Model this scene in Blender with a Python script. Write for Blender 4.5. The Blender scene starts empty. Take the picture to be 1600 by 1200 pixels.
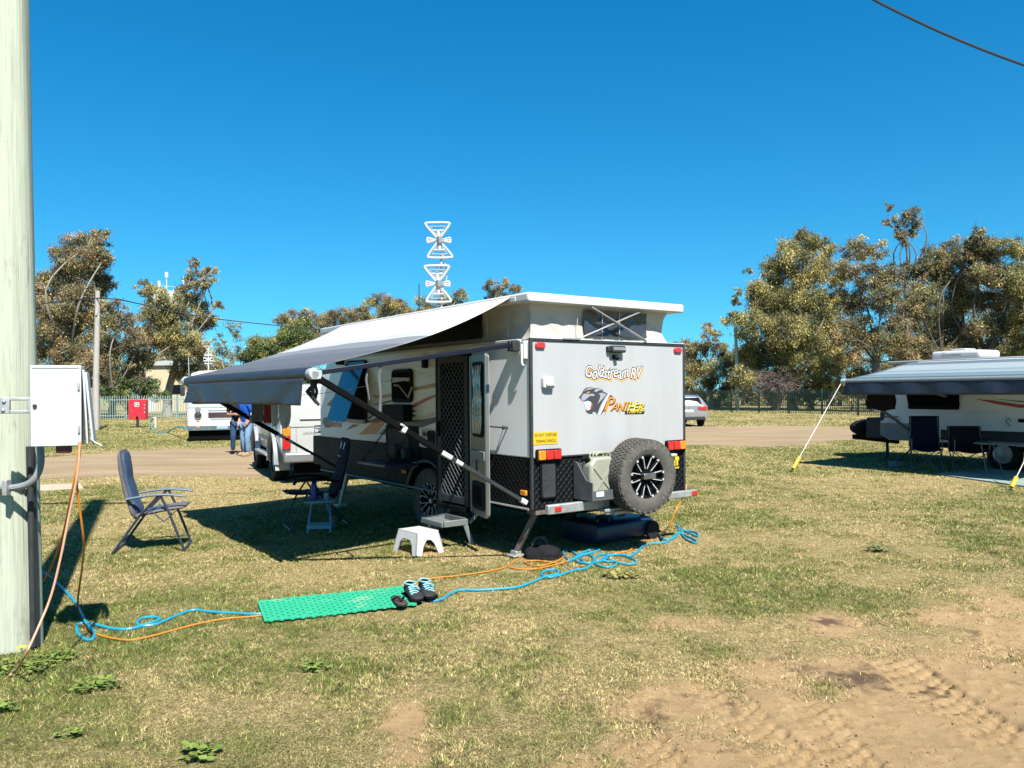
import bpy, bmesh, math, random
import numpy as np
from mathutils import Vector, Matrix, Euler
R = math.radians
random.seed(7)
RNG = np.random.default_rng(11)
C = bpy.context.scene.collection
S = bpy.context.scene

# ------------------------------------------------------------------ camera geometry (eye 1.7 m above the grass)
F, H, TH = 1250.0, 1.70, 0.008
def ray(u, v):
    du, dv = u - 800.0, v - 612.0
    return (du - TH * dv) / F, -(dv + TH * du) / F
def at(u, v, Y):
    k, q = ray(u, v)
    return Vector((k * Y, Y, H + q * Y))
def G(u, v, z=0.0):
    k, q = ray(u, v)
    Y = (z - H) / q
    return Vector((k * Y, Y, z))

cam = bpy.data.cameras.new('camera')
camo = bpy.data.objects.new('camera', cam)
C.objects.link(camo)
camo.location = (0, 0, H)
camo.rotation_mode = 'QUATERNION'
camo.rotation_quaternion = (Matrix.Rotation(R(90), 3, 'X') @ Matrix.Rotation(-TH, 3, 'Z')).to_quaternion()
cam.sensor_width = 36.0
cam.lens = F / 1600 * 36
cam.shift_y = 12 / 1600
cam.clip_start = 0.05
cam.clip_end = 3000
S.camera = camo

# ------------------------------------------------------------------ materials
def nn(nt, t, **kw):
    n = nt.nodes.new(t)
    for k, v in kw.items():
        if k in n.inputs: n.inputs[k].default_value = v
        else: setattr(n, k, v)
    return n
def rgba(c): return (c[0], c[1], c[2], 1.0)
KB = .733
KA = .565      # reflectances are kept low and the exposure up, as for a bright sunny day
def pm(name, col, rough=.5, metal=0., var=.12, scale=6., bump=0., bscale=60., col2=None, thr=.55, spec=.5, coat=0., stretch=(1, 1, 1), detail=5.):
    col = tuple(x * KA for x in col); col2 = None if col2 is None else tuple(x * KA for x in col2)
    m = bpy.data.materials.new(name); m.use_nodes = True
    nt = m.node_tree; b = nt.nodes['Principled BSDF']
    b.inputs['Roughness'].default_value = rough
    b.inputs['Metallic'].default_value = metal
    b.inputs['Specular IOR Level'].default_value = spec
    b.inputs['Coat Weight'].default_value = coat
    tc = nn(nt, 'ShaderNodeTexCoord')
    mp = nn(nt, 'ShaderNodeMapping'); mp.inputs['Scale'].default_value = stretch
    nt.links.new(tc.outputs['Object'], mp.inputs['Vector'])
    n = nn(nt, 'ShaderNodeTexNoise', Scale=scale, Detail=detail, Roughness=.6)
    nt.links.new(mp.outputs['Vector'], n.inputs['Vector'])
    rp = nn(nt, 'ShaderNodeValToRGB')
    a = tuple(max(0, x * (1 - var)) for x in col)
    c = tuple(min(1, x * (1 + var)) for x in col) if col2 is None else col2
    rp.color_ramp.elements[0].position = .3 if col2 is None else thr - .08
    rp.color_ramp.elements[1].position = .7 if col2 is None else thr + .12
    rp.color_ramp.elements[0].color = rgba(a if col2 is None else col)
    rp.color_ramp.elements[1].color = rgba(c)
    nt.links.new(n.outputs['Fac'], rp.inputs['Fac'])
    nt.links.new(rp.outputs['Color'], b.inputs['Base Color'])
    rr = nn(nt, 'ShaderNodeMapRange'); rr.inputs['To Min'].default_value = max(.02, rough - .08); rr.inputs['To Max'].default_value = min(1, rough + .1)
    nt.links.new(n.outputs['Fac'], rr.inputs['Value']); nt.links.new(rr.outputs['Result'], b.inputs['Roughness'])
    if bump:
        n2 = nn(nt, 'ShaderNodeTexNoise', Scale=bscale, Detail=4.)
        nt.links.new(mp.outputs['Vector'], n2.inputs['Vector'])
        bp = nn(nt, 'ShaderNodeBump', Strength=bump, Distance=.02)
        nt.links.new(n2.outputs['Fac'], bp.inputs['Height'])
        nt.links.new(bp.outputs['Normal'], b.inputs['Normal'])
    return m
M = {}
M['gel_white'] = pm('gel_white', (.50, .502, .505), .38, var=.07, scale=1.3, stretch=(2.2, 2.2, .35), coat=.2)  # white gelcoat, base colour darkened for the sunlit rear wall
M['gel_side'] = pm('gel_side', (.98, 1.0, 1.0), .35, var=.03, scale=1.6, coat=.2)  # same white gelcoat, colour lightened to lift the shaded side walls
M['white'] = pm('white_paint', (.66, .66, .65), .4, var=.04, scale=3)
M['white_plastic'] = pm('white_plastic', (.68, .68, .68), .45, var=.03, scale=8)
M['box_white'] = pm('box_white', (.70, .72, .72), .4, var=.03, scale=4, col2=(.54, .60, .64), thr=.60)
M['black'] = pm('black_plastic', (.006, .0065, .008), .6, var=.3, scale=12, spec=.1)
M['matte_black'] = pm('matte_black', (.005, .005, .006), .85, var=.3, scale=12, spec=.06)
M['dark_grey'] = pm('dark_grey', (.045, .05, .055), .5, var=.2, scale=10, spec=.2)
M['trim_grey'] = pm('trim_grey', (.10, .11, .12), .45, var=.15, scale=10)
M['mid_grey'] = pm('mid_grey', (.25, .27, .28), .5, var=.12, scale=10)
M['strap'] = pm('strap_grey', (.13, .135, .14), .8, var=.2)
M['machined'] = pm('machined_alloy', (.72, .73, .74), .4, .2, var=.08, scale=20)
M['light_grey'] = pm('light_grey', (.52, .55, .56), .45, var=.08, scale=8)
M['alu'] = pm('aluminium', (.62, .63, .64), .33, 1., var=.08, scale=9)
M['galv'] = pm('galvanised_steel', (.60, .61, .60), .45, .6, var=.15, scale=14)
M['rust'] = pm('rusty_steel', (.20, .18, .16), .7, .3, var=.1, scale=9, col2=(.16, .07, .03), thr=.55, bump=.2)
M['rubber'] = pm('rubber', (.125, .117, .105), .9, var=.22, scale=14, spec=.2, bump=.15, bscale=120)
M['rubber_dark'] = pm('rubber_dark', (.02, .02, .02), .8, var=.2, scale=14, spec=.2)
M['red_lens'] = pm('red_lens', (.62, .02, .02), .2, var=.1, scale=30, coat=.5)
M['amber_lens'] = pm('amber_lens', (.85, .28, .02), .2, var=.1, scale=30, coat=.5)
M['canvas'] = pm('canvas', (.56, .52, .46), .8, var=.06, scale=5, bump=.15, bscale=9)
M['clear_vinyl'] = pm('tinted_vinyl', (.05, .055, .065), .18, var=.3, scale=7, bump=.5, bscale=8)
M['yellow'] = pm('sign_yellow', (.80, .50, .02), .45, var=.05, scale=10)
M['plate_yellow'] = pm('plate_yellow', (.80, .60, .02), .45, var=.05, scale=10)
M['orange_gfx'] = pm('orange_decal', (.72, .20, .03), .35, var=.05)
M['gold_gfx'] = pm('gold_decal', (.60, .33, .05), .35, var=.1, scale=3)
M['red_gfx'] = pm('red_decal', (.55, .06, .03), .35, var=.05)
M['black_gfx'] = pm('black_decal', (.012, .012, .014), .35, var=.1)
M['cream_gfx'] = pm('cream_decal', (.72, .70, .60), .35, var=.05)
M['grey_gfx'] = pm('grey_decal', (.38, .40, .44), .35, var=.05)
M['dgrey_gfx'] = pm('charcoal_decal', (.06, .06, .07), .35, var=.05)
M['white_gfx'] = pm('white_decal', (.85, .85, .85), .35, var=.02)
M['shadow_orange'] = pm('apricot_decal', (.85, .42, .10), .35, var=.03)
M['yellow_gfx'] = pm('yellow_decal', (.80, .62, .03), .35, var=.05)
M['orange2_gfx'] = pm('bright_orange_decal', (.85, .30, .03), .35, var=.05)
M['flap_blue'] = pm('tinted_blue_acrylic', (.035, .15, .36), .12, var=.06, scale=1.2, coat=.3)  # tint and reflected sky both put into the blue base colour
M['glass_dark'] = pm('dark_glass', (.006, .007, .009), .12, var=.2, scale=3, spec=.16)
M['glass_pale'] = pm('dusty_glass', (.36, .44, .47), .12, var=.1, scale=30, spec=.6)  # pale reflection on the rear window put into the base colour
M['glass_grey'] = pm('grey_glass', (.22, .25, .27), .15, var=.25, scale=3, spec=.6)
M['car_white'] = pm('car_white', (.58, .58, .56), .3, var=.03, scale=2, coat=.4)
M['car_silver'] = pm('car_silver', (.50, .51, .53), .3, .5, var=.04, scale=4, coat=.4)
M['car_grey'] = pm('dusty_grey_cladding', (.34, .36, .38), .5, var=.12, scale=6)
M['hose_blue'] = pm('hose_blue', (.02, .34, .50), .35, var=.08, scale=12)
M['cord_orange'] = pm('cord_orange', (.72, .25, .02), .45, var=.08, scale=15)
M['cord_pale'] = pm('cord_faded', (.68, .36, .22), .45, var=.08, scale=15)
M['navy'] = pm('navy_fabric', (.006, .007, .030), .85, var=.25, scale=14, bump=.3, bscale=40, spec=.2)
M['black_cloth'] = pm('black_cloth', (.012, .011, .013), .9, var=.3, scale=14, bump=.3, bscale=40, spec=.2)
M['chair_blue'] = pm('chair_blue_mesh', (.035, .085, .17), .75, var=.25, scale=22, bump=.3, bscale=70)
M['chair_grey'] = pm('chair_grey_fabric', (.13, .12, .14), .85, var=.2, scale=22, bump=.3, bscale=70)
M['antenna'] = pm('antenna_white', (.58, .58, .57), .5, var=.12, scale=25)
M['chair_frame'] = pm('chair_frame', (.045, .055, .08), .4, .3, var=.1)
M['chair_trim'] = pm('armrest_slate', (.15, .20, .27), .45, var=.12, scale=15)
M['tank_blue'] = pm('tank_navy_plastic', (.012, .028, .075), .4, var=.2, scale=9)
M['jerry'] = pm('jerry_pale_green', (.36, .37, .29), .5, var=.08, scale=9, bump=.1)
M['skin'] = pm('skin', (.50, .27, .18), .55, var=.08)
M['hair'] = pm('brown_hair', (.10, .045, .02), .6, var=.3, scale=40)
M['hair2'] = pm('fair_hair', (.30, .15, .07), .6, var=.3, scale=40)
M['denim'] = pm('denim', (.03, .075, .16), .9, var=.3, scale=12, spec=.2)
M['denim_pale'] = pm('denim_pale', (.19, .31, .47), .9, var=.25, scale=12, spec=.2)
M['shirt_blue'] = pm('shirt_blue', (.01, .10, .48), .85, var=.1, spec=.2)
M['shirt_black'] = pm('shirt_black', (.02, .015, .015), .85, var=.2, spec=.2)
M['boot'] = pm('tan_boot', (.36, .24, .13), .8, var=.15)
M['red_box'] = pm('fire_red', (.62, .03, .05), .4, var=.06, scale=4)
M['red_cloth'] = pm('red_cloth', (.36, .02, .02), .9, var=.12, bump=.3, bscale=8)
M['pale_cloth'] = pm('pale_cloth', (.62, .66, .68), .9, var=.06, bump=.2, bscale=9)
M['grey_cloth'] = pm('grey_cloth', (.16, .15, .17), .9, var=.2, scale=5, stretch=(9, 9, .6), bump=.4, bscale=6)
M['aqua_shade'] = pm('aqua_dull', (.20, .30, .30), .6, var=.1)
M['aqua'] = pm('aqua_paint', (.30, .48, .55), .5, var=.08)
M['bottle_blue'] = pm('bottle_blue', (.02, .04, .38), .35, var=.08)
M['cream_wall'] = pm('cream_wall', (.66, .55, .36), .8, var=.06)
M['tower_white'] = pm('tank_white', (.78, .79, .80), .6, var=.04)
M['peg_yellow'] = pm('peg_yellow', (.80, .58, .01), .5, var=.05)
M['fence_pale'] = pm('pale_green_steel', (.27, .39, .35), .5, var=.1)  # same fence steel, with the light on its bars put into the colour
M['fence_green'] = pm('green_steel', (.030, .085, .062), .5, var=.12)  # same fence steel, coloured darker as where its bars go unlit
M['wire'] = pm('wire_black', (.02, .025, .03), .6, var=.15)
M['rope'] = pm('rope_white', (.78, .76, .74), .7, var=.05)
M['concrete'] = pm('concrete', (.50, .43, .32), .9, var=.15, scale=5, bump=.4, bscale=20)
M['green_line'] = pm('green_stripe', (.22, .52, .38), .4, var=.05)
M['chrome'] = pm('chrome', (.42, .43, .44), .38, .6, var=.08, scale=20)
M['brown_inside'] = pm('brown_recess', (.055, .03, .02), .7, var=.2)
M['sandal'] = pm('sandal_brown', (.055, .035, .03), .7, var=.3, scale=30)
M['silver_foil'] = pm('foil_blind', (.42, .42, .42), .22, .9, var=.3, scale=5, bump=1., bscale=9)
M['mirror_panel'] = pm('worn_inner_door', (.17, .18, .165), .3, .2, var=.12, scale=3)

def nodes_of(m): return m.node_tree, m.node_tree.nodes['Principled BSDF']

# checker-plate aluminium painted black: small raised diamonds
def checker_plate():
    m = pm('black_checker_plate', (.010, .0105, .0125), .5, .0, var=.25, scale=5, spec=.10)
    nt, b = nodes_of(m)
    tc = nn(nt, 'ShaderNodeTexCoord'); sx = nn(nt, 'ShaderNodeSeparateXYZ'); nt.links.new(tc.outputs['Object'], sx.inputs[0])
    def mth(op, a, bb=None):
        n = nn(nt, 'ShaderNodeMath', operation=op)
        for i, x in enumerate((a, bb)):
            if x is None: continue
            if isinstance(x, (int, float)): n.inputs[i].default_value = x
            else: nt.links.new(x, n.inputs[i])
        return n.outputs[0]
    h = mth('ADD', sx.outputs[0], sx.outputs[1])
    p = mth('MULTIPLY', mth('ADD', h, sx.outputs[2]), 44.)
    q = mth('MULTIPLY', mth('SUBTRACT', h, sx.outputs[2]), 44.)
    s = mth('MULTIPLY', mth('SINE', p), mth('SINE', q))
    s = mth('POWER', mth('ABSOLUTE', s), .7)
    bp = nn(nt, 'ShaderNodeBump', Strength=.9, Distance=.012)
    nt.links.new(s, bp.inputs['Height']); nt.links.new(bp.outputs['Normal'], b.inputs['Normal'])
    return m
M['checker'] = checker_plate()

# vinyl awning: woven stripes run along the roller, pale near the roof and charcoal at the outer edge
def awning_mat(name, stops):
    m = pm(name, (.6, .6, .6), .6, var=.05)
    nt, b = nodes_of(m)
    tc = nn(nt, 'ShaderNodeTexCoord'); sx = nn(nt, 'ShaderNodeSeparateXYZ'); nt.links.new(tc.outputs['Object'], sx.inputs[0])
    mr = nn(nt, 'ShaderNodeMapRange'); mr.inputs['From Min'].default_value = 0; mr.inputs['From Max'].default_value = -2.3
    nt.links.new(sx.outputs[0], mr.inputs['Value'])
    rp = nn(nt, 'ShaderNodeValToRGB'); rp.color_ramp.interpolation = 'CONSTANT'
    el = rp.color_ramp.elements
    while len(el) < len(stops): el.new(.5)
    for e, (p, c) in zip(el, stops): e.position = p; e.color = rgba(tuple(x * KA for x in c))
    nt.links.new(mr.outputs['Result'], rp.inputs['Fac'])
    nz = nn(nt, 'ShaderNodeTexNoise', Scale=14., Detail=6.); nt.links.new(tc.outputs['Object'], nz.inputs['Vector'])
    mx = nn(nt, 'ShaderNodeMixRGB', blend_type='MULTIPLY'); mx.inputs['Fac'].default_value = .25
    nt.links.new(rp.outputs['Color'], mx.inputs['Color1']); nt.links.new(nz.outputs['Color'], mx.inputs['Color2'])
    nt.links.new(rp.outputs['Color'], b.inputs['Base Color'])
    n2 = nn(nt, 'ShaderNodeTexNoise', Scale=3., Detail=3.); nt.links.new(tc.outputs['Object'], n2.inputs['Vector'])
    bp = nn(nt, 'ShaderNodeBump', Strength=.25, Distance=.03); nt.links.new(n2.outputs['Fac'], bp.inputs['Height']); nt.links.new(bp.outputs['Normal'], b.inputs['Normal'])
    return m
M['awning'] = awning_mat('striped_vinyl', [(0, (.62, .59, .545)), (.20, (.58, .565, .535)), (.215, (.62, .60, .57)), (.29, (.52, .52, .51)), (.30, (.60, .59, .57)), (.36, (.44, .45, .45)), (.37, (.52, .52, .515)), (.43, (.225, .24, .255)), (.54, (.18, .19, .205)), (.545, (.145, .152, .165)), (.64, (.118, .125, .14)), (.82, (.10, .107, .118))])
M['awning2'] = awning_mat('blue_white_striped_vinyl', [(0, (.12, .17, .20)), (.16, (.33, .39, .41)), (.44, (.20, .28, .31)), (.52, (.29, .35, .37)), (.66, (.12, .20, .235)), (.72, (.16, .24, .275)), (.86, (.06, .125, .165))])
M['valance'] = pm('charcoal_vinyl', (.030, .037, .056), .5, var=.2, scale=4, stretch=(2, .5, 3), bump=.3, bscale=7)
M['valance_navy'] = pm('navy_vinyl', (.022, .035, .065), .5, var=.2, scale=4, bump=.3, bscale=4)

# treated pine pole, pale green with weathered grain
def pole_mat(name, c1, c2, grain=.35):
    c1 = tuple(x * KA for x in c1); c2 = tuple(x * KA for x in c2)
    m = bpy.data.materials.new(name); m.use_nodes = True
    nt, b = nodes_of(m); b.inputs['Roughness'].default_value = .8
    tc = nn(nt, 'ShaderNodeTexCoord'); mp = nn(nt, 'ShaderNodeMapping'); mp.inputs['Scale'].default_value = (26, 26, .9)
    nt.links.new(tc.outputs['Object'], mp.inputs['Vector'])
    n = nn(nt, 'ShaderNodeTexNoise', Scale=2.2, Detail=8., Roughness=.7); nt.links.new(mp.outputs['Vector'], n.inputs['Vector'])
    rp = nn(nt, 'ShaderNodeValToRGB'); rp.color_ramp.elements[0].position = .28; rp.color_ramp.elements[1].position = .55
    rp.color_ramp.elements[0].color = rgba(tuple(x * (1 - grain) for x in c1)); rp.color_ramp.elements[1].color = rgba(c1)
    nt.links.new(n.outputs['Fac'], rp.inputs['Fac'])
    mp2 = nn(nt, 'ShaderNodeMapping'); mp2.inputs['Scale'].default_value = (9, 9, 2.2); nt.links.new(tc.outputs['Object'], mp2.inputs['Vector'])
    n2 = nn(nt, 'ShaderNodeTexNoise', Scale=1., Detail=5., Roughness=.65); nt.links.new(mp2.outputs['Vector'], n2.inputs['Vector'])
    r2 = nn(nt, 'ShaderNodeValToRGB'); r2.color_ramp.elements[0].position = .60; r2.color_ramp.elements[1].position = .70
    nt.links.new(n2.outputs['Fac'], r2.inputs['Fac'])
    mx = nn(nt, 'ShaderNodeMixRGB'); nt.links.new(r2.outputs['Color'], mx.inputs['Fac']); nt.links.new(rp.outputs['Color'], mx.inputs['Color1']); mx.inputs['Color2'].default_value = rgba(c2)
    # drying cracks: thin dark lines along the grain
    mp3 = nn(nt, 'ShaderNodeMapping'); mp3.inputs['Scale'].default_value = (70, 70, .55); nt.links.new(tc.outputs['Object'], mp3.inputs['Vector'])
    n3 = nn(nt, 'ShaderNodeTexNoise', Scale=1., Detail=6., Roughness=.55); nt.links.new(mp3.outputs['Vector'], n3.inputs['Vector'])
    r3 = nn(nt, 'ShaderNodeValToRGB'); r3.color_ramp.elements[0].position = .30; r3.color_ramp.elements[1].position = .37; r3.color_ramp.elements[0].color = (.35, .36, .32, 1); r3.color_ramp.elements[1].color = (1, 1, 1, 1); nt.links.new(n3.outputs['Fac'], r3.inputs['Fac'])
    mx3 = nn(nt, 'ShaderNodeMixRGB', blend_type='MULTIPLY'); mx3.inputs['Fac'].default_value = .8; nt.links.new(mx.outputs['Color'], mx3.inputs['Color1']); nt.links.new(r3.outputs['Color'], mx3.inputs['Color2'])
    nt.links.new(mx3.outputs['Color'], b.inputs['Base Color'])
    bp = nn(nt, 'ShaderNodeBump', Strength=.5, Distance=.01); nt.links.new(n3.outputs['Fac'], bp.inputs['Height']); nt.links.new(bp.outputs['Normal'], b.inputs['Normal'])
    return m
M['pole'] = pole_mat('treated_pine', (.54, .585, .45), (.34, .33, .27), .30)
M['pole_old'] = pole_mat('weathered_timber', (.54, .49, .45), (.28, .24, .20), .5)
M['bark'] = pole_mat('gum_bark', (.17, .14, .12), (.05, .04, .033), .5)
M['bark_white'] = pole_mat('pale_gum_bark', (.40, .36, .31), (.14, .11, .09), .45)
M['twig'] = pm('bare_twig', (.20, .155, .135), .9, var=.2)

def attr_mat(name, attr, trans=.0, rough=.7, spec=.2):
    m = bpy.data.materials.new(name); m.use_nodes = True
    nt, b = nodes_of(m); b.inputs['Roughness'].default_value = rough; b.inputs['Specular IOR Level'].default_value = spec
    a = nn(nt, 'ShaderNodeAttribute', attribute_name=attr); nt.links.new(a.outputs['Color'], b.inputs['Base Color'])
    if trans:
        t = nn(nt, 'ShaderNodeBsdfTranslucent'); nt.links.new(a.outputs['Color'], t.inputs['Color'])
        mx = nn(nt, 'ShaderNodeMixShader'); mx.inputs[0].default_value = trans
        nt.links.new(b.outputs[0], mx.inputs[1]); nt.links.new(t.outputs[0], mx.inputs[2])
        nt.links.new(mx.outputs[0], nt.nodes['Material Output'].inputs['Surface'])
    return m
M['leaf'] = attr_mat('leaf', 'Col', .28, .55, .3)
M['blade'] = attr_mat('grass_blade', 'Col', .25, .7, .2)

# ------------------------------------------------------------------ mesh builder
class MB:
    def __init__(s): s.v = []; s.f = []; s.m = []; s.cut = []
    def add(s, vs, fs, mi=0):
        o = len(s.v); s.v += [tuple(p) for p in vs]; s.cut.append((o, len(s.f)))
        for f in fs: s.f.append(tuple(i + o for i in f)); s.m.append(mi)
        return s
    def box(s, c, d, rot=None, mi=0, taper=1.0):
        hx, hy, hz = d[0] / 2, d[1] / 2, d[2] / 2
        vs = [Vector((x * (taper if z > 0 else 1), y * (taper if z > 0 else 1), z)) for z in (-hz, hz) for x, y in ((-hx, -hy), (hx, -hy), (hx, hy), (-hx, hy))]
        if rot is not None:
            m = rot if isinstance(rot, Matrix) else Euler(rot).to_matrix()
            vs = [m @ p for p in vs]
        c = Vector(c)
        return s.add([p + c for p in vs], [(3, 2, 1, 0), (4, 5, 6, 7), (0, 1, 5, 4), (1, 2, 6, 5), (2, 3, 7, 6), (3, 0, 4, 7)], mi)
    def bar(s, a, b, w, h=None, mi=0, up=(0, 0, 1)):
        a, b = Vector(a), Vector(b); d = b - a; h = h or w
        y = d.normalized(); x = y.cross(Vector(up))
        if x.length < 1e-4: x = y.cross(Vector((1, 0, 0)))
        x.normalize(); z = x.cross(y)
        m = Matrix((x, y, z)).transposed()
        return s.box((a + b) / 2, (w, d.length, h), m, mi)
    def tube(s, pts, r, n=8, mi=0, closed=False, cap=True):
        pts = [Vector(p) for p in pts]; N = len(pts)
        rs = r if isinstance(r, (list, tuple)) else [r] * N
        tang = []
        for i in range(N):
            if closed: t = pts[(i + 1) % N] - pts[i - 1]
            else: t = pts[min(i + 1, N - 1)] - pts[max(i - 1, 0)]
            tang.append(t.normalized() if t.length > 1e-9 else Vector((0, 0, 1)))
        x = tang[0].cross(Vector((0, 0, 1)))
        if x.length < 1e-3: x = tang[0].cross(Vector((1, 0, 0)))
        x.normalize(); vs = []
        for i in range(N):
            t = tang[i]; x = x - t * x.dot(t)
            if x.length < 1e-6: x = t.orthogonal()
            x.normalize(); y = t.cross(x)
            for k in range(n):
                a = 2 * math.pi * k / n
                vs.append(pts[i] + (x * math.cos(a) + y * math.sin(a)) * rs[i])
        fs = []
        for i in range(N if closed else N - 1):
            j = (i + 1) % N
            for k in range(n): fs.append((i * n + k, i * n + (k + 1) % n, j * n + (k + 1) % n, j * n + k))
        if cap and not closed:
            fs.append(tuple(range(n - 1, -1, -1))); fs.append(tuple((N - 1) * n + k for k in range(n)))
        return s.add(vs, fs, mi)
    def prism(s, poly, o, ux, uy, d, mi=0):
        o, ux, uy = Vector(o), Vector(ux), Vector(uy); n = ux.cross(uy).normalized() * d
        a = [o + ux * p[0] + uy * p[1] for p in poly]; b = [p + n for p in a]; N = len(poly)
        fs = [tuple(range(N - 1, -1, -1)), tuple(range(N, 2 * N))] + [(i, (i + 1) % N, N + (i + 1) % N, N + i) for i in range(N)]
        return s.add(a + b, fs, mi)
    def lathe(s, prof, n, mat=None, mi=0, a0=0., a1=2 * math.pi):
        full = abs(a1 - a0 - 2 * math.pi) < 1e-6
        cnt = n if full else n + 1; P = len(prof); vs = []
        for i in range(cnt):
            a = a0 + (a1 - a0) * i / n
            for r, z in prof:
                p = Vector((r * math.cos(a), r * math.sin(a), z)); vs.append(mat @ p if mat else p)
        fs = []
        for i in range(n):
            j = (i + 1) % cnt
            for k in range(P - 1): fs.append((i * P + k, j * P + k, j * P + k + 1, i * P + k + 1))
        return s.add(vs, fs, mi)
    def ball(s, c, r, nu=14, nv=9, mat=None, mi=0):
        r = r if isinstance(r, (tuple, list)) else (r, r, r); c = Vector(c); vs = []; fs = []
        for j in range(1, nv):
            b = math.pi * j / nv
            for i in range(nu):
                a = 2 * math.pi * i / nu
                p = Vector((r[0] * math.sin(b) * math.cos(a), r[1] * math.sin(b) * math.sin(a), r[2] * math.cos(b)))
                vs.append(c + (mat @ p if mat else p))
        top = Vector((0, 0, r[2])); T = len(vs)
        vs += [c + (mat @ top if mat else top), c - (mat @ top if mat else top)]
        for j in range(nv - 2):
            for i in range(nu): fs.append((j * nu + i, (j + 1) * nu + i, (j + 1) * nu + (i + 1) % nu, j * nu + (i + 1) % nu))
        for i in range(nu):
            fs.append((T, i, (i + 1) % nu)); fs.append((T + 1, (nv - 2) * nu + (i + 1) % nu, (nv - 2) * nu + i))
        return s.add(vs, fs, mi)
    def grid(s, rows, mi=0, closed=False):
        nr, nc = len(rows), len(rows[0]); vs = [p for r in rows for p in r]; fs = []
        for i in range(nr - 1):
            for j in range(nc if closed else nc - 1):
                k = (j + 1) % nc
                fs.append((i * nc + j, i * nc + k, (i + 1) * nc + k, (i + 1) * nc + j))
        return s.add(vs, fs, mi)
    def text(s, body, size, fn, mi=0, shear=0., offset=0., align='LEFT', thick=0., space=1.):
        """flat lettering; fn maps (x, y, layer) -> point"""
        cu = bpy.data.curves.new('t', 'FONT'); cu.body = body; cu.size = size; cu.shear = shear; cu.offset = offset; cu.align_x = align; cu.space_character = space
        cu.resolution_u = 3
        ob = bpy.data.objects.new('t', cu); C.objects.link(ob)
        dg = bpy.context.evaluated_depsgraph_get(); me = bpy.data.meshes.new_from_object(ob.evaluated_get(dg))
        s.add([fn(v.co.x, v.co.y) for v in me.vertices], [tuple(p.vertices) for p in me.polygons], mi)
        bpy.data.objects.remove(ob); bpy.data.curves.remove(cu); bpy.data.meshes.remove(me)
        return s
    def each(s, name, mats, parent=None, **kw):      # every shape added so far becomes an object of its own
        cs = s.cut + [(len(s.v), len(s.f))]; out = []
        for (v0, f0), (v1, f1) in zip(cs, cs[1:]):
            q = MB(); q.v = s.v[v0:v1]; q.f = [tuple(i - v0 for i in f) for f in s.f[f0:f1]]; q.m = s.m[f0:f1]
            out.append(q.build(name, mats, parent, **kw))
        return out
    def build(s, name, mats, parent=None, smooth=35., bevel=0., bseg=2, fix=True, subsurf=0, loc=None):
        me = bpy.data.meshes.new(name); me.from_pydata(s.v, [], s.f)
        mats = mats if isinstance(mats, (list, tuple)) else [mats]
        for m in mats: me.materials.append(M[m] if isinstance(m, str) else m)
        if len(mats) > 1: me.polygons.foreach_set('material_index', s.m)
        if fix:
            bm = bmesh.new(); bm.from_mesh(me); bmesh.ops.recalc_face_normals(bm, faces=bm.faces); bm.to_mesh(me); bm.free()
        if smooth:
            me.polygons.foreach_set('use_smooth', [True] * len(me.polygons))
            me.set_sharp_from_angle(angle=R(smooth))
        me.update()
        o = bpy.data.objects.new(name, me); C.objects.link(o)
        if parent is not None: o.parent = parent
        if loc is not None: o.location = loc
        if bevel:
            b = o.modifiers.new('bevel', 'BEVEL'); b.width = bevel; b.segments = bseg; b.limit_method = 'ANGLE'; b.angle_limit = R(40); b.harden_normals = False
        if subsurf:
            q = o.modifiers.new('sub', 'SUBSURF'); q.levels = subsurf; q.render_levels = subsurf
        return o
def tag(o, label=None, cat=None, group=None, kind=None):
    if label: o['label'] = label
    if cat: o['category'] = cat
    if group: o['group'] = group
    if kind: o['kind'] = kind
    return o
def thing(name, label, cat, loc=(0, 0, 0), rz=0., group=None):
    o = bpy.data.objects.new(name, None); C.objects.link(o); o.empty_display_size = .2
    o.location = loc; o.rotation_euler = (0, 0, rz)
    return tag(o, label, cat, group)
def part_label(o, s): o['label'] = s; return o
def rrect(w, h, r, n=5, c=(0, 0)):
    pts = []
    for cx, cy, a0 in ((w / 2 - r, h / 2 - r, 0), (-w / 2 + r, h / 2 - r, 90), (-w / 2 + r, -h / 2 + r, 180), (w / 2 - r, -h / 2 + r, 270)):
        for i in range(n + 1):
            a = R(a0 + 90 * i / n); pts.append((c[0] + cx + r * math.cos(a), c[1] + cy + r * math.sin(a)))
    return pts
def smooth_path(pts, k=6, closed=False):
    """Catmull-Rom through the points"""
    P = [Vector(p) for p in pts]; N = len(P); out = []
    for i in range(N if closed else N - 1):
        p0 = P[i - 1] if (i > 0 or closed) else P[0]; p1 = P[i]; p2 = P[(i + 1) % N]; p3 = P[(i + 2) % N] if (closed or i + 2 < N) else P[-1]
        for j in range(k):
            t = j / k
            out.append(.5 * ((2 * p1) + (p2 - p0) * t + (2 * p0 - 5 * p1 + 4 * p2 - p3) * t * t + (3 * p1 - p0 - 3 * p2 + p3) * t ** 3))
    if not closed: out.append(P[-1])
    return out
def vnoise(x, y, seed=0):
    xi, yi = np.floor(x).astype(np.int64), np.floor(y).astype(np.int64); xf, yf = x - xi, y - yi
    def h(a, b):
        n = (a * 374761393 + b * 668265263 + seed * 982451653) & 0x7fffffff
        n = ((n ^ (n >> 13)) * 1274126177) & 0x7fffffff
        n = n ^ (n >> 16)
        return (n & 0xffff) / 65535.0
    u, v = xf * xf * (3 - 2 * xf), yf * yf * (3 - 2 * yf)
    return (h(xi, yi) * (1 - u) + h(xi + 1, yi) * u) * (1 - v) + (h(xi, yi + 1) * (1 - u) + h(xi + 1, yi + 1) * u) * v
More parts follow.
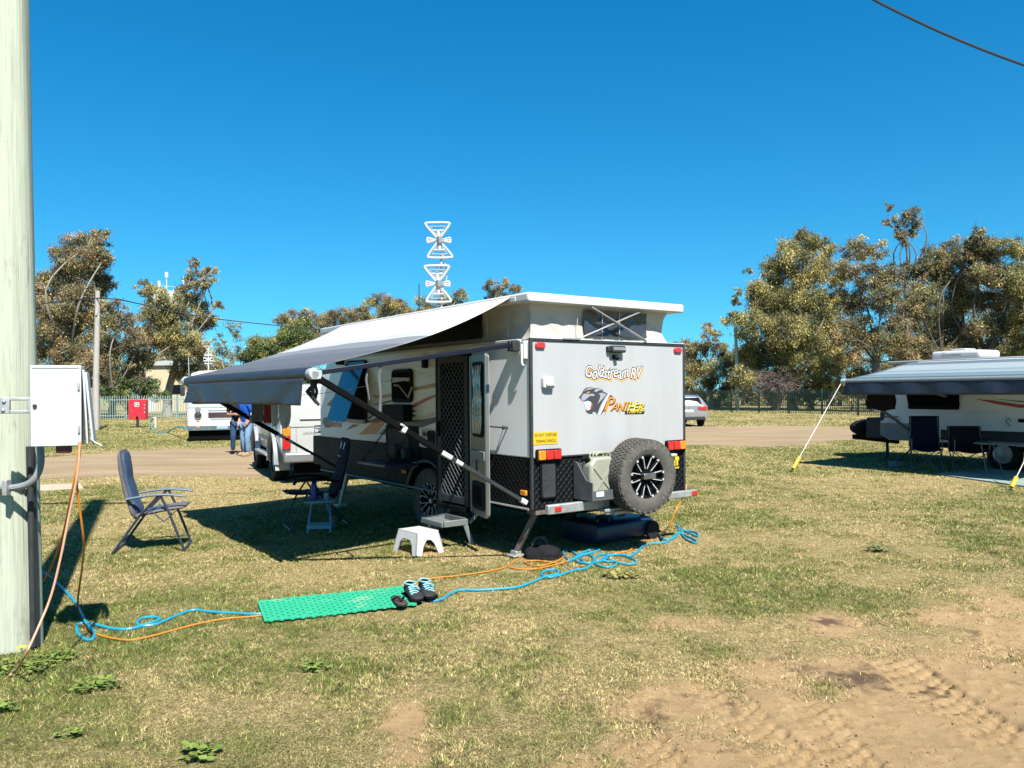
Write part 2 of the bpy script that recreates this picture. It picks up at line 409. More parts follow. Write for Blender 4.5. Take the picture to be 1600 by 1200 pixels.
def fbm(x, y, sc, oct=4, seed=0):
    s = 0; a = .5; t = 0
    for i in range(oct):
        s = s + a * vnoise(x * sc, y * sc, seed + i); t += a; sc *= 2.03; a *= .55
    return s / t
def np_mesh(name, verts, faces, mats, col=None, parent=None, smooth=False):
    """fast mesh from arrays; faces (n,k)"""
    me = bpy.data.meshes.new(name); nv = len(verts); nf, k = faces.shape
    me.vertices.add(nv); me.vertices.foreach_set('co', verts.astype(np.float32).ravel())
    me.loops.add(nf * k); me.loops.foreach_set('vertex_index', faces.astype(np.int32).ravel())
    me.polygons.add(nf); me.polygons.foreach_set('loop_start', np.arange(0, nf * k, k, dtype=np.int32))
    me.polygons.foreach_set('use_smooth', np.full(nf, smooth, dtype=bool))
    me.update(calc_edges=True)
    if col is not None:
        a = me.color_attributes.new('Col', 'FLOAT_COLOR', 'POINT')
        c4 = np.ones((nv, 4), np.float32); c4[:, :3] = col; a.data.foreach_set('color', c4.ravel())
    for m in (mats if isinstance(mats, (list, tuple)) else [mats]): me.materials.append(M[m] if isinstance(m, str) else m)
    o = bpy.data.objects.new(name, me); C.objects.link(o)
    if parent is not None: o.parent = parent
    return o

# ------------------------------------------------------------------ sun and sky
SUN = Vector((.31, -.72, 1.0)).normalized()
sl = bpy.data.lights.new('sun', 'SUN'); sl.energy = 5.0; sl.angle = R(.53); sl.color = (1.0, .955, .88)
so = bpy.data.objects.new('sun', sl); C.objects.link(so)
so.rotation_mode = 'QUATERNION'; so.rotation_quaternion = (-SUN).to_track_quat('-Z', 'Y')
so.location = (20, -40, 60)
w = bpy.data.worlds.new('World'); S.world = w; w.use_nodes = True
nt = w.node_tree; bg = nt.nodes['Background']
sky = nt.nodes.new('ShaderNodeTexSky'); sky.sky_type = 'NISHITA'; sky.sun_disc = False
sky.sun_elevation = math.asin(SUN.z); sky.sun_rotation = math.atan2(SUN.x, SUN.y)
sky.air_density = 1.0; sky.dust_density = 0.3; sky.ozone_density = 2.0; sky.altitude = 200
# the air over the plain is clear: the pale band at the horizon is narrow, so the sky is read a little higher up
tcw = nt.nodes.new('ShaderNodeTexCoord'); sxw = nt.nodes.new('ShaderNodeSeparateXYZ'); cxw = nt.nodes.new('ShaderNodeCombineXYZ'); mzw = nt.nodes.new('ShaderNodeMath'); mzw.operation = 'MULTIPLY_ADD'; mzw.inputs[1].default_value = .86; mzw.inputs[2].default_value = .09
nt.links.new(tcw.outputs['Generated'], sxw.inputs[0]); nt.links.new(sxw.outputs[0], cxw.inputs[0]); nt.links.new(sxw.outputs[1], cxw.inputs[1]); nt.links.new(sxw.outputs[2], mzw.inputs[0]); nt.links.new(mzw.outputs[0], cxw.inputs[2]); nt.links.new(cxw.outputs[0], sky.inputs[0])
hs = nt.nodes.new('ShaderNodeHueSaturation'); hs.inputs['Saturation'].default_value = 1.45; hs.inputs['Hue'].default_value = .495
tn = nt.nodes.new('ShaderNodeMixRGB'); tn.blend_type = 'MULTIPLY'; tn.inputs['Fac'].default_value = 1.; tn.inputs['Color2'].default_value = (.64, 1.27, 1.25, 1)
nt.links.new(sky.outputs[0], hs.inputs['Color']); nt.links.new(hs.outputs[0], tn.inputs['Color1'])
nt.links.new(tn.outputs[0], bg.inputs[0]); bg.inputs[1].default_value = .0515
S.view_settings.view_transform = 'Standard'; S.view_settings.look = 'None'; S.view_settings.gamma = 1.0
S.view_settings.exposure = 1.45
# ------------------------------------------------------------------ ground: one sheet to the horizon, finer near the camera
def to_px(X, Y):
    x = F * X / Y; y = F * H / Y
    return 800 + x + TH * y, 612 + y - TH * x
# (u, v, half width, half height, strength) of the bare / damp patches, laid down once in the grass plane
BARE = [(1020, 1170, 100, 40, .7), (1130, 985, 150, 36, .34), (1420, 1060, 260, 90, .8), (1500, 1140, 330, 120, 1.5), (1260, 1130, 190, 62, 1.25), (1070, 1095, 120, 42, .95), (1180, 1195, 190, 55, 1.2), (1590, 1000, 130, 38, 1.1),
        (1310, 978, 110, 26, .85), (1470, 965, 110, 22, .75), (1570, 950, 60, 20, .7), (645, 1125, 60, 48, .62), (640, 1180, 80, 30, .62), (1400, 1010, 150, 30, .7), (1290, 1050, 190, 40, .8),
        (1530, 915, 70, 16, .5), (1145, 885, 40, 7, .5), (60, 1100, 60, 40, .3), (650, 868, 50, 6, .6), (330, 815, 60, 10, .35), (380, 790, 90, 8, .4), (1235, 690, 70, 7, .9), (1290, 700, 50, 5, .5), (900, 1190, 70, 30, .5)]
DAMP = [(1345, 1062, 100, 26, 1.), (1260, 1050, 60, 18, .7), (1300, 972, 45, 10, .8), (1390, 945, 60, 9, .8), (1480, 985, 90, 14, .5), (1150, 1110, 26, 50, .6), (1440, 1075, 60, 16, .7), (1230, 1030, 90, 20, .5), (1010, 1130, 40, 40, .3)]
LUSH = [(200, 1000, 330, 60, .6), (60, 1080, 120, 70, .6), (1100, 800, 160, 50, .6), (1000, 960, 120, 50, .6), (940, 880, 120, 30, .5), (260, 930, 130, 30, .5), (1150, 905, 120, 30, .5), (640, 830, 60, 6, .3), (1000, 1040, 60, 60, .4), (500, 1040, 120, 40, .45), (200, 690, 300, 12, .6), (1300, 700, 120, 9, .6)]
def blob(u, v, L):
    m = np.zeros_like(u)
    for a, b, rw, rh, s in L:
        d = ((u - a) / rw) ** 2 + ((v - b) / rh) ** 2
        m = np.maximum(m, s * np.exp(-d * 1.1))
    return m
def masks(X, Y):
    Ys = np.maximum(Y, .8); u, v = to_px(X, Ys)
    ok = (Y > 1.2)
    n = fbm(X, Y, 1.7, 5, 3)
    b = blob(u, v, BARE) * ok
    b = np.clip((b + (n - .5) * 1.0 + (fbm(X, Y, 8., 3, 7) - .5) * .35 - .17) * 1.7, 0, 1) * np.clip((b - .04) * 8, 0, 1)
    dm = np.clip((blob(u, v, DAMP) * ok + (fbm(X, Y, 3.1, 5, 9) - .5) * 1.5 + (fbm(X, Y, 17., 3, 19) - .5) * .9 - .42) * 2.2, 0, 1)
    l = np.clip(.55 * blob(u, v, LUSH) * ok + (fbm(X, Y, .55, 4, 21) - .5) * 1.1 + (fbm(X, Y, 3.3, 3, 29) - .5) * .9 + .30, 0, 1)
    return b, dm, l
TR = [(G(1105, 1030), G(1320, 1215), .30), (G(975, 1075), G(1120, 1215), .24), (G(1385, 1005), G(1640, 1165), .34), (G(1270, 1080), G(1430, 1230), .26), (G(1500, 990), G(1680, 1040), .3)]
def tread(X, Y):
    h = np.zeros_like(X)
    for a, b, wd in TR:
        d = (b - a); L = d.length; d = d / L
        s = (X - a.x) * d.x + (Y - a.y) * d.y; t = -(X - a.x) * d.y + (Y - a.y) * d.x
        t = t + .16 * np.sin(s * 1.1 + .4) + .012 * fbm(X, Y, 9., 2, 8)
        ins = (np.abs(t) < wd / 2) & (s > 0) & (s < L)
        lane = np.floor((t / wd + .5) * 5); ph = s * 2 * math.pi / .115 + lane * 2.2 + np.abs(t) * 14
        lug = -.026 * np.clip((np.sin(ph) - .25) * 2.5, 0, 1) * np.clip(np.abs(np.sin((t / wd + .5) * 5 * math.pi)) * 3 - .5, 0, 1)
        fade = np.clip(s / .4, 0, 1) * np.clip(.45 + fbm(X, Y, 1.9, 2, 77), 0, 1)
        h += np.where(ins, (-.012 + lug) * fade, 0)
        rim = np.exp(-((np.abs(t) - wd / 2 - .03) / .035) ** 2) * .012
        h += np.where((s > 0) & (s < L), rim * fade * fbm(X, Y, 6., 2, 5), 0)
    return h
def axis(fine0, fine1, step, lo, hi, grow=1.09):
    a = list(np.arange(fine0, fine1, step)); st = step; x = a[-1]
    while x < hi: st *= grow; x += st; a.append(x)
    st = step; x = a[0]; pre = []
    while x > lo: st *= grow; x -= st; pre.append(x)
    return np.array(pre[::-1] + a)
xs = axis(.5, 5.2, .0115, -1500, 1500); ys = axis(3.4, 6.6, .0115, -60, 1800)
GX, GY = np.meshgrid(xs, ys); gx, gy = GX.ravel(), GY.ravel()
mb_, md_, ml_ = masks(gx, gy)
near = np.clip((14 - np.hypot(gx, gy)) / 6, 0, 1)
gz = near * ((fbm(gx, gy, 2.2, 3, 41) - .5) * .018 + mb_ * (fbm(gx, gy, 5., 3, 57) - .5) * .03 + mb_ * np.maximum(fbm(gx, gy, 21., 3, 55) - .55, 0) * .05 - mb_ * .006) + near * tread(gx, gy) * np.clip(mb_ * 1.6 + .3, 0, 1)
nx_, ny_ = len(xs), len(ys)
ii = (np.arange(ny_ - 1)[:, None] * nx_ + np.arange(nx_ - 1)[None, :]).ravel()
ground = np_mesh('ground', np.stack([gx, gy, gz], 1), np.stack([ii, ii + 1, ii + 1 + nx_, ii + nx_], 1), [], np.stack([mb_, md_, ml_], 1), smooth=True)
tag(ground, kind='structure')

def ground_mat():
    m = bpy.data.materials.new('lawn_and_dirt'); m.use_nodes = True
    nt, b = nodes_of(m); b.inputs['Roughness'].default_value = .95; b.inputs['Specular IOR Level'].default_value = .08
    at_ = nn(nt, 'ShaderNodeAttribute', attribute_name='Col'); sp = nn(nt, 'ShaderNodeSeparateColor'); nt.links.new(at_.outputs['Color'], sp.inputs[0])
    tc = nn(nt, 'ShaderNodeTexCoord')
    def noise(sc, det=5., vec=None, rough=.6):
        n = nn(nt, 'ShaderNodeTexNoise', Scale=sc, Detail=det, Roughness=rough); nt.links.new(vec or tc.outputs['Object'], n.inputs['Vector']); return n.outputs['Fac']
    def ramp(x, a, b_, ca, cb, kb=KB):
        ca = tuple(q * kb for q in ca); cb = tuple(q * kb for q in cb)
        r = nn(nt, 'ShaderNodeValToRGB'); r.color_ramp.elements[0].position = a; r.color_ramp.elements[1].position = b_
        r.color_ramp.elements[0].color = rgba(ca); r.color_ramp.elements[1].color = rgba(cb); nt.links.new(x, r.inputs['Fac']); return r.outputs['Color']
    def mix(f, a, b_, mode='MIX'):
        x = nn(nt, 'ShaderNodeMixRGB', blend_type=mode)
        if isinstance(f, (int, float)): x.inputs['Fac'].default_value = f
        else: nt.links.new(f, x.inputs['Fac'])
        nt.links.new(a, x.inputs['Color1']); nt.links.new(b_, x.inputs['Color2']); return x.outputs['Color']
    straw = ramp(noise(38, 6), .3, .7, (.29, .225, .105), (.46, .37, .19))
    green = ramp(noise(44, 6), .3, .7, (.075, .098, .026), (.19, .205, .065))
    sfac = nn(nt, 'ShaderNodeMath', operation='ADD'); nt.links.new(sp.outputs[2], sfac.inputs[0])
    nb = nn(nt, 'ShaderNodeMath', operation='MULTIPLY_ADD'); nt.links.new(noise(9, 6), nb.inputs[0]); nb.inputs[1].default_value = 1.5; nb.inputs[2].default_value = -.75
    nt.links.new(nb.outputs[0], sfac.inputs[1]); sfac.use_clamp = True
    lawn = mix(sfac.outputs[0], straw, green)
    thatch = ramp(noise(75, 4, rough=.75), .40, .60, (.26, .25, .225), (1.62, 1.6, 1.52), 1.)
    lawn = mix(.85, lawn, thatch, 'MULTIPLY')
    thatch2 = ramp(noise(24, 4, rough=.75), .38, .62, (.5, .49, .46), (1.3, 1.3, 1.28), 1.)
    lawn = mix(.6, lawn, thatch2, 'MULTIPLY')
    dirt = ramp(noise(7, 8), .3, .7, (.44, .298, .150), (.56, .392, .208))
    grit = ramp(noise(210, 4), .36, .62, (.6, .58, .56), (1.08, 1.08, 1.08), 1.)
    dirt = mix(.6, dirt, grit, 'MULTIPLY')
    damp = ramp(noise(12, 6), .3, .7, (.11, .073, .047), (.19, .128, .082))
    dirt = mix(sp.outputs[1], dirt, damp)
    dsum = nn(nt, 'ShaderNodeMath', operation='MULTIPLY_ADD'); nt.links.new(noise(15, 7), dsum.inputs[0]); dsum.inputs[1].default_value = 1.3; dsum.inputs[2].default_value = -.65
    d2 = nn(nt, 'ShaderNodeMath', operation='ADD'); nt.links.new(sp.outputs[0], d2.inputs[0]); nt.links.new(dsum.outputs[0], d2.inputs[1])
    d3 = nn(nt, 'ShaderNodeMapRange'); d3.inputs['From Min'].default_value = .22; d3.inputs['From Max'].default_value = .72; nt.links.new(d2.outputs[0], d3.inputs['Value'])
    col = mix(d3.outputs['Result'], lawn, dirt)
    nt.links.new(col, b.inputs['Base Color'])
    bp = nn(nt, 'ShaderNodeBump', Strength=1., Distance=.02); nt.links.new(noise(90, 8, rough=.8), bp.inputs['Height']); nt.links.new(bp.outputs['Normal'], b.inputs['Normal'])
    return m
ground.data.materials.append(ground_mat())

# ------------------------------------------------------------------ dirt road: sheet with ragged edges
road_top = [(-500, 722), (-200, 722), (0, 720), (60, 716), (170, 708), (260, 702), (330, 700), (420, 694), (520, 690), (700, 683), (900, 672), (1070, 667), (1200, 665.5), (1370, 667), (1500, 666), (1700, 664), (2200, 660)]
road_bot = [(-500, 770), (-200, 762), (0, 754), (60, 751), (150, 746), (240, 741), (330, 743), (400, 748), (470, 742), (600, 728), (800, 712), (1000, 701), (1080, 696), (1200, 698), (1260, 694), (1330, 687), (1420, 684), (1560, 684), (1700, 686), (2200, 690)]
def edge_pts(px, jit, seed):
    P = [G(*p) for p in px]; out = []; q = 0
    for a, b in zip(P, P[1:]):
        n = max(2, int((b - a).length / .22))
        for i in range(n):
            p = a.lerp(b, i / n)
            d = math.sin(p.x * 1.3 + seed) * .3 + math.sin(p.x * 4.1 + seed * 2) * .16 + random.uniform(-.16, .16)
            out.append(Vector((p.x, p.y + d * jit, .004)))
    return out
def road_mesh():
    a = edge_pts(road_bot, 1.0, 1.); b = edge_pts(road_top, 1.6, 4.); N = 900
    def resample(P): return [P[min(len(P) - 1, int(i * (len(P) - 1) / (N - 1)))] for i in range(N)]
    def by_dir(P, k):          # cross the edge where the bearing is k
        best = min(P, key=lambda p: abs(p.x / p.y - k)); return best
    ks = np.linspace(-1.04, 1.12, N); rows = []
    pa = np.array([p.x / p.y for p in a]); pb = np.array([p.x / p.y for p in b])
    ia = [int(np.argmin(np.abs(pa - k))) for k in ks]; ib = [int(np.argmin(np.abs(pb - k))) for k in ks]
    for t in np.linspace(0, 1, 9): rows.append([a[i].lerp(b[j], float(t)) for i, j in zip(ia, ib)])
    return MB().grid(rows)
def road_mat():
    m = pm('dirt_road', (.36, .27, .18), .95, var=.1, spec=.08)
    nt, b = nodes_of(m); tc = nn(nt, 'ShaderNodeTexCoord')
    mp = nn(nt, 'ShaderNodeMapping'); mp.inputs['Scale'].default_value = (.35, 1.6, 1); mp.inputs['Rotation'].default_value = (0, 0, R(-30)); nt.links.new(tc.outputs['Object'], mp.inputs['Vector'])
    n = nn(nt, 'ShaderNodeTexNoise', Scale=.8, Detail=9., Roughness=.65); nt.links.new(mp.outputs[0], n.inputs['Vector'])
    r = nn(nt, 'ShaderNodeValToRGB'); e = r.color_ramp.elements; e[0].position = .3; e[1].position = .68; e[0].color = rgba((.150, .112, .069)); e[1].color = rgba((.255, .190, .118))
    nt.links.new(n.outputs['Fac'], r.inputs['Fac'])
    n2 = nn(nt, 'ShaderNodeTexNoise', Scale=24., Detail=6.); nt.links.new(tc.outputs['Object'], n2.inputs['Vector'])
    mx = nn(nt, 'ShaderNodeMixRGB', blend_type='OVERLAY'); mx.inputs['Fac'].default_value = .5; nt.links.new(r.outputs['Color'], mx.inputs['Color1']); nt.links.new(n2.outputs['Fac'], mx.inputs['Color2'])
    nt.links.new(mx.outputs['Color'], b.inputs['Base Color'])
    bp = nn(nt, 'ShaderNodeBump', Strength=.6, Distance=.03); nt.links.new(n2.outputs['Fac'], bp.inputs['Height']); nt.links.new(bp.outputs['Normal'], b.inputs['Normal'])
    return m
M['road'] = road_mat()
tag(road_mesh().build('dirt_road', 'road', fix=False, smooth=0), kind='structure')
_pa = [G(*p) for p in road_bot]; _pb = [G(*p) for p in road_top]
def on_road(X, Y):
    k = X / np.maximum(Y, .1)
    ya = np.interp(k, [p.x / p.y for p in _pa], [p.y for p in _pa]); yb = np.interp(k, [p.x / p.y for p in _pb], [p.y for p in _pb])
    return (Y > ya) & (Y < yb)

# ------------------------------------------------------------------ grass blades (nobody could count them)
def grass():
    V = []; CO = []
    for y0, y1, dens, hh, ww in ((2.6, 4.6, 15000, .024, .0024), (4.6, 6.5, 10500, .026, .0030), (6.5, 9.5, 5200, .028, .0043), (9.5, 15, 2600, .032, .0062), (15, 32, 650, .038, .012), (32, 70, 110, .05, .026)):
        half = .70
        area = half * (y1 * y1 - y0 * y0) + 2 * (y1 - y0); n = int(area * dens)
        Y = np.sqrt(RNG.uniform(y0 * y0, y1 * y1, n)); X = RNG.uniform(-1, 1, n) * (Y * half + 1.)
        b, d, l = masks(X, Y)
        keep = (RNG.random(n) > b * 1.05 - .02) & ~on_road(X, Y)
        X, Y, l, b = X[keep], Y[keep], l[keep], b[keep]; n = len(X)
        lush = np.clip((l - .30) * 1.9 + .36 + (fbm(X, Y, 9., 3, 17) - .5) * 1.3, 0, 1)
        g = RNG.random(n) < lush * .80
        thin = fbm(X, Y, 4., 4, 91) < .42 - .1 * l; g &= ~(thin & (RNG.random(n) < .75))
        h = hh * RNG.uniform(.4, 1.15, n) * (.55 + .55 * lush) * np.where(thin, .6, 1.); h[~g] *= .8
        a = RNG.uniform(0, 2 * math.pi, n); wv = ww * RNG.uniform(.6, 1.3, n)
        ln = RNG.uniform(.2, 1.5, n) * h; ln[~g] *= 1.8; la = RNG.uniform(0, 2 * math.pi, n)
        z0 = np.full(n, -.006)
        p0 = np.stack([X - np.cos(a) * wv, Y - np.sin(a) * wv, z0], 1); p1 = np.stack([X + np.cos(a) * wv, Y + np.sin(a) * wv, z0], 1)
        p2 = np.stack([X + np.cos(la) * ln, Y + np.sin(la) * ln, h], 1)
        V.append(np.stack([p0, p1, p2], 1).reshape(-1, 3))
        r = RNG.random((n, 1)); r2 = RNG.random((n, 1))
        gc = np.array([.068, .112, .024]) * (1 - r) + np.array([.26, .295, .072]) * r
        sc = np.array([.30, .225, .10]) * (1 - r2) + np.array([.68, .545, .27]) * r2
        mot = np.clip((fbm(X, Y, 34., 3, 211) - .5) * 2.6 + 1.02, .38, 1.5)[:, None]
        c = np.where(g[:, None], gc, sc) * KB * mot
        CO.append(np.repeat(c, 3, 0))
    V = np.concatenate(V); CO = np.concatenate(CO)
    o = np_mesh('grass', V, np.arange(len(V)).reshape(-1, 3), 'blade', CO)
    tag(o, kind='stuff')
grass()

# crumbs of dry soil lying in the bare patches
def crumbs():
    n = 26000; Y = np.sqrt(RNG.uniform(3.2 ** 2, 7.5 ** 2, n)); X = RNG.uniform(-.1, 1, n) * Y * .75
    b, d, l = masks(X, Y); cl = fbm(X, Y, 2.6, 3, 131)
    keep = (b > .35) & (cl + RNG.random(n) * .25 > .60); X, Y, d = X[keep], Y[keep], d[keep]; n = len(X)
    ix = np.clip(np.searchsorted(xs, X), 0, nx_ - 1); iy = np.clip(np.searchsorted(ys, Y), 0, ny_ - 1); Z = gz.reshape(ny_, nx_)[iy, ix]
    r = .0018 + .0075 * RNG.random(n) ** 5
    base = np.array([[1, 0, 0], [0, 1, 0], [-1, 0, 0], [0, -1, 0], [0, 0, .9], [0, 0, -.5]]); F_ = np.array([[0, 1, 4], [1, 2, 4], [2, 3, 4], [3, 0, 4], [1, 0, 5], [2, 1, 5], [3, 2, 5], [0, 3, 5]])
    a = RNG.uniform(0, 6.28, n); ca, sa = np.cos(a), np.sin(a)
    P = base[None] * r[:, None, None] * RNG.uniform(.6, 1.4, (n, 6, 1)); x = P[..., 0] * ca[:, None] - P[..., 1] * sa[:, None]; y = P[..., 0] * sa[:, None] + P[..., 1] * ca[:, None]
    V = np.stack([x + X[:, None], y + Y[:, None], P[..., 2] + (Z + r * .2)[:, None]], -1).reshape(-1, 3)
    Fc = (F_[None] + (np.arange(n) * 6)[:, None, None]).reshape(-1, 3)
    c = KB * np.array([.36, .24, .135]) * RNG.uniform(.6, 1.2, (n, 1)) * (1 - .5 * d[:, None])
    tag(np_mesh('dirt_crumbs', V, Fc, 'soil', np.repeat(c, 6, 0)), kind='stuff')
M['soil'] = attr_mat('soil_crumb', 'Col', 0, .95, .05)
crumbs()

# ------------------------------------------------------------------ leafy weeds, one object per clump
def weed(name, label, u, v, rad, n, size, flower=None, cols=((.085, .14, .025), (.20, .26, .06))):
    c = G(u, v); V = []; Fc = []; CO = []
    for i in range(n):
        a = random.uniform(0, 2 * math.pi); d = rad * math.sqrt(random.random()); q = Vector((c.x + d * math.cos(a), c.y + d * math.sin(a) * .75, .012 + random.random() * size * .8))
        t = random.uniform(0, 6.28); L = size * random.uniform(.3, 1.0); W = L * random.uniform(.55, .9); tilt = random.uniform(-.1, .45)
        ax = Vector((math.cos(t) * math.cos(tilt), math.sin(t) * math.cos(tilt), math.sin(tilt))); sd = Vector((-math.sin(t), math.cos(t), random.uniform(-.25, .25)))
        o = len(V); r = random.random(); col = [(cols[0][k] * (1 - r) + cols[1][k] * r) * KB * 1.25 for k in range(3)]
        pts = [q, q + ax * L * .3 + sd * W * .45, q + ax * L * .75 + sd * W * .5, q + ax * L + Vector((0, 0, -.1 * L)), q + ax * L * .75 - sd * W * .5, q + ax * L * .3 - sd * W * .45]
        V += [tuple(p) for p in pts]; CO += [col] * 6; Fc.append([o, o + 1, o + 2, o + 3]); Fc.append([o, o + 3, o + 4, o + 5])
    o = np_mesh(name, np.array(V), np.array(Fc), 'blade', np.array(CO))
    tag(o, label, 'weed', 'broad leaved weeds in the lawn')
    if flower:
        f = G(*flower); mb = MB(); top = Vector((f.x, f.y, .11))
        mb.tube([f, f + Vector((.006, 0, .06)), top], .003, 5)
        st = mb.build('stem', pm('weed_stem', (.16, .22, .06), .7), o)
        mb = MB()
        for k in range(14):
            a = k / 14 * 6.28
            mb.bar(top, top + Vector((.03 * math.cos(a), .03 * math.sin(a), .008)), .007, .002)
        mb.ball(top, .009, 8, 6); mb.build('flower_head', pm('dandelion', (.85, .62, .02), .6), o)
weed('weed', 'large leafy weed with a yellow flower at the pole foot', 38, 1046, .20, 120, .045, (34, 1040))
weed('weed', 'leafy weed spreading just beyond the flowering one at the pole foot', 88, 1032, .13, 85, .042)
weed('weed', 'ragged leafy weed on the lawn between the pole and the bottom edge', 150, 1077, .13, 85, .05)
weed('weed', 'small flat weed alone in the lawn below the green mat', 494, 1048, .09, 34, .05)
weed('weed', 'bright weed rosette at the bottom edge of the lawn', 312, 1186, .09, 40, .055)
weed('weed', 'pale weed rosette near the lower left edge of the lawn', 112, 1152, .06, 22, .045)
weed('weed', 'dark leafy weed cut by the left edge of the photo', 0, 1112, .09, 40, .055)
weed('weed', 'coarse grass tussock in front of the coiled blue hose', 975, 902, .18, 110, .06, None, ((.16, .17, .05), (.30, .28, .10)))
weed('weed', 'grey green weed far out on the open lawn', 1373, 862, .12, 75, .055, None, ((.09, .13, .05), (.2, .24, .11)))
# ------------------------------------------------------------------ main caravan; local x to the right along the rear wall, y towards its front, z up
OX, OY = .184, 7.91; PHI = math.atan2(.584, .812); rx, ry = math.cos(PHI), math.sin(PHI); lx, ly = -ry, rx
def loc_plane_x(u, v, x=0.):
    k, q = ray(u, v); t = (k * (OY + x * ry) - (OX + x * rx)) / (lx - k * ly)
    return t, H + q * (OY + x * ry + t * ly)          # (y, z)
def loc_plane_y(u, v, y=0.):
    k, q = ray(u, v); s = (k * (OY + y * ly) - (OX + y * lx)) / (rx - k * ry)
    return s, H + q * (OY + y * ly + s * ry)          # (x, z)
def to_local(p): 
    dx, dy = p[0] - OX, p[1] - OY
    return Vector((dx * rx + dy * ry, dx * lx + dy * ly, p[2]))
W_, L_, ZB, ZD, ZT = 2.2, 5.35, .535, 1.04, 2.21
van = thing('caravan', 'white pop-top caravan with a panther emblem, its grey striped awning pulled out', 'caravan', (OX, OY, 0), PHI)
def side_poly(mb, pts, off=.004, th=.003, mi=0):      # polygon on the left wall (y, z), standing off it
    return mb.prism([(-y, z) for y, z in pts], (-off + th, 0, 0), (0, -1, 0), (0, 0, 1), th, mi)
def rear_poly(mb, pts, off=.004, th=.003, mi=0):      # polygon on the rear wall (x, z)
    return mb.prism(pts, (0, -off + th, 0), (1, 0, 0), (0, 0, 1), th, mi)
def spx(L): return [loc_plane_x(u, v) for u, v in L]
def rpx(L): return [loc_plane_y(u, v) for u, v in L]

# body shell
mb = MB()
prof = [(0, ZD), (0, ZT), (5.05, ZT), (5.35, 1.75), (5.35, ZD)]
mb.prism([(-y, z) for y, z in prof], (0, 0, 0), (0, -1, 0), (0, 0, 1), -W_)
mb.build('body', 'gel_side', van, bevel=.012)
# lower skirt with wheel arch cut on the left side
WY, WZ, WR = 2.07, .395, .395
def skirt_outline():
    p = [(0, ZB), (0, ZD - .002), (L_ - .002, ZD - .002), (L_ - .002, ZB + .02), (WY + .62, ZB)]
    for i in range(13):
        a = R(8 + 164 * i / 12); p.append((WY + .50 * math.cos(a), .42 + .46 * math.sin(a)))
    p.append((WY - .56, ZB)); return p
mb = MB(); sk = skirt_outline()
mb.prism([(-y, z) for y, z in sk], (.003, 0, 0), (0, -1, 0), (0, 0, 1), -.22)
mb.box((W_ / 2 + .1, .08, (ZB + ZD) / 2 - .001), (W_ - .21, .154, ZD - ZB - .006))
mb.box((W_ - .12, L_ / 2 + .09, (ZB + ZD) / 2 - .001), (.232, L_ - .19, ZD - ZB - .006))
mb.box((W_ / 2, L_ - .10, (ZB + ZD) / 2 - .001), (W_ - .46, .19, ZD - ZB - .008))
mb.build('skirt', 'checker', van, bevel=.004)
mb = MB(); mb.box((W_ / 2, L_ / 2, ZD - .12), (W_ - .48, L_ - .5, .10)); mb.box((W_ / 2, L_ / 2, .50), (W_ - .5, L_ - .4, .06))
mb.box((.55, L_ / 2, .44), (.06, L_, .12)); mb.box((W_ - .55, L_ / 2, .44), (.06, L_, .12))
mb.box((.235, WY, .78), (.02, 1.06, .56))
mb.build('chassis', 'matte_black', van)
mb = MB(); pts = []
for i in range(15):
    a = R(8 + 164 * i / 14); pts.append((-.012, WY + .50 * math.cos(a), .42 + .46 * math.sin(a)))
mb.tube(pts, .018, 8); mb.build('wheel_arch_trim', 'trim_grey', van)

# corner extrusions
mb = MB()
for x in (0, W_): 
    mb.box((x + (.004 if x == 0 else -.004), -.002, (ZB + ZT) / 2 + .01), (.032, .032, ZT - ZB + .03))
mb.box((W_ / 2, .006, ZT + .004), (W_ - .02, .05, .028)); 
mb.build('corner_trim', 'dark_grey', van, bevel=.007)
mb = MB(); mb.box((-.004, L_ / 2, ZT + .004), (.05, L_ - .34, .03)); mb.box((W_ + .004, L_ / 2, ZT + .004), (.05, L_ - .34, .03)); mb.box((W_ / 2, .02, ZT + .022), (W_, .09, .012))
mb.each('roof_rail', 'light_grey', van, bevel=.006)
mb = MB(); mb.tube([(-.012, .03, ZB - .004), (-.012, L_ - .04, ZB)], .013, 6); mb.build('skirt_edge_trim', 'mid_grey', van)

# pop-top: vinyl walls, roof lid, scissor struts, tinted window
def canvas_wall():
    mb = MB()
    x0, x1, y0, y1 = .05, 2.02, .07, L_ - .45; z0, z1 = ZT + .015, 2.585
    loop = []
    def seg(a, b, n): 
        for i in range(n): loop.append((a[0] + (b[0] - a[0]) * i / n, a[1] + (b[1] - a[1]) * i / n))
    seg((x0, y0), (x1, y0), 60); seg((x1, y0), (x1, y1), 60); seg((x1, y1), (x0, y1), 40); seg((x0, y1), (x0, y0), 110)
    cx, cy = (x0 + x1) / 2, (y0 + y1) / 2; rows = []
    for j in range(13):
        t = j / 12; r = []
        for i, (x, y) in enumerate(loop):
            n = float(fbm(np.array([x * 2.2 + y * 2.6]), np.array([t * .9 + x * .8]), 1.5, 3, 13)[0]) - .5
            n2 = float(fbm(np.array([x * 7 + y * 7 + t * 4]), np.array([t * 1.5]), 1.4, 2, 23)[0]) - .5
            b = math.sin(math.pi * t); d = b * (-.035 + .075 * n + .03 * n2)
            dx = (1 if x > cx else -1) * (abs(abs(x - cx) - (x1 - x0) / 2) < .02); dy = (1 if y > cy else -1) * (abs(abs(y - cy) - (y1 - y0) / 2) < .02)
            r.append((x + dx * d, y + dy * d, z0 + (z1 - z0) * t))
        rows.append(r)
    return mb.grid(rows, closed=True)
cv = canvas_wall().build('pop_top_canvas', 'canvas', van, smooth=60, fix=False)
def rq(u0, v0, u1, v1, y=.03):
    a = loc_plane_y(u0, v0, y); b = loc_plane_y(u1, v0, y); c = loc_plane_y(u1, v1, y); return a, b, c
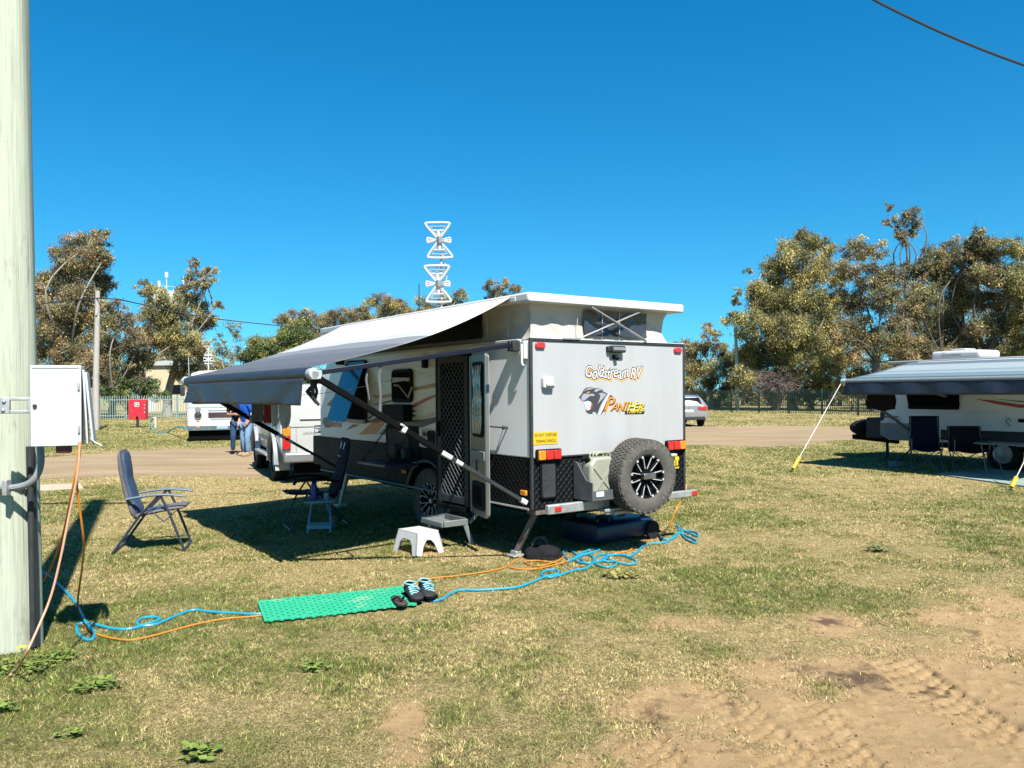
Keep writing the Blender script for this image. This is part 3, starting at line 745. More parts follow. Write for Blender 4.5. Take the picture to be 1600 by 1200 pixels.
wz0, wz1 = 2.285, 2.555; wx0, wx1 = loc_plane_y(916, 500, .03)[0], loc_plane_y(1013, 500, .03)[0]
mb = MB(); rows = []
for j in range(9):
    rows.append([(wx0 + (wx1 - wx0) * i / 20, .052 + .018 * math.sin(i * 1.3 + j) * math.sin(math.pi * j / 8) * .5 + .014 * math.sin(math.pi * j / 8), wz0 + (wz1 - wz0) * j / 8) for i in range(21)])
mb.grid(rows); ww = mb.build('vinyl_window', 'clear_vinyl', cv, fix=False, smooth=80)
mb = MB(); rows = []
sy0, sy1 = loc_plane_x(752, 500, .04)[0], loc_plane_x(600, 530, .04)[0]
for j in range(7):
    rows.append([(.052 - .012 * math.sin(math.pi * j / 6), sy0 + (sy1 - sy0) * i / 24, 2.285 + .26 * j / 6) for i in range(25)])
mb.grid(rows); mb.build('vinyl_window', 'black', cv, fix=False)
mb = MB()
for x in (1.0, 1.25, .65): mb.tube([(x, .048 + .004, 2.24), (x + .005, .046, 2.57)], .004, 5)
for y in (.42, .8): mb.tube([(.03, y, 2.26), (.035, y, 2.5)], .006, 5)
mb.each('seam', 'canvas', cv)
mb = MB()
a0, a1 = loc_plane_y(905, 527, -.01)[0], loc_plane_y(1008, 530, -.01)[0]
mb.bar((a0, -.012, 2.245), (loc_plane_y(1000, 487, -.01)[0], -.012, 2.565), .012, .036, up=(0, 1, 0))
mb.bar((a1, -.028, 2.245), (loc_plane_y(922, 480, -.01)[0], -.028, 2.575), .012, .036, up=(0, 1, 0))
mb.box((a0 - .12, -.02, 2.238), (.22, .03, .02))
mb.each('scissor_strut', 'galv', van, bevel=.003)
mb = MB(); rp_ = [(-.06, -.05), (2.17, -.05), (2.17, L_ - .15), (2.0, L_ - .02), (.1, L_ - .02), (-.06, L_ - .15)]
mb.prism(rp_, (0, 0, 2.585), (1, 0, 0), (0, 1, 0), .095)
rf = mb.build('pop_top_roof', 'white', van, bevel=.022, bseg=3)
mb = MB(); mb.box((-.061, .2, 2.625), (.012, .09, .05)); mb.box((1.05, 1.55, 2.70), (.5, .5, .06)); mb.box((1.05, 3.6, 2.70), (.6, .7, .06)); mb.box((1.05, -.052, 2.60), (2.18, .012, .02)); mb.each('hatch', 'white', rf, bevel=.01)

# ---------------- left wall graphics
def gfx(name, mat, polys, off):
    mb = MB()
    for k, p in enumerate(polys): side_poly(mb, spx(p), off + .0006 * k, .002)
    return mb.each(name, mat, van, smooth=0)
gfx('side_stripe', 'gold_gfx', [[(581, 617.5), (600, 617), (614, 614), (614, 619.5), (600, 622), (588, 622.5)], [(645, 606), (686, 597), (686, 604), (645, 611)]], .004)
gfx('side_stripe', 'red_gfx', [[(640, 634), (665, 622), (686, 614), (686, 617.5), (668, 626), (643, 639)]], .0045)
gfx('side_stripe', 'orange_gfx', [[(561, 679), (586, 656), (606, 648), (602, 661), (587, 678)]], .005)
gfx('side_stripe', 'cream_gfx', [[(640, 652), (665, 649), (686, 640), (686, 646.5), (665, 655), (640, 658)], [(588, 679), (606, 661), (606, 664), (594, 679)]], .0055)
gfx('side_stripe', 'black_gfx', [[(571, 660), (590, 652), (612, 648), (640, 657), (665, 655), (686, 650), (686, 658), (660, 668), (630, 670), (606, 656), (590, 660)], [(541, 672), (552, 663), (562, 664)], [(580, 633), (600, 628), (615, 624), (615, 627), (600, 631)], [(593, 679), (606, 665), (606, 679)]], .006)
gfx('side_stripe', 'dgrey_gfx', [[(511, 633), (524, 619), (526, 636)], [(640, 640), (652, 642), (642, 646), (652, 650), (640, 652)]], .0085)
# small cat emblem and lettering low at the front
ez = spx([(506, 653), (515, 651), (519, 659), (516, 668), (509, 668), (505, 660)])
mb = MB(); side_poly(mb, ez, .009, .002)
mb.build('emblem', 'dgrey_gfx', van, smooth=0)
mb = MB(); ty, tz = loc_plane_x(514, 666)
mb.text('Panther', .15, lambda x, y: (-.011, ty - x * 1.0, tz + y * .9), shear=.3, offset=.003); ob_ = mb.build('emblem_lettering', 'orange_gfx', van, smooth=0, fix=False)

# ---------------- windows and hatches of the left wall
def side_rrect(mb, y0, y1, z0, z1, r, off, th, mi=0):
    return mb.prism([(-(p[0]), p[1]) for p in rrect(y1 - y0, z1 - z0, r, 5, ((y0 + y1) / 2, (z0 + z1) / 2))], (-off + th, 0, 0), (0, -1, 0), (0, 0, 1), th, mi)
fy0, fy1 = loc_plane_x(574, 600)[0], loc_plane_x(543, 600)[0]; fz1, fz0 = loc_plane_x(574, 562)[1], loc_plane_x(574, 662)[1]
mb = MB(); side_rrect(mb, fy0, fy1, fz0, fz1, .06, .018, .018); fw = mb.build('window', 'black', van)
mb = MB(); side_rrect(mb, fy0 + .05, fy1 - .05, fz0 + .06, fz1 - .05, .04, .021, .002); mb.build('pane', 'matte_black', fw)  # black sheet put in for the dark inside; the opening has no glass
mb = MB(); mb.box((-.03, (fy0 + fy1) / 2 , fz0 + .03), (.05, fy1 - fy0 - .06, .05)); mb.build('sill', 'light_grey', fw, bevel=.006)
# the opened acrylic flap, hinged along the top
hx, hz = -.03, fz1 - .02
th_ = R(20); fl = (fz1 - fz0) * 1.0
ux = Vector((0, -1, 0)); uyv = Vector((-math.sin(th_), 0, -math.cos(th_)))
mb = MB(); w2 = (fy1 - fy0)
mb.prism([(p[0], p[1]) for p in rrect(w2, fl, .07, 5, (0, fl / 2))], Vector((hx, (fy0 + fy1) / 2, hz)), ux, uyv, .012)
fp = mb.build('window_flap', 'flap_blue', fw, bevel=.003)
mb = MB(); e = Vector((hx, (fy0 + fy1) / 2, hz)) + uyv * fl * .62
mb.bar(e, e + Vector((.05, 0, .0)), .02); mb.tube([e + Vector((0, w2 * .45, 0)), Vector((-.02, fy1 - .05, fz0 + .3))], .007, 6); mb.tube([e + Vector((0, -w2 * .45, 0)), Vector((-.02, fy0 + .05, fz0 + .3))], .007, 6); mb.each('flap_stay', 'black', fw)
y1_, y0_ = loc_plane_x(615, 600)[0], loc_plane_x(646, 600)[0]; z1_, z0_ = loc_plane_x(630, 577)[1], loc_plane_x(630, 629)[1]
mb = MB(); side_rrect(mb, y0_, y1_, z0_, z1_, .07, .035, .035); sw = mb.build('window', 'black', van, bevel=.006)
mb = MB(); side_rrect(mb, y0_ + .035, y1_ - .035, z0_ + .04, z1_ - .04, .05, .038, .002); mb.build('pane', 'matte_black', sw)
mb = MB(); side_poly(mb, spx([(617.5, 590), (644, 590), (644, 596), (636, 595), (617.5, 598)]), .0415, .002); mb.tube([(-.041,) + loc_plane_x(u, v, -.04) for u, v in ((616, 602), (623, 602), (631, 612), (638, 621), (641, 612), (644, 605))], .012, 6); mb.build('blind', 'light_grey', sw)  # white glints on the window glass built as a grey strip and curve
y1_, y0_ = loc_plane_x(611, 645)[0], loc_plane_x(645, 645)[0]; z1_, z0_ = loc_plane_x(630, 632)[1], loc_plane_x(630, 658)[1]
mb = MB(); side_rrect(mb, y0_, y1_, z0_, z1_, .04, .13, .13); mb.build('fold_out_box', 'black', van, bevel=.008)
# kitchen hatch, open: dark recess with a fold-down table on struts
ky1, ky0 = loc_plane_x(604, 690)[0], loc_plane_x(655, 690)[0]; kz1, kz0 = loc_plane_x(604, 663)[1], loc_plane_x(604, 716)[1]
mb = MB(); side_rrect(mb, ky0, ky1, kz0, kz1, .03, .010, .010); kh = mb.build('kitchen_hatch', 'black', van)
mb = MB(); side_rrect(mb, ky0 + .25, ky1 - .06, kz0 + .07, kz1 - .05, .02, .013, .002); mb.build('recess', 'brown_inside', kh)  # flat panel; the hatch's shaded inside is put into its colour
mb = MB(); mb.box((-.24, (ky0 + ky1) / 2 - .05, kz0 - .02), (.46, ky1 - ky0 - .1, .035)); tb = mb.build('fold_down_table', pm('navy_laminate', (.02, .035, .09), .3, var=.1), kh, bevel=.005)
mb = MB(); mb.tube([(-.40, ky0 + .12, kz0), (-.02, ky0 + .10, kz0 + .42)], .008, 6); mb.tube([(-.40, ky1 - .12, kz0), (-.02, ky1 - .10, kz0 + .42)], .008, 6); mb.each('strut', 'dark_grey', kh)
mb = MB(); mb.box((-.05, ky1 - .35, kz0 + .12), (.09, .12, .16)); mb.box((-.05, ky1 - .62, kz0 + .1), (.09, .1, .12)); mb.each('gas_fitting', 'dark_grey', kh, bevel=.01)
# white service panel by the door
y1_, y0_ = loc_plane_x(660, 690)[0], loc_plane_x(686, 690)[0]; z1_, z0_ = loc_plane_x(672, 670)[1], loc_plane_x(672, 700)[1]
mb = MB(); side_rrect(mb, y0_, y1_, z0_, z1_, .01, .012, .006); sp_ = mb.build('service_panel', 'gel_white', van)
mb = MB(); side_rrect(mb, y0_ + .06, y0_ + .25, z0_ + .04, z1_ - .02, .03, .016, .003); mb.build('fridge_vent', 'black', sp_)
mb = MB(); side_rrect(mb, y1_ - .12, y1_ - .05, z0_ + .03, z0_ + .11, .034, .016, .003); mb.text('blue', .09, lambda x, y: (-.017, y1_ - .03 - x, z1_ - .09 + y), offset=.002); mb.build('badge', 'navy', sp_, fix=False)
mb = MB(); mb.box((-.03, loc_plane_x(667, 567)[0], loc_plane_x(667, 565)[1]), (.06, .09, .16)); mb.build('porch_light', 'black', van, bevel=.02)
for (u, v, mt) in ((633, 737, 'amber_lens'), (651, 725, 'light_grey'), (820, 770, 'amber_lens')):
    y, z = loc_plane_x(u, v); mb = MB(); mb.box((-.014, y, z), (.028, .10, .055)); mb.build('side_marker' if mt == 'amber_lens' else 'water_inlet', mt, van, bevel=.01)

# ---------------- doorway, screen door, opened outer leaf, step
dy0, dy1, dz0, dz1 = 1.085, 1.775, .40, 2.13
mb = MB()
for a, b in (((dy0, dz0), (dy0, dz1)), ((dy1, dz0), (dy1, dz1))): mb.box((-.012, a[0], (a[1] + b[1]) / 2), (.05, .045, dz1 - dz0 + .04))
mb.box((-.012, (dy0 + dy1) / 2, dz1), (.05, dy1 - dy0 - .045, .045)); mb.box((-.03, (dy0 + dy1) / 2, dz0), (.085, dy1 - dy0 - .045, .05))
dr = mb.build('door_frame', 'black', van, bevel=.005)
mb = MB(); mb.box((-.012, (dy0 + dy1) / 2, (dz0 + dz1) / 2), (.012, dy1 - dy0 - .05, dz1 - dz0 - .05)); sd = mb.build('screen_door', 'matte_black', van)  # black panel put in for the dark interior seen through the mesh
mb = MB(); yy0, yy1, zz0, zz1 = dy0 + .09, dy1 - .1, dz0 + .14, dz1 - .08; st = .062
def clipline(y, z, d):    # diagonal through (y, z) clipped to the opening
    ts = [(yy0 - y), (yy1 - y), (zz0 - z) * d, (zz1 - z) * d]; lo = max(min(ts[0], ts[1]), min(ts[2], ts[3])); hi = min(max(ts[0], ts[1]), max(ts[2], ts[3]))
    return (lo, hi) if hi > lo else None
for d in (1, -1):
    k = -40
    for k in range(-60, 60):
        z = (zz0 + zz1) / 2 + k * st * 1.3; y = (yy0 + yy1) / 2
        c = clipline(y, z, d)
        if c: mb.bar((-.024 - .002 * d, y + c[0], z + c[0] * d), (-.024 - .002 * d, y + c[1], z + c[1] * d), .005, .011, up=(1, 0, 0))
mb.build('grille', 'trim_grey', sd, smooth=0)
mb = MB()
for y in (dy0 + .05, dy1 - .06): mb.box((-.026, y, (dz0 + dz1) / 2), (.024, .07, dz1 - dz0 - .06))
for z in (dz0 + .09, dz1 - .06): mb.box((-.026, (dy0 + dy1) / 2, z), (.024, dy1 - dy0 - .18, .08))
mb.build('frame', 'dark_grey', sd, bevel=.004)
mb = MB(); mb.box((-.045, dy1 - .06, 1.28), (.03, .05, .18)); mb.tube([(-.07, dy1 - .06, 1.24), (-.07, dy1 - .06, 1.33)], .01, 6); mb.build('latch', 'black', sd, bevel=.006)
# leaf: hinge line at y = dy0, swung back along the wall
hp = Vector((-.03, dy0 - .03, 0)); ep = Vector((-.175, .53, 0)); ld = (ep - hp); LW = ld.length; ld.normalize(); nrm = Vector((ld.y, -ld.x, 0)); nrm = nrm if nrm.x < 0 else -nrm
def leafpoly(mb, pts, off, th, mi=0): return mb.prism([(a, b) for a, b in pts], hp + nrm * (off - th), ld, (0, 0, 1), th if ld.cross(Vector((0, 0, 1))).dot(nrm) > 0 else -th, mi)
mb = MB(); leafpoly(mb, rrect(LW, 1.72, .05, 5, (LW / 2, .385 + .86)), 0, .032); leaf = mb.build('door', 'mirror_panel', van, bevel=.006)
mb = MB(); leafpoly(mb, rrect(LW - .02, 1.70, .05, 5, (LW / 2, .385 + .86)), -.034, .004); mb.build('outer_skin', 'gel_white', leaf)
mb = MB()
for a in (.012, LW - .012): leafpoly(mb, [(a - .012, .40), (a + .012, .40), (a + .012, 2.09), (a - .012, 2.09)], .008, .012)
mb.each('edge_trim', 'alu', leaf, bevel=.003)
mb = MB(); leafpoly(mb, rrect(LW - .16, .80, .06, 5, (LW / 2, 1.62)), .012, .016); dw = mb.build('door_window', 'black', leaf, bevel=.008)
mb = MB(); rows = []
for j in range(15):
    rows.append([hp + nrm * (.016 + .007 * math.sin(i * 2.1 + j * .5)) + ld * (.12 + (LW - .24) * i / 10) + Vector((0, 0, 1.26 + .72 * j / 14)) for i in range(11)])
mb.grid(rows); mb.build('blind', 'silver_foil', dw, fix=False)
mb = MB(); leafpoly(mb, rrect(LW - .14, .30, .05, 5, (LW / 2, .60)), .014, .018); vt = mb.build('door_vent', 'black', leaf, bevel=.01)
mb = MB(); leafpoly(mb, rrect(LW - .24, .20, .02, 5, (LW / 2, .60)), .018, .004); mb.build('vent_mesh', 'matte_black', vt)
mb = MB(); leafpoly(mb, rrect(LW - .06, .10, .01, 3, (LW / 2, 1.03)), .02, .02); leafpoly(mb, rrect(.05, .22, .01, 3, (LW * .33, .93)), .018, .016); mb.build('crossbar', 'mid_grey', leaf, bevel=.005)
cy, cz = loc_plane_x(793, 668)
mb = MB(); mb.tube([(-.05, .70, cz + .005), (-.05, cy, cz)], .008, 6); mb.ball((-.05, cy, cz), .022, 8, 6); mb.tube([(-.0, cy, cz), (-.05, cy, cz)], .012, 6); mb.tube([(-.05, cy, cz), (-.06, .62, cz - .42)], .003, 5); mb.build('door_stay', 'dark_grey', van)
# pull-out step
mb = MB(); sx0, sx1, sy0_, sy1_, sz = -.36, -.05, 1.09, 1.58, .25
mb.box(((sx0 + sx1) / 2 - .06, (sy0_ + sy1_) / 2, sz + .035), (.16, sy1_ - sy0_ - .03, .018))
for y in (sy0_, sy1_): mb.box(((sx0 + sx1) / 2, y, sz + .03), (sx1 - sx0, .03, .07))
mb.box((sx0, (sy0_ + sy1_) / 2, sz + .02), (.03, sy1_ - sy0_ - .03, .06)); mb.box((sx1, (sy0_ + sy1_) / 2, sz + .02), (.03, sy1_ - sy0_ - .03, .10))
stp = mb.build('entry_step', pm('step_grey_green', (.19, .215, .21), .5), van, bevel=.008)
mb = MB(); mb.bar((-.05, sy0_ - .03, sz + .02), (.12, sy0_ - .03, .44), .03); mb.bar((-.05, sy1_ + .03, sz + .02), (.12, sy1_ + .03, .44), .03); mb.bar((-.10, sy0_ - .03, sz), (-.06, sy0_ - .10, sz - .20), .035); mb.bar((-.20, sy1_ - .02, sz), (-.18, sy1_, sz - .17), .03); mb.each('step_bracket', 'mid_grey', stp)

# ---------------- running gear
def wheel(parent, name, mtx, rad, wid, rimr, spokes=8, tread=64, rubber='rubber', spoke_mat='black', bright='machined', detailed=True, words=True):
    mb = MB(); hw = wid / 2; prof = [(rimr * .97, -hw * .80), (rimr * 1.04, -hw * .90), (rimr + (rad - rimr) * .45, -hw * 1.03), (rad * .94, -hw * .96), (rad * .975, -hw * .88)]
    full = prof + [(rad * .978, 0)] + [(r, -z) for r, z in prof[::-1]]
    mb.lathe(full, tread, mtx)
    if detailed:              # staggered tread blocks
        for row, z0 in enumerate((-.72, -.36, 0, .36, .72)):
            for k in range(tread):
                a = 2 * math.pi * (k + .5 * (row % 2)) / tread; m3 = mtx @ Matrix.Rotation(a, 4, 'Z')
                c = m3 @ Vector((rad * .987, 0, z0 * hw)); q = m3.to_3x3() @ Euler((0, 0, 0)).to_matrix() @ Matrix.Rotation(R(18 if row % 2 else -18), 3, 'X')
                mb.box(c, (rad * .035, 2 * math.pi * rad / tread * .72, hw * .30), q)
        for k in range(tread // 2):
            a = 2 * math.pi * k / (tread // 2); m3 = mtx @ Matrix.Rotation(a, 4, 'Z')
            mb.box(m3 @ Vector((rad * .945, 0, hw * .93)), (rad * .06, 2 * math.pi * rad / tread * 1.0, hw * .12), m3.to_3x3())
    ty = mb.build('tyre', rubber, parent, smooth=30)
    if words and detailed:
        mb = MB()
        for txt, a_c, rr in (('RADIAL A/T', R(100), (rad + rimr) * .5), ('COOPER', R(-25), (rad + rimr) * .5)):
            sz = (rad - rimr) * .34
            for k, ch in enumerate(txt):
                aa = a_c + (k - (len(txt) - 1) / 2) * sz * .95 / rr * 1.0 * (1 if a_c > 0 and False else -1)
                ex = Vector((math.sin(aa), -math.cos(aa), 0)); ey = Vector((math.cos(aa), math.sin(aa), 0))
                mb.text(ch, sz, lambda x, y, ex=ex, ey=ey: mtx @ (ey * (rr + y - sz * .35) + ex * (x - sz * .3) + Vector((0, 0, hw * 1.045))), offset=.002)
        mb.build('sidewall_lettering', pm('raised_rubber', (.19, .18, .165), .9), ty, smooth=0, fix=False)
    mb = MB(); mb.lathe([(rimr, -hw * .8), (rimr * .99, hw * .86), (rimr * .93, hw * .82), (rimr * .90, hw * .30), (rimr * .2, hw * .22), (.001, hw * .22)], 48, mtx)
    rim = mb.build('rim', spoke_mat, parent)
    mb = MB(); mb2 = MB()
    for k in range(spokes):
        a = 2 * math.pi * k / spokes; m3 = mtx @ Matrix.Rotation(a, 4, 'Z'); q = m3.to_3x3()
        for s in (-1, 1):
            mb.bar(m3 @ Vector((rimr * .24, s * rimr * .07, hw * .52)), m3 @ Vector((rimr * .90, s * rimr * .17, hw * .72)), rimr * .10, hw * .2, up=q @ Vector((0, 0, 1)))
            mb2.bar(m3 @ Vector((rimr * .34, s * rimr * .125, hw * .66)), m3 @ Vector((rimr * .88, s * rimr * .225, hw * .80)), rimr * .035, hw * .06, up=q @ Vector((0, 0, 1)))
            mb2.box(m3 @ Vector((rimr * .94, s * rimr * .17, hw * .86)), (rimr * .09, rimr * .10, hw * .08), q)
    mb.lathe([(rimr * .26, hw * .4), (rimr * .24, hw * .62), (rimr * .001, hw * .64)], 20, mtx)
    mb.build('spoke', spoke_mat, rim, bevel=rimr * .012); mb2.build('machined_edge', bright, rim)
    mb = MB(); mb.lathe([(rimr * .15, hw * .6), (rimr * .14, hw * .76), (.001, hw * .78)], 16, mtx); mb.build('hub_cap', bright, rim)
    return ty
wl = bpy.data.objects.new('wheel', None); C.objects.link(wl); wl.parent = van; wl.location = (.13, WY, WZ)
wheel(wl, 'wheel', Matrix.Rotation(R(-90), 4, 'Y'), .392, .25, .215, rubber='rubber', tread=56, words=False)
wr = bpy.data.objects.new('wheel', None); C.objects.link(wr); wr.parent = van; wr.location = (W_ - .13, WY, WZ)
wheel(wr, 'wheel', Matrix.Rotation(R(90), 4, 'Y'), .392, .25, .215, rubber='rubber', tread=40, detailed=False)
mb = MB(); mb.tube([(.2, WY, WZ), (W_ - .2, WY, WZ)], .045, 10); mb.build('axle', 'matte_black', van)
# drawbar, coupling, front box, jockey wheel
mb = MB()
mb.bar((.45, 4.9, .46), (1.07, 7.35, .46), .07, .13); mb.bar((1.75, 4.9, .46), (1.13, 7.35, .46), .07, .13); mb.box((1.1, 7.5, .50), (.12, .45, .10)); mb.box((1.1, 6.2, .47), (.9, .06, .08))
mb.build('drawbar', 'matte_black', van, bevel=.006)
mb = MB(); mb.box((1.1, 5.85, .78), (1.75, .75, .46)); fb = mb.build('front_tool_box', 'checker', van, bevel=.02)
mb = MB()
for i in range(16):
    x = .25 + 1.7 * i / 15; mb.tube([(x, 5.5, 1.02), (x, 5.5, 1.17), (x, 6.2, 1.17), (x, 6.2, 1.02)], .005, 4)
for z in (1.06, 1.12, 1.17): mb.tube([(.25, 5.5, z), (1.95, 5.5, z), (1.95, 6.2, z), (.25, 6.2, z)], .006, 4, closed=True)
mb.build('mesh_basket', 'galv', fb)
mb = MB(); mb.tube([(.75, 6.35, .95), (.75, 6.35, .3)], .03, 8); mb.tube([(.70, 6.35, .17), (.80, 6.35, .17)], .1, 14); mb.each('jockey_wheel', 'dark_grey', van)
mb = MB(); mb.box((1.1, .9, .44), (1.2, 1.1, .16)); mb.box((1.1, 3.6, .45), (1.3, 1.2, .14)); mb.each('water_tank', 'matte_black', van, bevel=.03)
# corner jacks
def jack(x, y, foot):
    f = to_local(foot); mb = MB(); a = Vector((x, y, .50)); b = Vector((f.x, f.y, .035))
    mb.bar(a, b, .045, .055); d = (b - a); mb.bar(a + d * .1 + Vector((.03, .02, 0)), a + d * .92 + Vector((.03, .02, 0)), .014, .035); mb.box((x, y, .50), (.14, .16, .07))
    j = mb.build('corner_jack', 'rust', van, bevel=.004)
    mb = MB(); mb.box((f.x, f.y, .02), (.16, .15, .016)); mb.box((f.x, f.y, .045), (.07, .10, .04)); mb.build('foot', 'galv', j, bevel=.004)
jack(.14, .10, G(806, 870)); jack(W_ - .35, .30, G(1003, 830))
jk = to_local(G(536, 806)); mb = MB(); mb.tube([(.18, 4.75, .52), (.12, 4.9, .015)], .032, 8); mb.box((.12, 4.9, .02), (.16, .16, .03)); mb.build('corner_jack', 'galv', van)

# ---------------- rear wall
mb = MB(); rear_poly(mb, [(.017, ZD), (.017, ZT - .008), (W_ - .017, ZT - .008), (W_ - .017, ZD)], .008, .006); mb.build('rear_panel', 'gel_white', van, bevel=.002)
mb = MB(); mb.box((W_ / 2, -.008, ZD), (W_ - .04, .014, .014)); mb.build('rear_seam', 'dark_grey', van)
def rbox(name, mat, u, v, w, h, d, bev=.01, parent=van, off=.008, r=None):
    x, z = loc_plane_y(u, v, -off); mb = MB(); mb.prism(rrect(w, h, r or min(w, h) * .35, 5, (x, z)), (0, -off + .001, 0), (1, 0, 0), (0, 0, 1), d); return mb.build(name, mat, parent, bevel=bev)
rbox('clearance_light', 'red_lens', 843, 540, .12, .062, .025); rbox('clearance_light', 'red_lens', 1058, 547.5, .12, .06, .025)
# number-plate style floodlight (white) at the left
x, z = loc_plane_y(853, 598); mb = MB(); mb.prism(rrect(.14, .115, .02, 4, (x, z)), (0, -.008, 0), (1, 0, 0), (0, 0, 1), .05); pl = mb.build('flood_light', 'white_plastic', van, bevel=.012)
mb = MB(); mb.box((x + .005, -.062, z - .012), (.10, .02, .05), (R(-20), 0, 0)); mb.build('lens', 'light_grey', pl, bevel=.006)
# reversing camera and its light bar
x, z = loc_plane_y(960, 546); mb = MB(); mb.prism(rrect(.20, .075, .02, 4, (x, z)), (0, -.008, 0), (1, 0, 0), (0, 0, 1), .07); mb.box((x - .115, -.03, z), (.035, .05, .06)); cb = mb.build('lamp_bar', 'dark_grey', van, bevel=.01)
mb = MB(); mb.box((x, -.081, z + .005), (.17, .006, .035)); mb.build('lens', 'mid_grey', cb)
x2, z2 = loc_plane_y(958.5, 561); mb = MB(); mb.tube([(x2, -.005, z2 + .02), (x2, -.03, z2 + .02)], .026, 12); mb.tube([(x2, -.03, z2 + .025), (x2 + .01, -.062, z2)], [.028, .023], 14); mb.build('reversing_camera', 'black', van)
# lettering
def rtext(s, u, v, size, mat, name, off, shear=0., offset=0., sx=1., dx=0., dz=0., slope=0., parent=van, space=1., al='LEFT'):
    x, z = loc_plane_y(u, v); mb = MB()
    mb.text(s, size, lambda a, b: (x + dx + a * sx, -off, z + dz + b + a * slope), shear=shear, offset=offset, space=space, align=al)
    return mb.build(name, mat, parent, smooth=0, fix=False)
gx0, gz0 = loc_plane_y(911.5, 590.2); gx1, gz1 = loc_plane_y(1003, 589.5)
def brand(name, mat, off, dx, dz, ofs):
    mb = MB(); mb.text('Goldstream RV', .175, lambda a, b: (a, -off, b), shear=.32, offset=ofs, space=.93)
    w_ = brand.w = getattr(brand, 'w', None) or max(v[0] for v in mb.v)
    k = (gx1 - gx0) / w_; mb.v = [(gx0 + v[0] * k + dx, v[1], gz0 + v[2] * 1.0 + dx * 0 + dz + .012 * math.sin(v[0] * 26)) for v in mb.v]
    return mb.build(name, mat, van, smooth=0, fix=False)
brand('lettering', 'white_gfx', .0124, 0., 0., .0005); brand('lettering_outline', 'black_gfx', .0108, 0., 0., .0088); brand('lettering_shadow', 'shadow_orange', .0095, .020, -.026, .003)
# snarling cat emblem traced on the wall
def ez_(L): return rpx([(880 + a / 8, 540 + b / 8) for a, b in L])
def emb(name, mat, polys, off):
    mb = MB()
    for p in polys: rear_poly(mb, ez_(p), off, .0012)
    return mb.build(name, mat, van, smooth=0)
emb('emblem_head', 'dgrey_gfx', [[(192, 640), (215, 615), (232, 585), (252, 548), (285, 524), (340, 520), (385, 532), (440, 528), (480, 548), (490, 572), (548, 600), (520, 640), (490, 690), (460, 745), (440, 800), (415, 866), (398, 830), (360, 825), (362, 850), (320, 855), (285, 835), (268, 800), (300, 815), (335, 795), (352, 745), (340, 710), (300, 690), (255, 698), (225, 690), (212, 662), (195, 658)]], .0102)
emb('emblem_highlight', 'grey_gfx', [[(222, 640), (240, 605), (280, 598), (318, 610), (345, 600), (385, 610), (375, 632), (335, 628), (310, 640), (290, 660), (250, 690), (228, 686), (216, 662)], [(262, 556), (300, 532), (350, 528), (378, 535), (330, 548), (285, 552), (255, 572)], [(378, 572), (400, 540), (450, 535), (476, 552), (430, 562), (405, 580)], [(432, 600), (480, 588), (532, 606), (505, 640), (470, 680), (420, 730), (450, 660), (455, 620)]], .0114)
emb('emblem_mouth', 'white_gfx', [[(250, 705), (300, 690), (338, 708), (345, 745), (335, 790), (305, 810), (278, 780)], [(470, 790), (500, 715), (560, 610), (580, 605), (530, 680), (500, 760), (455, 860), (438, 866)]], .0117)
emb('emblem_tongue', 'red_gfx', [[(352, 720), (358, 745), (348, 785), (330, 800), (328, 770), (340, 740)]], .0130)
emb('emblem_eye', 'orange2_gfx', [[(282, 582), (322, 572), (318, 590), (296, 600)]], .0132)
emb('emblem_fade', 'dgrey_gfx', [[(548, 650), (575, 612), (620, 640), (600, 655), (560, 668)], [(505, 770), (540, 690), (560, 680), (520, 800), (455, 872)]], .0106)
# PANTHER, slanted, orange running to yellow
for dxx, mat_, off in ((.010, 'black_gfx', .0136), (0., None, .0152)):
    x0, z0 = loc_plane_y(941, 643)
    for i, (ch, xo, sz, m_) in enumerate((('P', .0, .25, 'orange2_gfx'), ('A', .105, .15, 'orange2_gfx'), ('N', .185, .15, 'orange2_gfx'), ('T', .262, .185, 'shadow_orange'), ('H', .335, .185, 'yellow_gfx'), ('E', .425, .15, 'yellow_gfx'), ('R', .492, .165, 'yellow_gfx'))):
        mb = MB(); mb.text(ch, sz, lambda a, b, xo=xo: (x0 + xo + dxx + a * .95, -off - i * 1e-4, z0 + .015 + b * .80 - dxx * .8 - (xo * .05)), shear=.42, offset=.0015)
        mb.build('wordmark_letter' if mat_ is None else 'wordmark_outline', mat_ or m_, van, smooth=0, fix=False)
emb('wordmark_stroke', 'orange2_gfx', [[(575, 705), (540, 800), (508, 866), (530, 780), (552, 712)], [(722, 760), (690, 868), (700, 790)]], .0148)
emb('wordmark_stroke', 'yellow_gfx', [[(938, 762), (1026, 802), (1000, 792), (920, 768)]], .0150)
emb('model_plate', 'black_gfx', [[(772, 820), (1008, 817), (1000, 852), (758, 856)]], .0125)
rtext('1760 RE', 977.5, 646, .062, 'yellow_gfx', 'model_lettering', .0142, shear=.15, sx=1.08, offset=.001, slope=.01)
# yellow warning plate
wx_, wz_ = loc_plane_y(851.5, 684.5); mb = MB(); rear_poly(mb, [(wx_ - .155, wz_ - .062), (wx_ + .155, wz_ - .062), (wx_ + .155, wz_ + .062), (wx_ - .155, wz_ + .062)], .0125, .003); wp = mb.build('warning_plate', 'yellow', van)
mb = MB()
for s_, dz_ in (('DO NOT OVERTAKE', .018), ('TURNING VEHICLE', -.042)): MB().text(s_, .042, lambda a, b, dz_=dz_: (wx_ + a * .72, -.0145, wz_ + dz_ + b), align='CENTER').build('lettering', 'black_gfx', wp, smooth=0, fix=False)
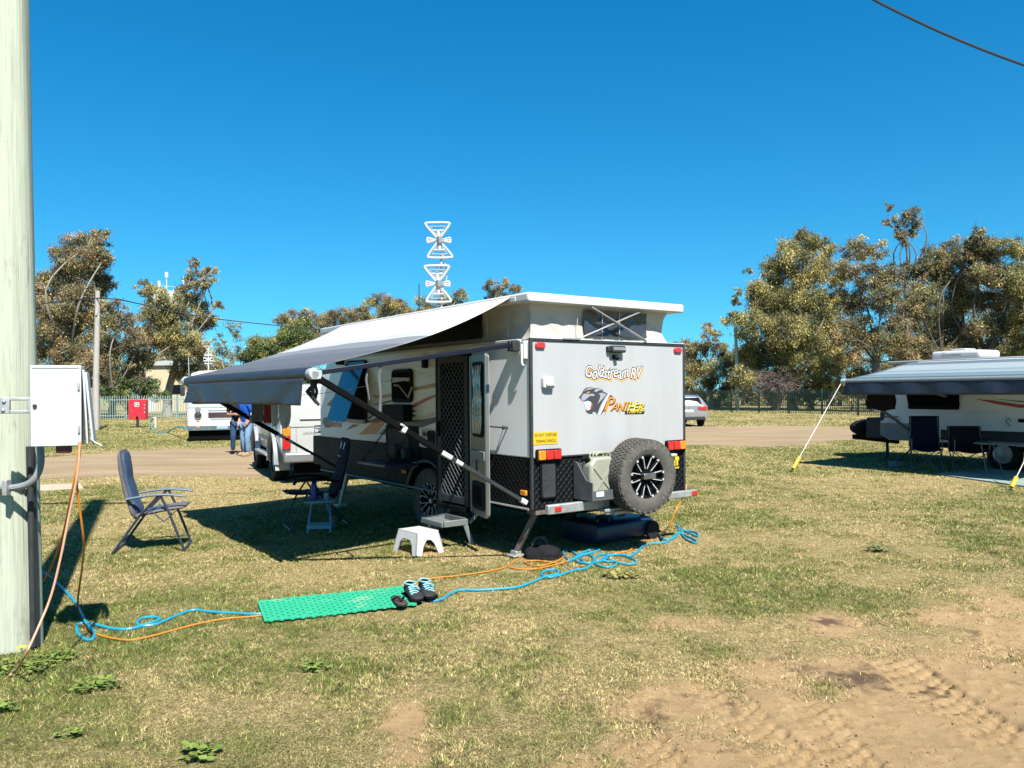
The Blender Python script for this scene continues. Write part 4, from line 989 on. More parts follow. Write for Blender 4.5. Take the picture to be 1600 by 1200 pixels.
# tail lamps
for u, v, order in ((855, 711, ('amber_lens', 'red_lens', 'red_lens')), (1053, 696, ('red_lens', 'red_lens', 'amber_lens'))):
    x, z = loc_plane_y(u, v); mb = MB(); mb.prism(rrect(.32, .125, .02, 4, (x, z)), (0, -.007, 0), (1, 0, 0), (0, 0, 1), .03); tl = mb.build('tail_lamp', 'black', van, bevel=.006)
    for i, m_ in enumerate(order):
        mb = MB(); mb.prism(rrect(.09, .095, .012, 4, (x + (i - 1) * .098, z + .004)), (0, -.034, 0), (1, 0, 0), (0, 0, 1), .022); mb.build('lens', m_, tl, bevel=.006)
# lower rear: access hatch, cutaway corners, plate
x, z = loc_plane_y(855, 751); mb = MB(); mb.prism(rrect(.205, .37, .035, 5, (x, z)), (0, -.002, 0), (1, 0, 0), (0, 0, 1), .022); hb = mb.build('access_hatch', 'black', van, bevel=.006)
mb = MB(); mb.prism(rrect(.165, .33, .025, 5, (x, z)), (0, -.024, 0), (1, 0, 0), (0, 0, 1), .008); mb.ball((x - .05, -.034, z + .02), (.012, .008, .012), 8, 6); mb.build('lid', 'dark_grey', hb, bevel=.006)
x, z = loc_plane_y(1050, 723); mb = MB(); mb.prism(rrect(.30, .135, .01, 3, (x - .05, z)), (0, -.004, 0), (1, 0, 0), (0, 0, 1), .01); npl = mb.build('number_plate', 'plate_yellow', van)
x3, z3 = loc_plane_y(1053.5, 729); mb = MB(); mb.text('LI', .10, lambda a, b: (x3 + a * .9, -.016, z3 + b), offset=.003); mb.build('lettering', 'black_gfx', npl, smooth=0, fix=False)
x, z = loc_plane_y(1046, 711); mb = MB(); mb.box((x, -.03, z), (.14, .06, .035)); mb.build('plate_lamp', 'light_grey', van, bevel=.012)
# rear bumper (two galvanised lengths) with red reflectors, carrier frame
by = -.16
def rb(u, v): return loc_plane_y(u, v, by)
bx0, bz = rb(857, 797)[0], .565; bx1 = rb(1090, 772)[0]
bxm0, bxm1 = rb(953, 785)[0], rb(1043, 778)[0]
mb = MB(); mb.box(((bx0 + bxm0) / 2, by + .03, bz - .03), (bxm0 - bx0, .06, .095)); mb.box(((bxm1 + bx1) / 2, by + .03, bz - .03), (bx1 - bxm1, .06, .075))
bp_ = mb.each('bumper', 'galv', van, bevel=.01)[0]
for u, v in ((872, 796.5), (1085, 770)):
    x, z = rb(u, v); mb = MB(); mb.box((x, by - .004, bz - .03), (.085, .008, .05)); mb.build('reflector', 'red_lens', bp_, bevel=.004)
mb = MB(); mb.box(((bxm0 + bxm1) / 2 - .1, by + .06, bz - .04), (bxm1 - bxm0 + .3, .08, .11)); mb.bar((1.02, by + .05, .56), (1.02, .3, .5), .08); mb.bar((1.5, by + .05, .56), (1.5, .3, .5), .08)
mb.build('carrier_frame', 'dark_grey', van, bevel=.006)
mb = MB(); mb.box((.92, -.12, .475), (.30, .22, .03)); mb.box((1.02, -.22, .44), (.26, .05, .035)); mb.box((.9, -.2, .455), (.2, .03, .05)); mb.each('mounting_plate', 'galv', van, bevel=.004)
# jerry can holder
hx0, hx1 = loc_plane_y(904, 750, -.1)[0], loc_plane_y(945, 745, -.3)[0]
mb = MB(); mb.prism([(-.31, .60), (-.02, .60), (-.02, .98), (-.07, .98), (-.22, .80), (-.31, .78)], (hx0, 0, 0), (0, 1, 0), (0, 0, 1), .012); mb.box((hx0 + .2, -.16, .602), (.38, .28, .012)); mb.box((hx0 + .2, -.305, .65), (.38, .01, .10)); mb.box((hx0 + .2, -.015, .78), (.38, .01, .36)); mb.prism([(-.31, .60), (-.02, .60), (-.02, .98), (-.07, .98), (-.22, .80), (-.31, .78)], (hx0 + .39, 0, 0), (0, 1, 0), (0, 0, 1), .012)
ch = mb.build('can_holder', 'trim_grey', van, bevel=.002)
mb = MB(); mb.box((hx0 + .1, -.313, .665), (.10, .006, .05)); mb.build('sticker', 'white_gfx', ch)
mb = MB(); mb.box((hx0 + .365, -.335, .62), (.045, .03, .055)); mb.tube([(hx0 + .35, -.335, .64), (hx0 + .35, -.335, .69), (hx0 + .38, -.335, .69), (hx0 + .38, -.335, .64)], .006, 6); mb.build('padlock', pm('brass', (.55, .38, .12), .35, .8), ch, bevel=.006)
# spare wheel on its post
sx_, sz_ = loc_plane_y(1003, 743.5, -.36)
spw = bpy.data.objects.new('spare_wheel', None); C.objects.link(spw); spw.parent = van; spw.location = (sx_ + .01, -.33, sz_); spw.rotation_euler = (R(2), 0, R(-4))
wheel(spw, 'spare', Matrix.Rotation(R(90), 4, 'X'), .385, .255, .225, spokes=6, tread=60)
mb = MB(); mb.bar((sx_, -.02, sz_), (sx_, -.24, sz_), .16, .16); mb.bar((sx_, -.12, sz_ - .1), (sx_ - .1, -.10, .50), .08, .08); mb.build('spare_post', 'dark_grey', van)
mb = MB(); mb.box((0, -.125, .01), (.16, .05, .06)); mb.build('lock_plate', 'alu', spw, bevel=.006)

# ---------------- awning
AW_T0, AW_T1, AW_D = .25, 4.46, 2.16; RZ = 1.865; AZ = 2.655
rows = []
NI = 46
for i in range(NI + 1):
    y = AW_T0 + (AW_T1 - AW_T0) * i / NI; r = []
    for j in range(25):
        t = j / 24; sag = -.075 * math.sin(math.pi * t ** .85) * (1 + .04 * math.sin(y * 2)) - .003 * math.sin(y * 5 + t * 3) * math.sin(math.pi * t)
        e = abs(2 * i / NI - 1) ** 6; sag += -.015 * e * math.sin(math.pi * t)
        r.append((-.05 - (AW_D - .05) * t, y, AZ + (RZ + .055 - AZ) * t + sag))
    rows.append(r)
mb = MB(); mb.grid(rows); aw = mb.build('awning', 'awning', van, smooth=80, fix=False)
so_ = aw.modifiers.new('thick', 'SOLIDIFY'); so_.thickness = .003
mb = MB(); mb.tube([(-AW_D, AW_T0 + .03, RZ), (-AW_D, AW_T1 - .03, RZ)], .055, 16); mb.build('roller', 'valance', aw)
mb = MB(); mb.tube([(-AW_D, AW_T0 - .07, RZ), (-AW_D, AW_T0 + .03, RZ)], .050, 16); mb.tube([(-AW_D, AW_T1 - .05, RZ), (-AW_D, AW_T1 + .06, RZ)], .062, 16); mb.box((-AW_D + .02, AW_T0 - .05, RZ - .01), (.10, .04, .08)); mb.each('roller_end_cap', 'light_grey', aw, bevel=.01)
rows = []
for i in range(51):
    t = i / 50; y = AW_T0 + .06 + (AW_T1 - AW_T0 - .34) * t; r = []
    for j in range(11):
        s = j / 10; fold = .035 * s * math.sin(t * 21 + s * 2) * (.4 + t) + .05 * s * math.exp(-((t - .05 - .09 * s) / .05) ** 2)
        r.append((-AW_D - .05 - .03 * s + fold * .7, y + (.012 * s if i == 0 else 0), RZ - .035 - .235 * s))
    rows.append(r)
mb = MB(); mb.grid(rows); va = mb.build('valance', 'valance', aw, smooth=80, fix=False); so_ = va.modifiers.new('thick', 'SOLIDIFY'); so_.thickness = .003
for yy, lower in ((AW_T0 - .04, .02), (AW_T1 + .03, AW_T1 + .03)):
    mb = MB(); top = Vector((-AW_D + .03, yy, RZ - .03)); bot = Vector((-.05, lower, .60)); d = bot - top
    mb.bar(top, top + d * .56, .055, .055); sl_ = mb.build('support_arm', 'matte_black', aw, bevel=.008)
    mb = MB(); mb.bar(top + d * .5, bot, .035, .035); mb.build('inner_tube', 'dark_grey', sl_, bevel=.004)
    mb = MB(); mb.bar(top + d * .555, top + d * .61, .045, .045); mb.bar(top + d * .63, top + d * .665, .04, .04); mb.bar(top + d * .37, top + d * .39, .062, .062); mb.tube([top + d * .39 + Vector((-.02, -.02, .04)), top + d * .38 + Vector((-.05, -.04, .05))], .012, 6); mb.bar(bot - d * .03, bot, .06, .05); mb.each('arm_clamp', 'white_plastic', sl_, bevel=.008)
    mb = MB(); mb.bar((-AW_D + .03, yy, RZ + .01), (-.06, yy, ZT - .04), .04, .045); rb_ = mb.build('rafter_arm', pm('navy_anodised', (.006, .008, .022), .45, .0, spec=.3), aw, bevel=.006)
    mb = MB(); mb.box((-.05, yy, ZT - .05), (.09, .10, .11)); mb.tube([(-.09, yy, ZT - .1), (-.09, yy, ZT)], .02, 8); mb.build('arm_bracket', 'dark_grey', aw, bevel=.01)
y, z = loc_plane_x(819, 547, -.03); mb = MB(); mb.box((-.03, y, z), (.05, .06, .18)); mb.tube([(-.06, y, z + .06), (-.06, y, z - .13), (-.05, y - .02, z - .16)], .014, 6); mb.build('awning_hook', 'white_plastic', van, bevel=.01)
mb = MB(); pt = Vector((-AW_D + .03, AW_T0 + .02, RZ - .05))
for k in range(4): mb.tube([pt + Vector((.03 * k - .02, .02 * k, 0)), pt + Vector((.05 * math.sin(k * 2), .02 * k + .03, -.10)), pt + Vector((.02 * k, .04, -.16 - .02 * k))], .018 - .003 * (k % 2), 6)
mb.build('winding_handle', 'dark_grey', aw)
# hanging light straps tied round the rafter
P0 = Vector((-1.52, AW_T0 - .04, RZ + .07)); 
mb = MB(); mb.tube([P0 + Vector((0, 0, .03)), P0 + Vector((-.02, .01, -.08)), P0 + Vector((0, .02, -.25)), P0 + Vector((-.02, .0, -.42))], [.008, .014, .011, .013], 6); mb.tube([P0 + Vector((-.12, .03, 0)), P0 + Vector((-.14, .02, -.12)), P0 + Vector((-.11, .02, -.30))], [.007, .012, .007], 6); mb.tube([P0 + Vector((-.02, 0, -.40)), P0 + Vector((-.13, .03, -.47))], .010, 5)
mb.each('tie_strap', 'strap', aw)

# roof: tv antenna (two butterfly elements on a mast) and a whip aerial
def ant_loc(u, v, t_x=1.05):  # point on the plane x = t_x
    y, z = loc_plane_x(u, v, t_x); return y, z
AY = loc_plane_x(690, 470, 1.05)[0]
mb = MB()
Yw = (Vector((OX, OY, 0)) + Vector((rx, ry, 0)) * 1.05 + Vector((lx, ly, 0)) * AY).y
mb.tube([(1.05, AY, 2.66), (1.05, AY, 2.66 + 1.02)], .018, 8); mb.tube([(1.05, AY, 2.66), (1.05, AY, 2.86)], .03, 8); mb.lathe([(.001, .0), (.16, .0), (.16, .03), (.001, .04)], 20, Matrix.Translation((1.05, AY, 2.68)))
mst = mb.build('tv_antenna', 'antenna', van)
def zpx(v): return H + ray(690, v)[1] * Yw
def butterfly(zc, hh, hw, lean, dx):
    mb = MB(); right = Vector((rx, -ry, 0))   # world X expressed in the caravan's frame
    back = Vector((-.03 * ry, -.03 * rx, 0)) ; c = Vector((1.05, AY, zc)) + right * dx + Vector((-.0, -.04, 0))
    def P(a, b): return c + right * (a + lean * b) + Vector((0, 0, b))
    r = .018
    for s in (1, -1):
        tri = [P(-.025, s * hh * .14), P(-hw * .98, s * hh * .84), P(-hw * .86, s * hh), P(hw * .86, s * hh), P(hw * .98, s * hh * .84), P(.025, s * hh * .14)]
        mb.tube(smooth_path(tri, 3), r, 7)
        mb.tube([P(-.012, s * hh * .2), P(-hw * .66, s * hh * .80), P(hw * .66, s * hh * .80), P(.012, s * hh * .2)], r * .55, 6)
        mb.tube([P(-hw * .48, s * hh * .56), P(hw * .48, s * hh * .56)], r * .8, 7); mb.tube([P(0, 0), P(0, s * hh * .6)], r * 1.5, 7)
        for q in (.35, -.35): mb.tube([P(s * .03, 0), P(s * hw * .98, q * hh * .42)], r * .85, 7)
        mb.tube([P(s * hw * .98, -.35 * hh * .42), P(s * hw * 1.0, 0), P(s * hw * .98, .35 * hh * .42)], r, 7); mb.tube([P(s * .03, 0), P(s * hw * .98, 0)], r * .7, 7)
    el_ = mb.build('antenna_element', 'antenna', mst)
    bx = MB(); bx.box(P(0, 0) + Vector((0, -.02, 0)), (.06, .07, .10)); bx.build('balun_box', 'mid_grey', el_, bevel=.008); cl = MB(); cl.box(c - right * dx + Vector((0, 0, 0)), (.07, .05, .05)); cl.build('mast_clamp', 'galv', el_)
    return el_
z1c, z2c = zpx(376), zpx(444)
pxm = Yw / F
butterfly(z1c, 27 * pxm, 18 * pxm, -.07, -6 * pxm); butterfly(z2c, 28 * pxm, 18 * pxm, -.05, -8 * pxm)
mb = MB(); rt = Vector((rx, -ry, 0)); cc = Vector((1.05, AY, zpx(421)))
mb.tube([cc + rt * .07 * math.cos(a) + Vector((0, 0, .07 * math.sin(a))) for a in np.linspace(0, 6.28, 20)], .008, 5)
mb.tube([Vector((1.05, AY, zpx(398))) + rt * .02, Vector((1.05, AY, zpx(405))) + rt * .07, Vector((1.05, AY, zpx(415))) + rt * .05, cc + rt * .08, Vector((1.05, AY, zpx(440))) + rt * .07], .007, 5); mb.build('coax_cable', 'white_plastic', mst)
WYp = loc_plane_x(655, 478, .7)[0]; Ywh = (Vector((OX, OY, 0)) + Vector((rx, ry, 0)) * .7 + Vector((lx, ly, 0)) * WYp).y
mb = MB(); mb.tube([(.7, WYp, 2.66), (.7, WYp, H + ray(655, 443)[1] * Ywh)], [.012, .006], 6); mb.build('whip_aerial', 'wire', van)
# ------------------------------------------------------------------ timber pole with conduits, meter box and cords
pc = Vector((-3.40, 5.42, 0))
pole = thing('timber_pole', 'thick pale green timber pole beside the white meter box', 'pole', pc)
rows = []
for j in range(60):
    z = -.05 + 10.4 * j / 59; rr = .180 - .0045 * z
    rows.append([((rr + .006 * math.sin(a * 3 + z * .7) + .003 * math.sin(a * 7 + z)) * math.cos(a) - .012 * z * .6, (rr + .005 * math.sin(a * 4 - z)) * math.sin(a), z) for a in np.linspace(0, 2 * math.pi, 40, endpoint=False)])
mb = MB(); mb.grid(rows, closed=True); mb.f.append(tuple(range(59 * 40, 60 * 40))); mb.m.append(0); mb.build('shaft', 'pole', pole, smooth=60)
mb = MB(); mb.box((-.1, 0, 9.9), (1.7, .1, .12)); mb.build('crossarm', 'pole_old', pole, bevel=.01)
pe = at(53, 700, 5.33) - pc
mb = MB(); q0 = at(64, 1004, 5.36) - pc
mb.tube([(.188, -.06, .02), (.182, -.06, .6), (.170, -.06, 1.36)], .028, 10); mb.build('cable_guard', pm('guard_black', (.03, .035, .04), .4), pole)
mb = MB(); mb.tube([(.202, -.10, .03), (.192, -.10, 1.3)], .018, 8); mb.build('riser_conduit', 'dark_grey', pole)
mb = MB()
cp = [at(62, 690, 5.25), at(64, 720, 5.22), at(58, 742, 5.2), at(44, 756, 5.19), at(22, 762, 5.19), at(5, 762, 5.2), at(-20, 760, 5.22), at(-60, 752, 5.3)]
mb.tube(smooth_path([p - pc for p in cp], 5), .022, 10); cd = mb.build('bent_conduit', 'mid_grey', pole)
k = at(10, 762, 5.17) - pc; mb = MB(); mb.box(k, (.03, .05, .10)); mb.build('saddle_clamp', 'galv', cd, bevel=.004)

bc = at(88, 634, 5.0)
box = thing('meter_box', 'white metal power box with its lid ajar, bracketed to the green pole', 'power box', (bc.x, bc.y, bc.z), R(19))
mb = MB(); mb.box((0, .085, 0), (.272, .15, .50)); mb.build('cabinet', 'box_white', box, bevel=.006)
mb = MB(); mb.box((0, 0, 0), (.282, .022, .506)); fr = mb.build('front_plate', 'box_white', box, bevel=.005)
mb = MB(); mb.box((0, -.013, .238), (.26, .004, .004)); mb.box((.122, -.013, 0), (.004, .004, .48)); mb.each('fold_line', 'light_grey', fr)
mb = MB(); m3 = Euler((0, R(-2.5), R(6))).to_matrix(); mb.box((.155, .07, -.01), (.012, .15, .47), m3); mb.box((.180, .075, -.02), (.014, .15, .46), Euler((0, R(-5), R(3))).to_matrix()); mb.each('hinged_lid', 'box_white', box, bevel=.004)
mb = MB(); mb.tube([(.19, .0, -.21), (.22, -.02, -.235), (.26, -.03, -.255)], .006, 6); mb.build('lid_stay', 'galv', box)
mb = MB(); mb.box((.128, -.016, .12), (.012, .012, .05)); mb.box((.128, -.016, -.15), (.012, .012, .05)); mb.each('hinge', 'galv', box, bevel=.003)
mb = MB(); mb.tube([(-.115, -.008, .0), (-.115, -.022, .0)], .012, 12); mb.build('lock', 'dark_grey', box)
mb = MB(); mb.box((.03, .06, -.275), (.08, .08, .05)); mb.build('socket', pm('maroon', (.12, .015, .015), .5), box, bevel=.006)
kx = at(10, 640, 5.18) - bc
mb = MB(); mb.box((-.205, .03, .045), (.16, .03, .02)); mb.box((-.205, .03, -.035), (.16, .03, .02)); mb.box((-.285, .02, .005), (.06, .03, .10)); mb.box((-.145, .02, .005), (.03, .03, .10)); mb.each('bracket', 'galv', box, bevel=.004)
mb = MB(); mb.ball((-.285, .003, .03), .012, 8, 6); mb.ball((-.29, .003, -.025), .012, 8, 6); mb.each('bolt', 'galv', box)

def cord(name, mat, pts, r, label, cat, k=6, extra=None):
    mb = MB(); mb.tube(smooth_path(pts, k), r, 8)
    for e in extra or []: mb.tube(smooth_path(e, k), r, 8)
    return tag(mb.build(name, mat), label, cat)
def GL(L, z=.012): return [G(u, v, z) for u, v in L]
def drop(L):   # (u, v, depth)
    return [at(u, v, y) for u, v, y in L]
gA = G(122, 962, .02)
cord('extension_cord', 'cord_orange', drop([(126, 690, 5.0), (124, 715, 4.98), (119, 740, 4.97), (124, 790, 5.0), (131, 850, 5.1), (128, 890, 5.4), (122, 935, 5.9)]) + GL([(123, 960), (132, 978), (150, 990), (175, 997), (205, 1000), (240, 993), (300, 977), (350, 967), (405, 962), (470, 950), (560, 936), (615, 920), (650, 910), (680, 903), (720, 899), (780, 889), (805, 876), (820, 866), (838, 856), (850, 858)]), .007,
     'bright orange power cord dropping from the white box and running under the green mat', 'cord')
cord('extension_cord', 'cord_orange', drop([(124, 690, 5.02), (120, 730, 5.03), (110, 780, 5.1), (97, 840, 5.35), (78, 890, 5.8)]) + GL([(62, 918), (52, 930), (30, 940)]), .007, 'orange cord hanging from the white box and passing behind the green pole', 'cord')
cord('extension_cord', 'cord_pale', drop([(125, 690, 4.96), (121, 740, 4.93), (108, 805, 4.9), (95, 870, 4.85), (80, 930, 4.8), (62, 975, 4.72), (40, 1022, 4.6)]) + GL([(20, 1052), (-20, 1078), (-60, 1090)]), .007, 'faded salmon cord hanging from the white box towards the lower left corner', 'cord')
cord('extension_cord', 'cord_orange', GL([(795, 886), (810, 889), (835, 889), (860, 884), (880, 879), (889, 874), (883, 868)], .012) + GL([(872, 876), (845, 884), (825, 881), (822, 877), (840, 876), (870, 880)], .014), .007, 'short loop of orange cord lying by the black cloth under the bumper', 'cord')
cvp = [Vector((W_ + .03, .10, 1.0)), Vector((W_ + .05, .06, .75)), Vector((W_ + .03, .0, .55))]
def vw(p): return Vector((OX, OY, 0)) + Vector((rx, ry, 0)) * p[0] + Vector((lx, ly, 0)) * p[1] + Vector((0, 0, p[2]))
pl_ = [vw(p) for p in cvp]
cord('extension_cord', 'cord_orange', pl_ + [at(1060, 790, 8.9), at(1050, 812, 8.85), at(1042, 826, 8.9)] + GL([(1028, 838), (1010, 846), (990, 856), (978, 862), (960, 864)]), .007, 'orange cord looping down from the rear right corner of the caravan', 'cord')
# blue drinking-water hose in two runs, with coils
hz = .014
cord('garden_hose', 'hose_blue', drop([(40, 872, 6.6), (57, 888, 6.8), (72, 898, 6.85)]) + GL([(85, 908), (104, 925), (118, 942), (128, 960), (134, 972), (145, 985), (147, 996), (138, 1000), (126, 994), (120, 984), (122, 976), (132, 974), (150, 976), (175, 982), (200, 983), (218, 979), (240, 972), (250, 967), (240, 964), (222, 966), (214, 973), (222, 978), (245, 975), (262, 968), (285, 958), (305, 953), (330, 956), (370, 958), (405, 959), (480, 950), (580, 938), (640, 936), (672, 932), (668, 926), (664, 932), (676, 939), (690, 936), (705, 927), (720, 922), (745, 922), (780, 920), (810, 917), (832, 909), (852, 901), (872, 896), (868, 890), (852, 892), (846, 898), (858, 902), (876, 898), (896, 891), (915, 888), (926, 880), (926, 870), (915, 866), (895, 874), (886, 872), (880, 862), (888, 858), (900, 866), (912, 878)], hz), .0115,
     'bright blue water hose snaking from the pole past the mat towards the bumper', 'hose', 5)
cord('garden_hose', 'hose_blue', GL([(888, 878), (905, 868), (930, 862), (937, 858), (925, 858), (905, 866), (900, 876), (920, 880), (945, 874), (947, 866), (935, 868), (930, 880), (945, 886), (960, 884), (962, 878), (940, 876), (950, 868), (970, 867), (990, 874), (993, 880), (975, 881), (955, 876), (948, 870), (965, 866), (985, 868), (998, 860), (1006, 852), (1020, 849), (1040, 847), (1056, 836), (1062, 830), (1058, 820), (1062, 826), (1075, 832), (1090, 838), (1088, 832), (1070, 829), (1064, 832), (1072, 842), (1085, 848), (1088, 845), (1075, 838), (1062, 834), (1050, 842), (1034, 842), (1030, 836), (1018, 830), (1008, 828)], hz), .0115,
     'bright blue water hose heaped in loops under the spare wheel', 'hose', 5)

# ------------------------------------------------------------------ green mat, shoes
a, b, c_, d_ = G(402, 945), G(413, 977), G(652, 950), G(630, 921)
mat_ = thing('ground_mat', 'bright green perforated plastic mat lying on the lawn', 'mat')
mb = MB(); rows = []; nu, nv = 60, 14
o_ = (a + b + c_ + d_) / 4
vs = []; fs = []
for layer in (0, 1):
    for j in range(nv + 1):
        for i in range(nu + 1):
            s, t = i / nu, j / nv; p = a.lerp(d_, s).lerp(b.lerp(c_, s), t)
            if j in (0, nv): p = p + (b - a).normalized() * (.012 * (1 if (i // 2) % 2 else -1)) * (1 if j else -1)
            w_ = .005 * math.sin(s * 7 + t * 2)
            p.z = .022 + w_ * .6 + (.009 if layer else 0); vs.append(p)
NP = (nu + 1) * (nv + 1)
for j in range(nv):
    for i in range(nu):
        k = j * (nu + 1) + i
        if i % 2 == 1 and j % 2 == (1 if (i // 2) % 2 else 0) and 0 < j < nv - 1:
            # slotted cell: leave a narrow slit open at the cell's middle
            for L in (0, 1):
                m = L * NP + k; q = [Vector(vs[x]) for x in (m, m + 1, m + 1 + nu + 1, m + nu + 1)]; e0, e1 = q[0].lerp(q[3], .32), q[1].lerp(q[2], .32); e2, e3 = q[1].lerp(q[2], .68), q[0].lerp(q[3], .68)
                n0 = len(vs); vs += [e0, e1, e2, e3]; fs += [(m, m + 1, n0 + 1, n0), (n0 + 3, n0 + 2, m + 1 + nu + 1, m + nu + 1)]
            continue
        fs.append((k, k + 1, k + nu + 2, k + nu + 1)); fs.append((NP + k, NP + k + nu + 1, NP + k + nu + 2, NP + k + 1))
for i in range(nu):
    for k in (i, nv * (nu + 1) + i): fs.append((k, k + 1, NP + k + 1, NP + k))
for j in range(nv):
    for k in (j * (nu + 1), j * (nu + 1) + nu): fs.append((k, k + nu + 1, NP + k + nu + 1, NP + k))
mb.add(vs, fs); bpy.data.objects.remove(mat_)
mgreen = pm('mat_green', (.025, .47, .25), .6, var=.1, scale=3, col2=(.34, .55, .34), thr=.66)
ob_ = mb.build('ground_mat', mgreen, fix=False, smooth=0)
tag(ob_, 'bright green perforated plastic mat lying on the lawn', 'mat')

def shoe(label, toe, heel, flip):
    t, h = G(*toe, .0), G(*heel, .0); d = (t - h); L = .29; ang = math.atan2(d.y, d.x)
    mid = (t + h) / 2
    o = thing('shoe', label, 'shoe', (mid.x, mid.y, .03), ang, 'black shoes with pale blue laces')
    prof = [(-.5, .26, .34), (-.42, .34, .36), (-.25, .33, .36), (-.05, .34, .30), (.12, .40, .22), (.30, .42, .17), (.43, .33, .13), (.5, .16, .08)]
    rows = []
    for x, wd, ht in prof:
        w2 = wd * L * .5; hh = ht * L; r = []
        for k in range(12):
            a_ = 2 * math.pi * k / 12; r.append((x * L, w2 * math.cos(a_) + .012 * flip * (x > .1), max(.012, hh * (.5 + .5 * math.sin(a_))) + .01))
        rows.append(r)
    mb = MB(); mb.grid(rows, closed=True); mb.f += [tuple(range(12)), tuple(range(84, 96))]; mb.m += [0, 0]
    u = mb.build('upper', pm('shoe_black', (.012, .012, .014), .8, var=.3, scale=60, bump=.3), o, smooth=70, subsurf=1)
    mb = MB(); out = [(-.5, .10), (-.44, .17), (-.2, .16), (0, .16), (.2, .21), (.38, .20), (.5, .09), (.5, -.09), (.38, -.20), (.2, -.19), (0, -.14), (-.2, -.15), (-.44, -.17), (-.5, -.10)]
    mb.prism([(x * L * 1.03, y * L) for x, y in out], (0, 0, 0), (1, 0, 0), (0, 1, 0), .026); mb.build('sole', 'matte_black', o, bevel=.008)
    lace = pm('pale_blue_lace', (.25, .62, .72), .6)
    mb = MB(); mb.tube(smooth_path([(-.11, .042, .105), (-.125, 0, .115), (-.11, -.042, .105), (-.04, -.04, .112), (-.015, 0, .108), (-.04, .04, .112)], 4, True), .0065, 6, closed=True)
    for k in range(4):
        x = .0 + .022 * k; z = .098 - .013 * k; mb.tube([(x - .01, .034, z - .008), (x, 0, z + .004), (x + .012, -.034, z - .008)], .0052, 5); mb.tube([(x - .01, -.034, z - .008), (x, 0, z + .006), (x + .012, .034, z - .008)], .0052, 5)
    mb.tube(smooth_path([(.02, 0, .10), (.05, .03, .10), (.03, .055, .07), (.01, .04, .08)], 4), .005, 5); mb.build('lace', lace, o)
    mb = MB(); mb.ball((-.085, 0, .108), (.048, .032, .006), 12, 6); mb.build('opening', 'matte_black', o)
shoe('black shoe with pale blue laces standing nearest the brown thong', (654, 949), (636, 933), 1)
shoe('black shoe with pale blue laces at the very end of the green mat', (677, 944), (659, 929), -1)
t, h = G(630, 956), G(617, 943); d = t - h
sn = thing('sandal', 'flat brown thong lying alone on the mat edge beside the shoes', 'sandal', ((t.x + h.x) / 2, (t.y + h.y) / 2, .045), math.atan2(d.y, d.x))
mb = MB(); mb.prism([(x, y) for x, y in [(-.14, .02), (-.12, .04), (-.04, .036), (.05, .05), (.12, .045), (.145, 0), (.12, -.04), (.05, -.046), (-.04, -.036), (-.12, -.036), (-.14, -.02)]], (0, 0, 0), (1, 0, 0), (0, 1, 0), .02); mb.build('sole', 'sandal', sn, bevel=.007)
mb = MB(); mb.tube(smooth_path([(-.01, .042, .02), (.04, .025, .05), (.085, 0, .022)], 5), .006, 6); mb.tube(smooth_path([(-.01, -.042, .02), (.04, -.025, .05), (.085, 0, .022)], 5), .006, 6); mb.each('strap', 'black', sn)

# ------------------------------------------------------------------ step stool
f0, f1, f2 = G(650, 870), G(614, 860), G(692, 864)
e1, e2 = (f1 - f0), (f2 - f0); e1.z = e2.z = 0; n1, n2 = e1.normalized(), e2.normalized()
n2 = Vector((n1.y, -n1.x, 0)); n2 = n2 if n2.dot(e2) > 0 else -n2
L1, L2 = .46, .36
cst = f0 + n1 * L1 / 2 + n2 * L2 / 2
st = thing('step_stool', 'white plastic step stool on the grass before the caravan step', 'stool', (cst.x, cst.y, 0), math.atan2(n1.y, n1.x))
zt = .225
def stool_side(mb, half, oth, axis, sgn):
    tp = .045; pts = []
    outer = [(-half, 0), (-half + .075, 0)]
    arch = [(-half + .085 + (.03), .10)]
    inner = [(-half + .085, .03), (-half + .11, .10), (-half + .15, .145), (-half + .20, .155)]
    poly = [(-half, 0), (-half + .075, 0)] + inner + [(-x, y) for x, y in inner[::-1]] + [(half - .075, 0), (half, 0), (half - tp, zt), (-half + tp, zt)]
    P = []
    for x, y in poly:
        o = (oth - tp * y / zt) * sgn; P.append((x, o, y) if axis == 0 else (o, x, y))
    Q = []
    for p in P:
        q = list(p); q[1 if axis == 0 else 0] -= .014 * sgn; Q.append(tuple(q))
    N = len(P); mb.add(P + Q, [tuple(range(N)), tuple(range(2 * N - 1, N - 1, -1))] + [(i, (i + 1) % N, N + (i + 1) % N, N + i) for i in range(N)])
mb = MB()
for s in (1, -1): stool_side(mb, L1 / 2, L2 / 2, 0, s); stool_side(mb, L2 / 2, L1 / 2, 1, s)
mb.build('skirt', 'white_plastic', st)
mb = MB(); tx, ty_ = L1 / 2 - .045, L2 / 2 - .045
for i in range(9): mb.box((-tx + .012 + (2 * tx - .024) * i / 8, 0, zt), (.022, ty_ * 2, .014))
for i in range(7): mb.box((0, -ty_ + .012 + (2 * ty_ - .024) * i / 6, zt + .0012), (tx * 2, .024, .013))
mb.build('tread', 'white_plastic', st)

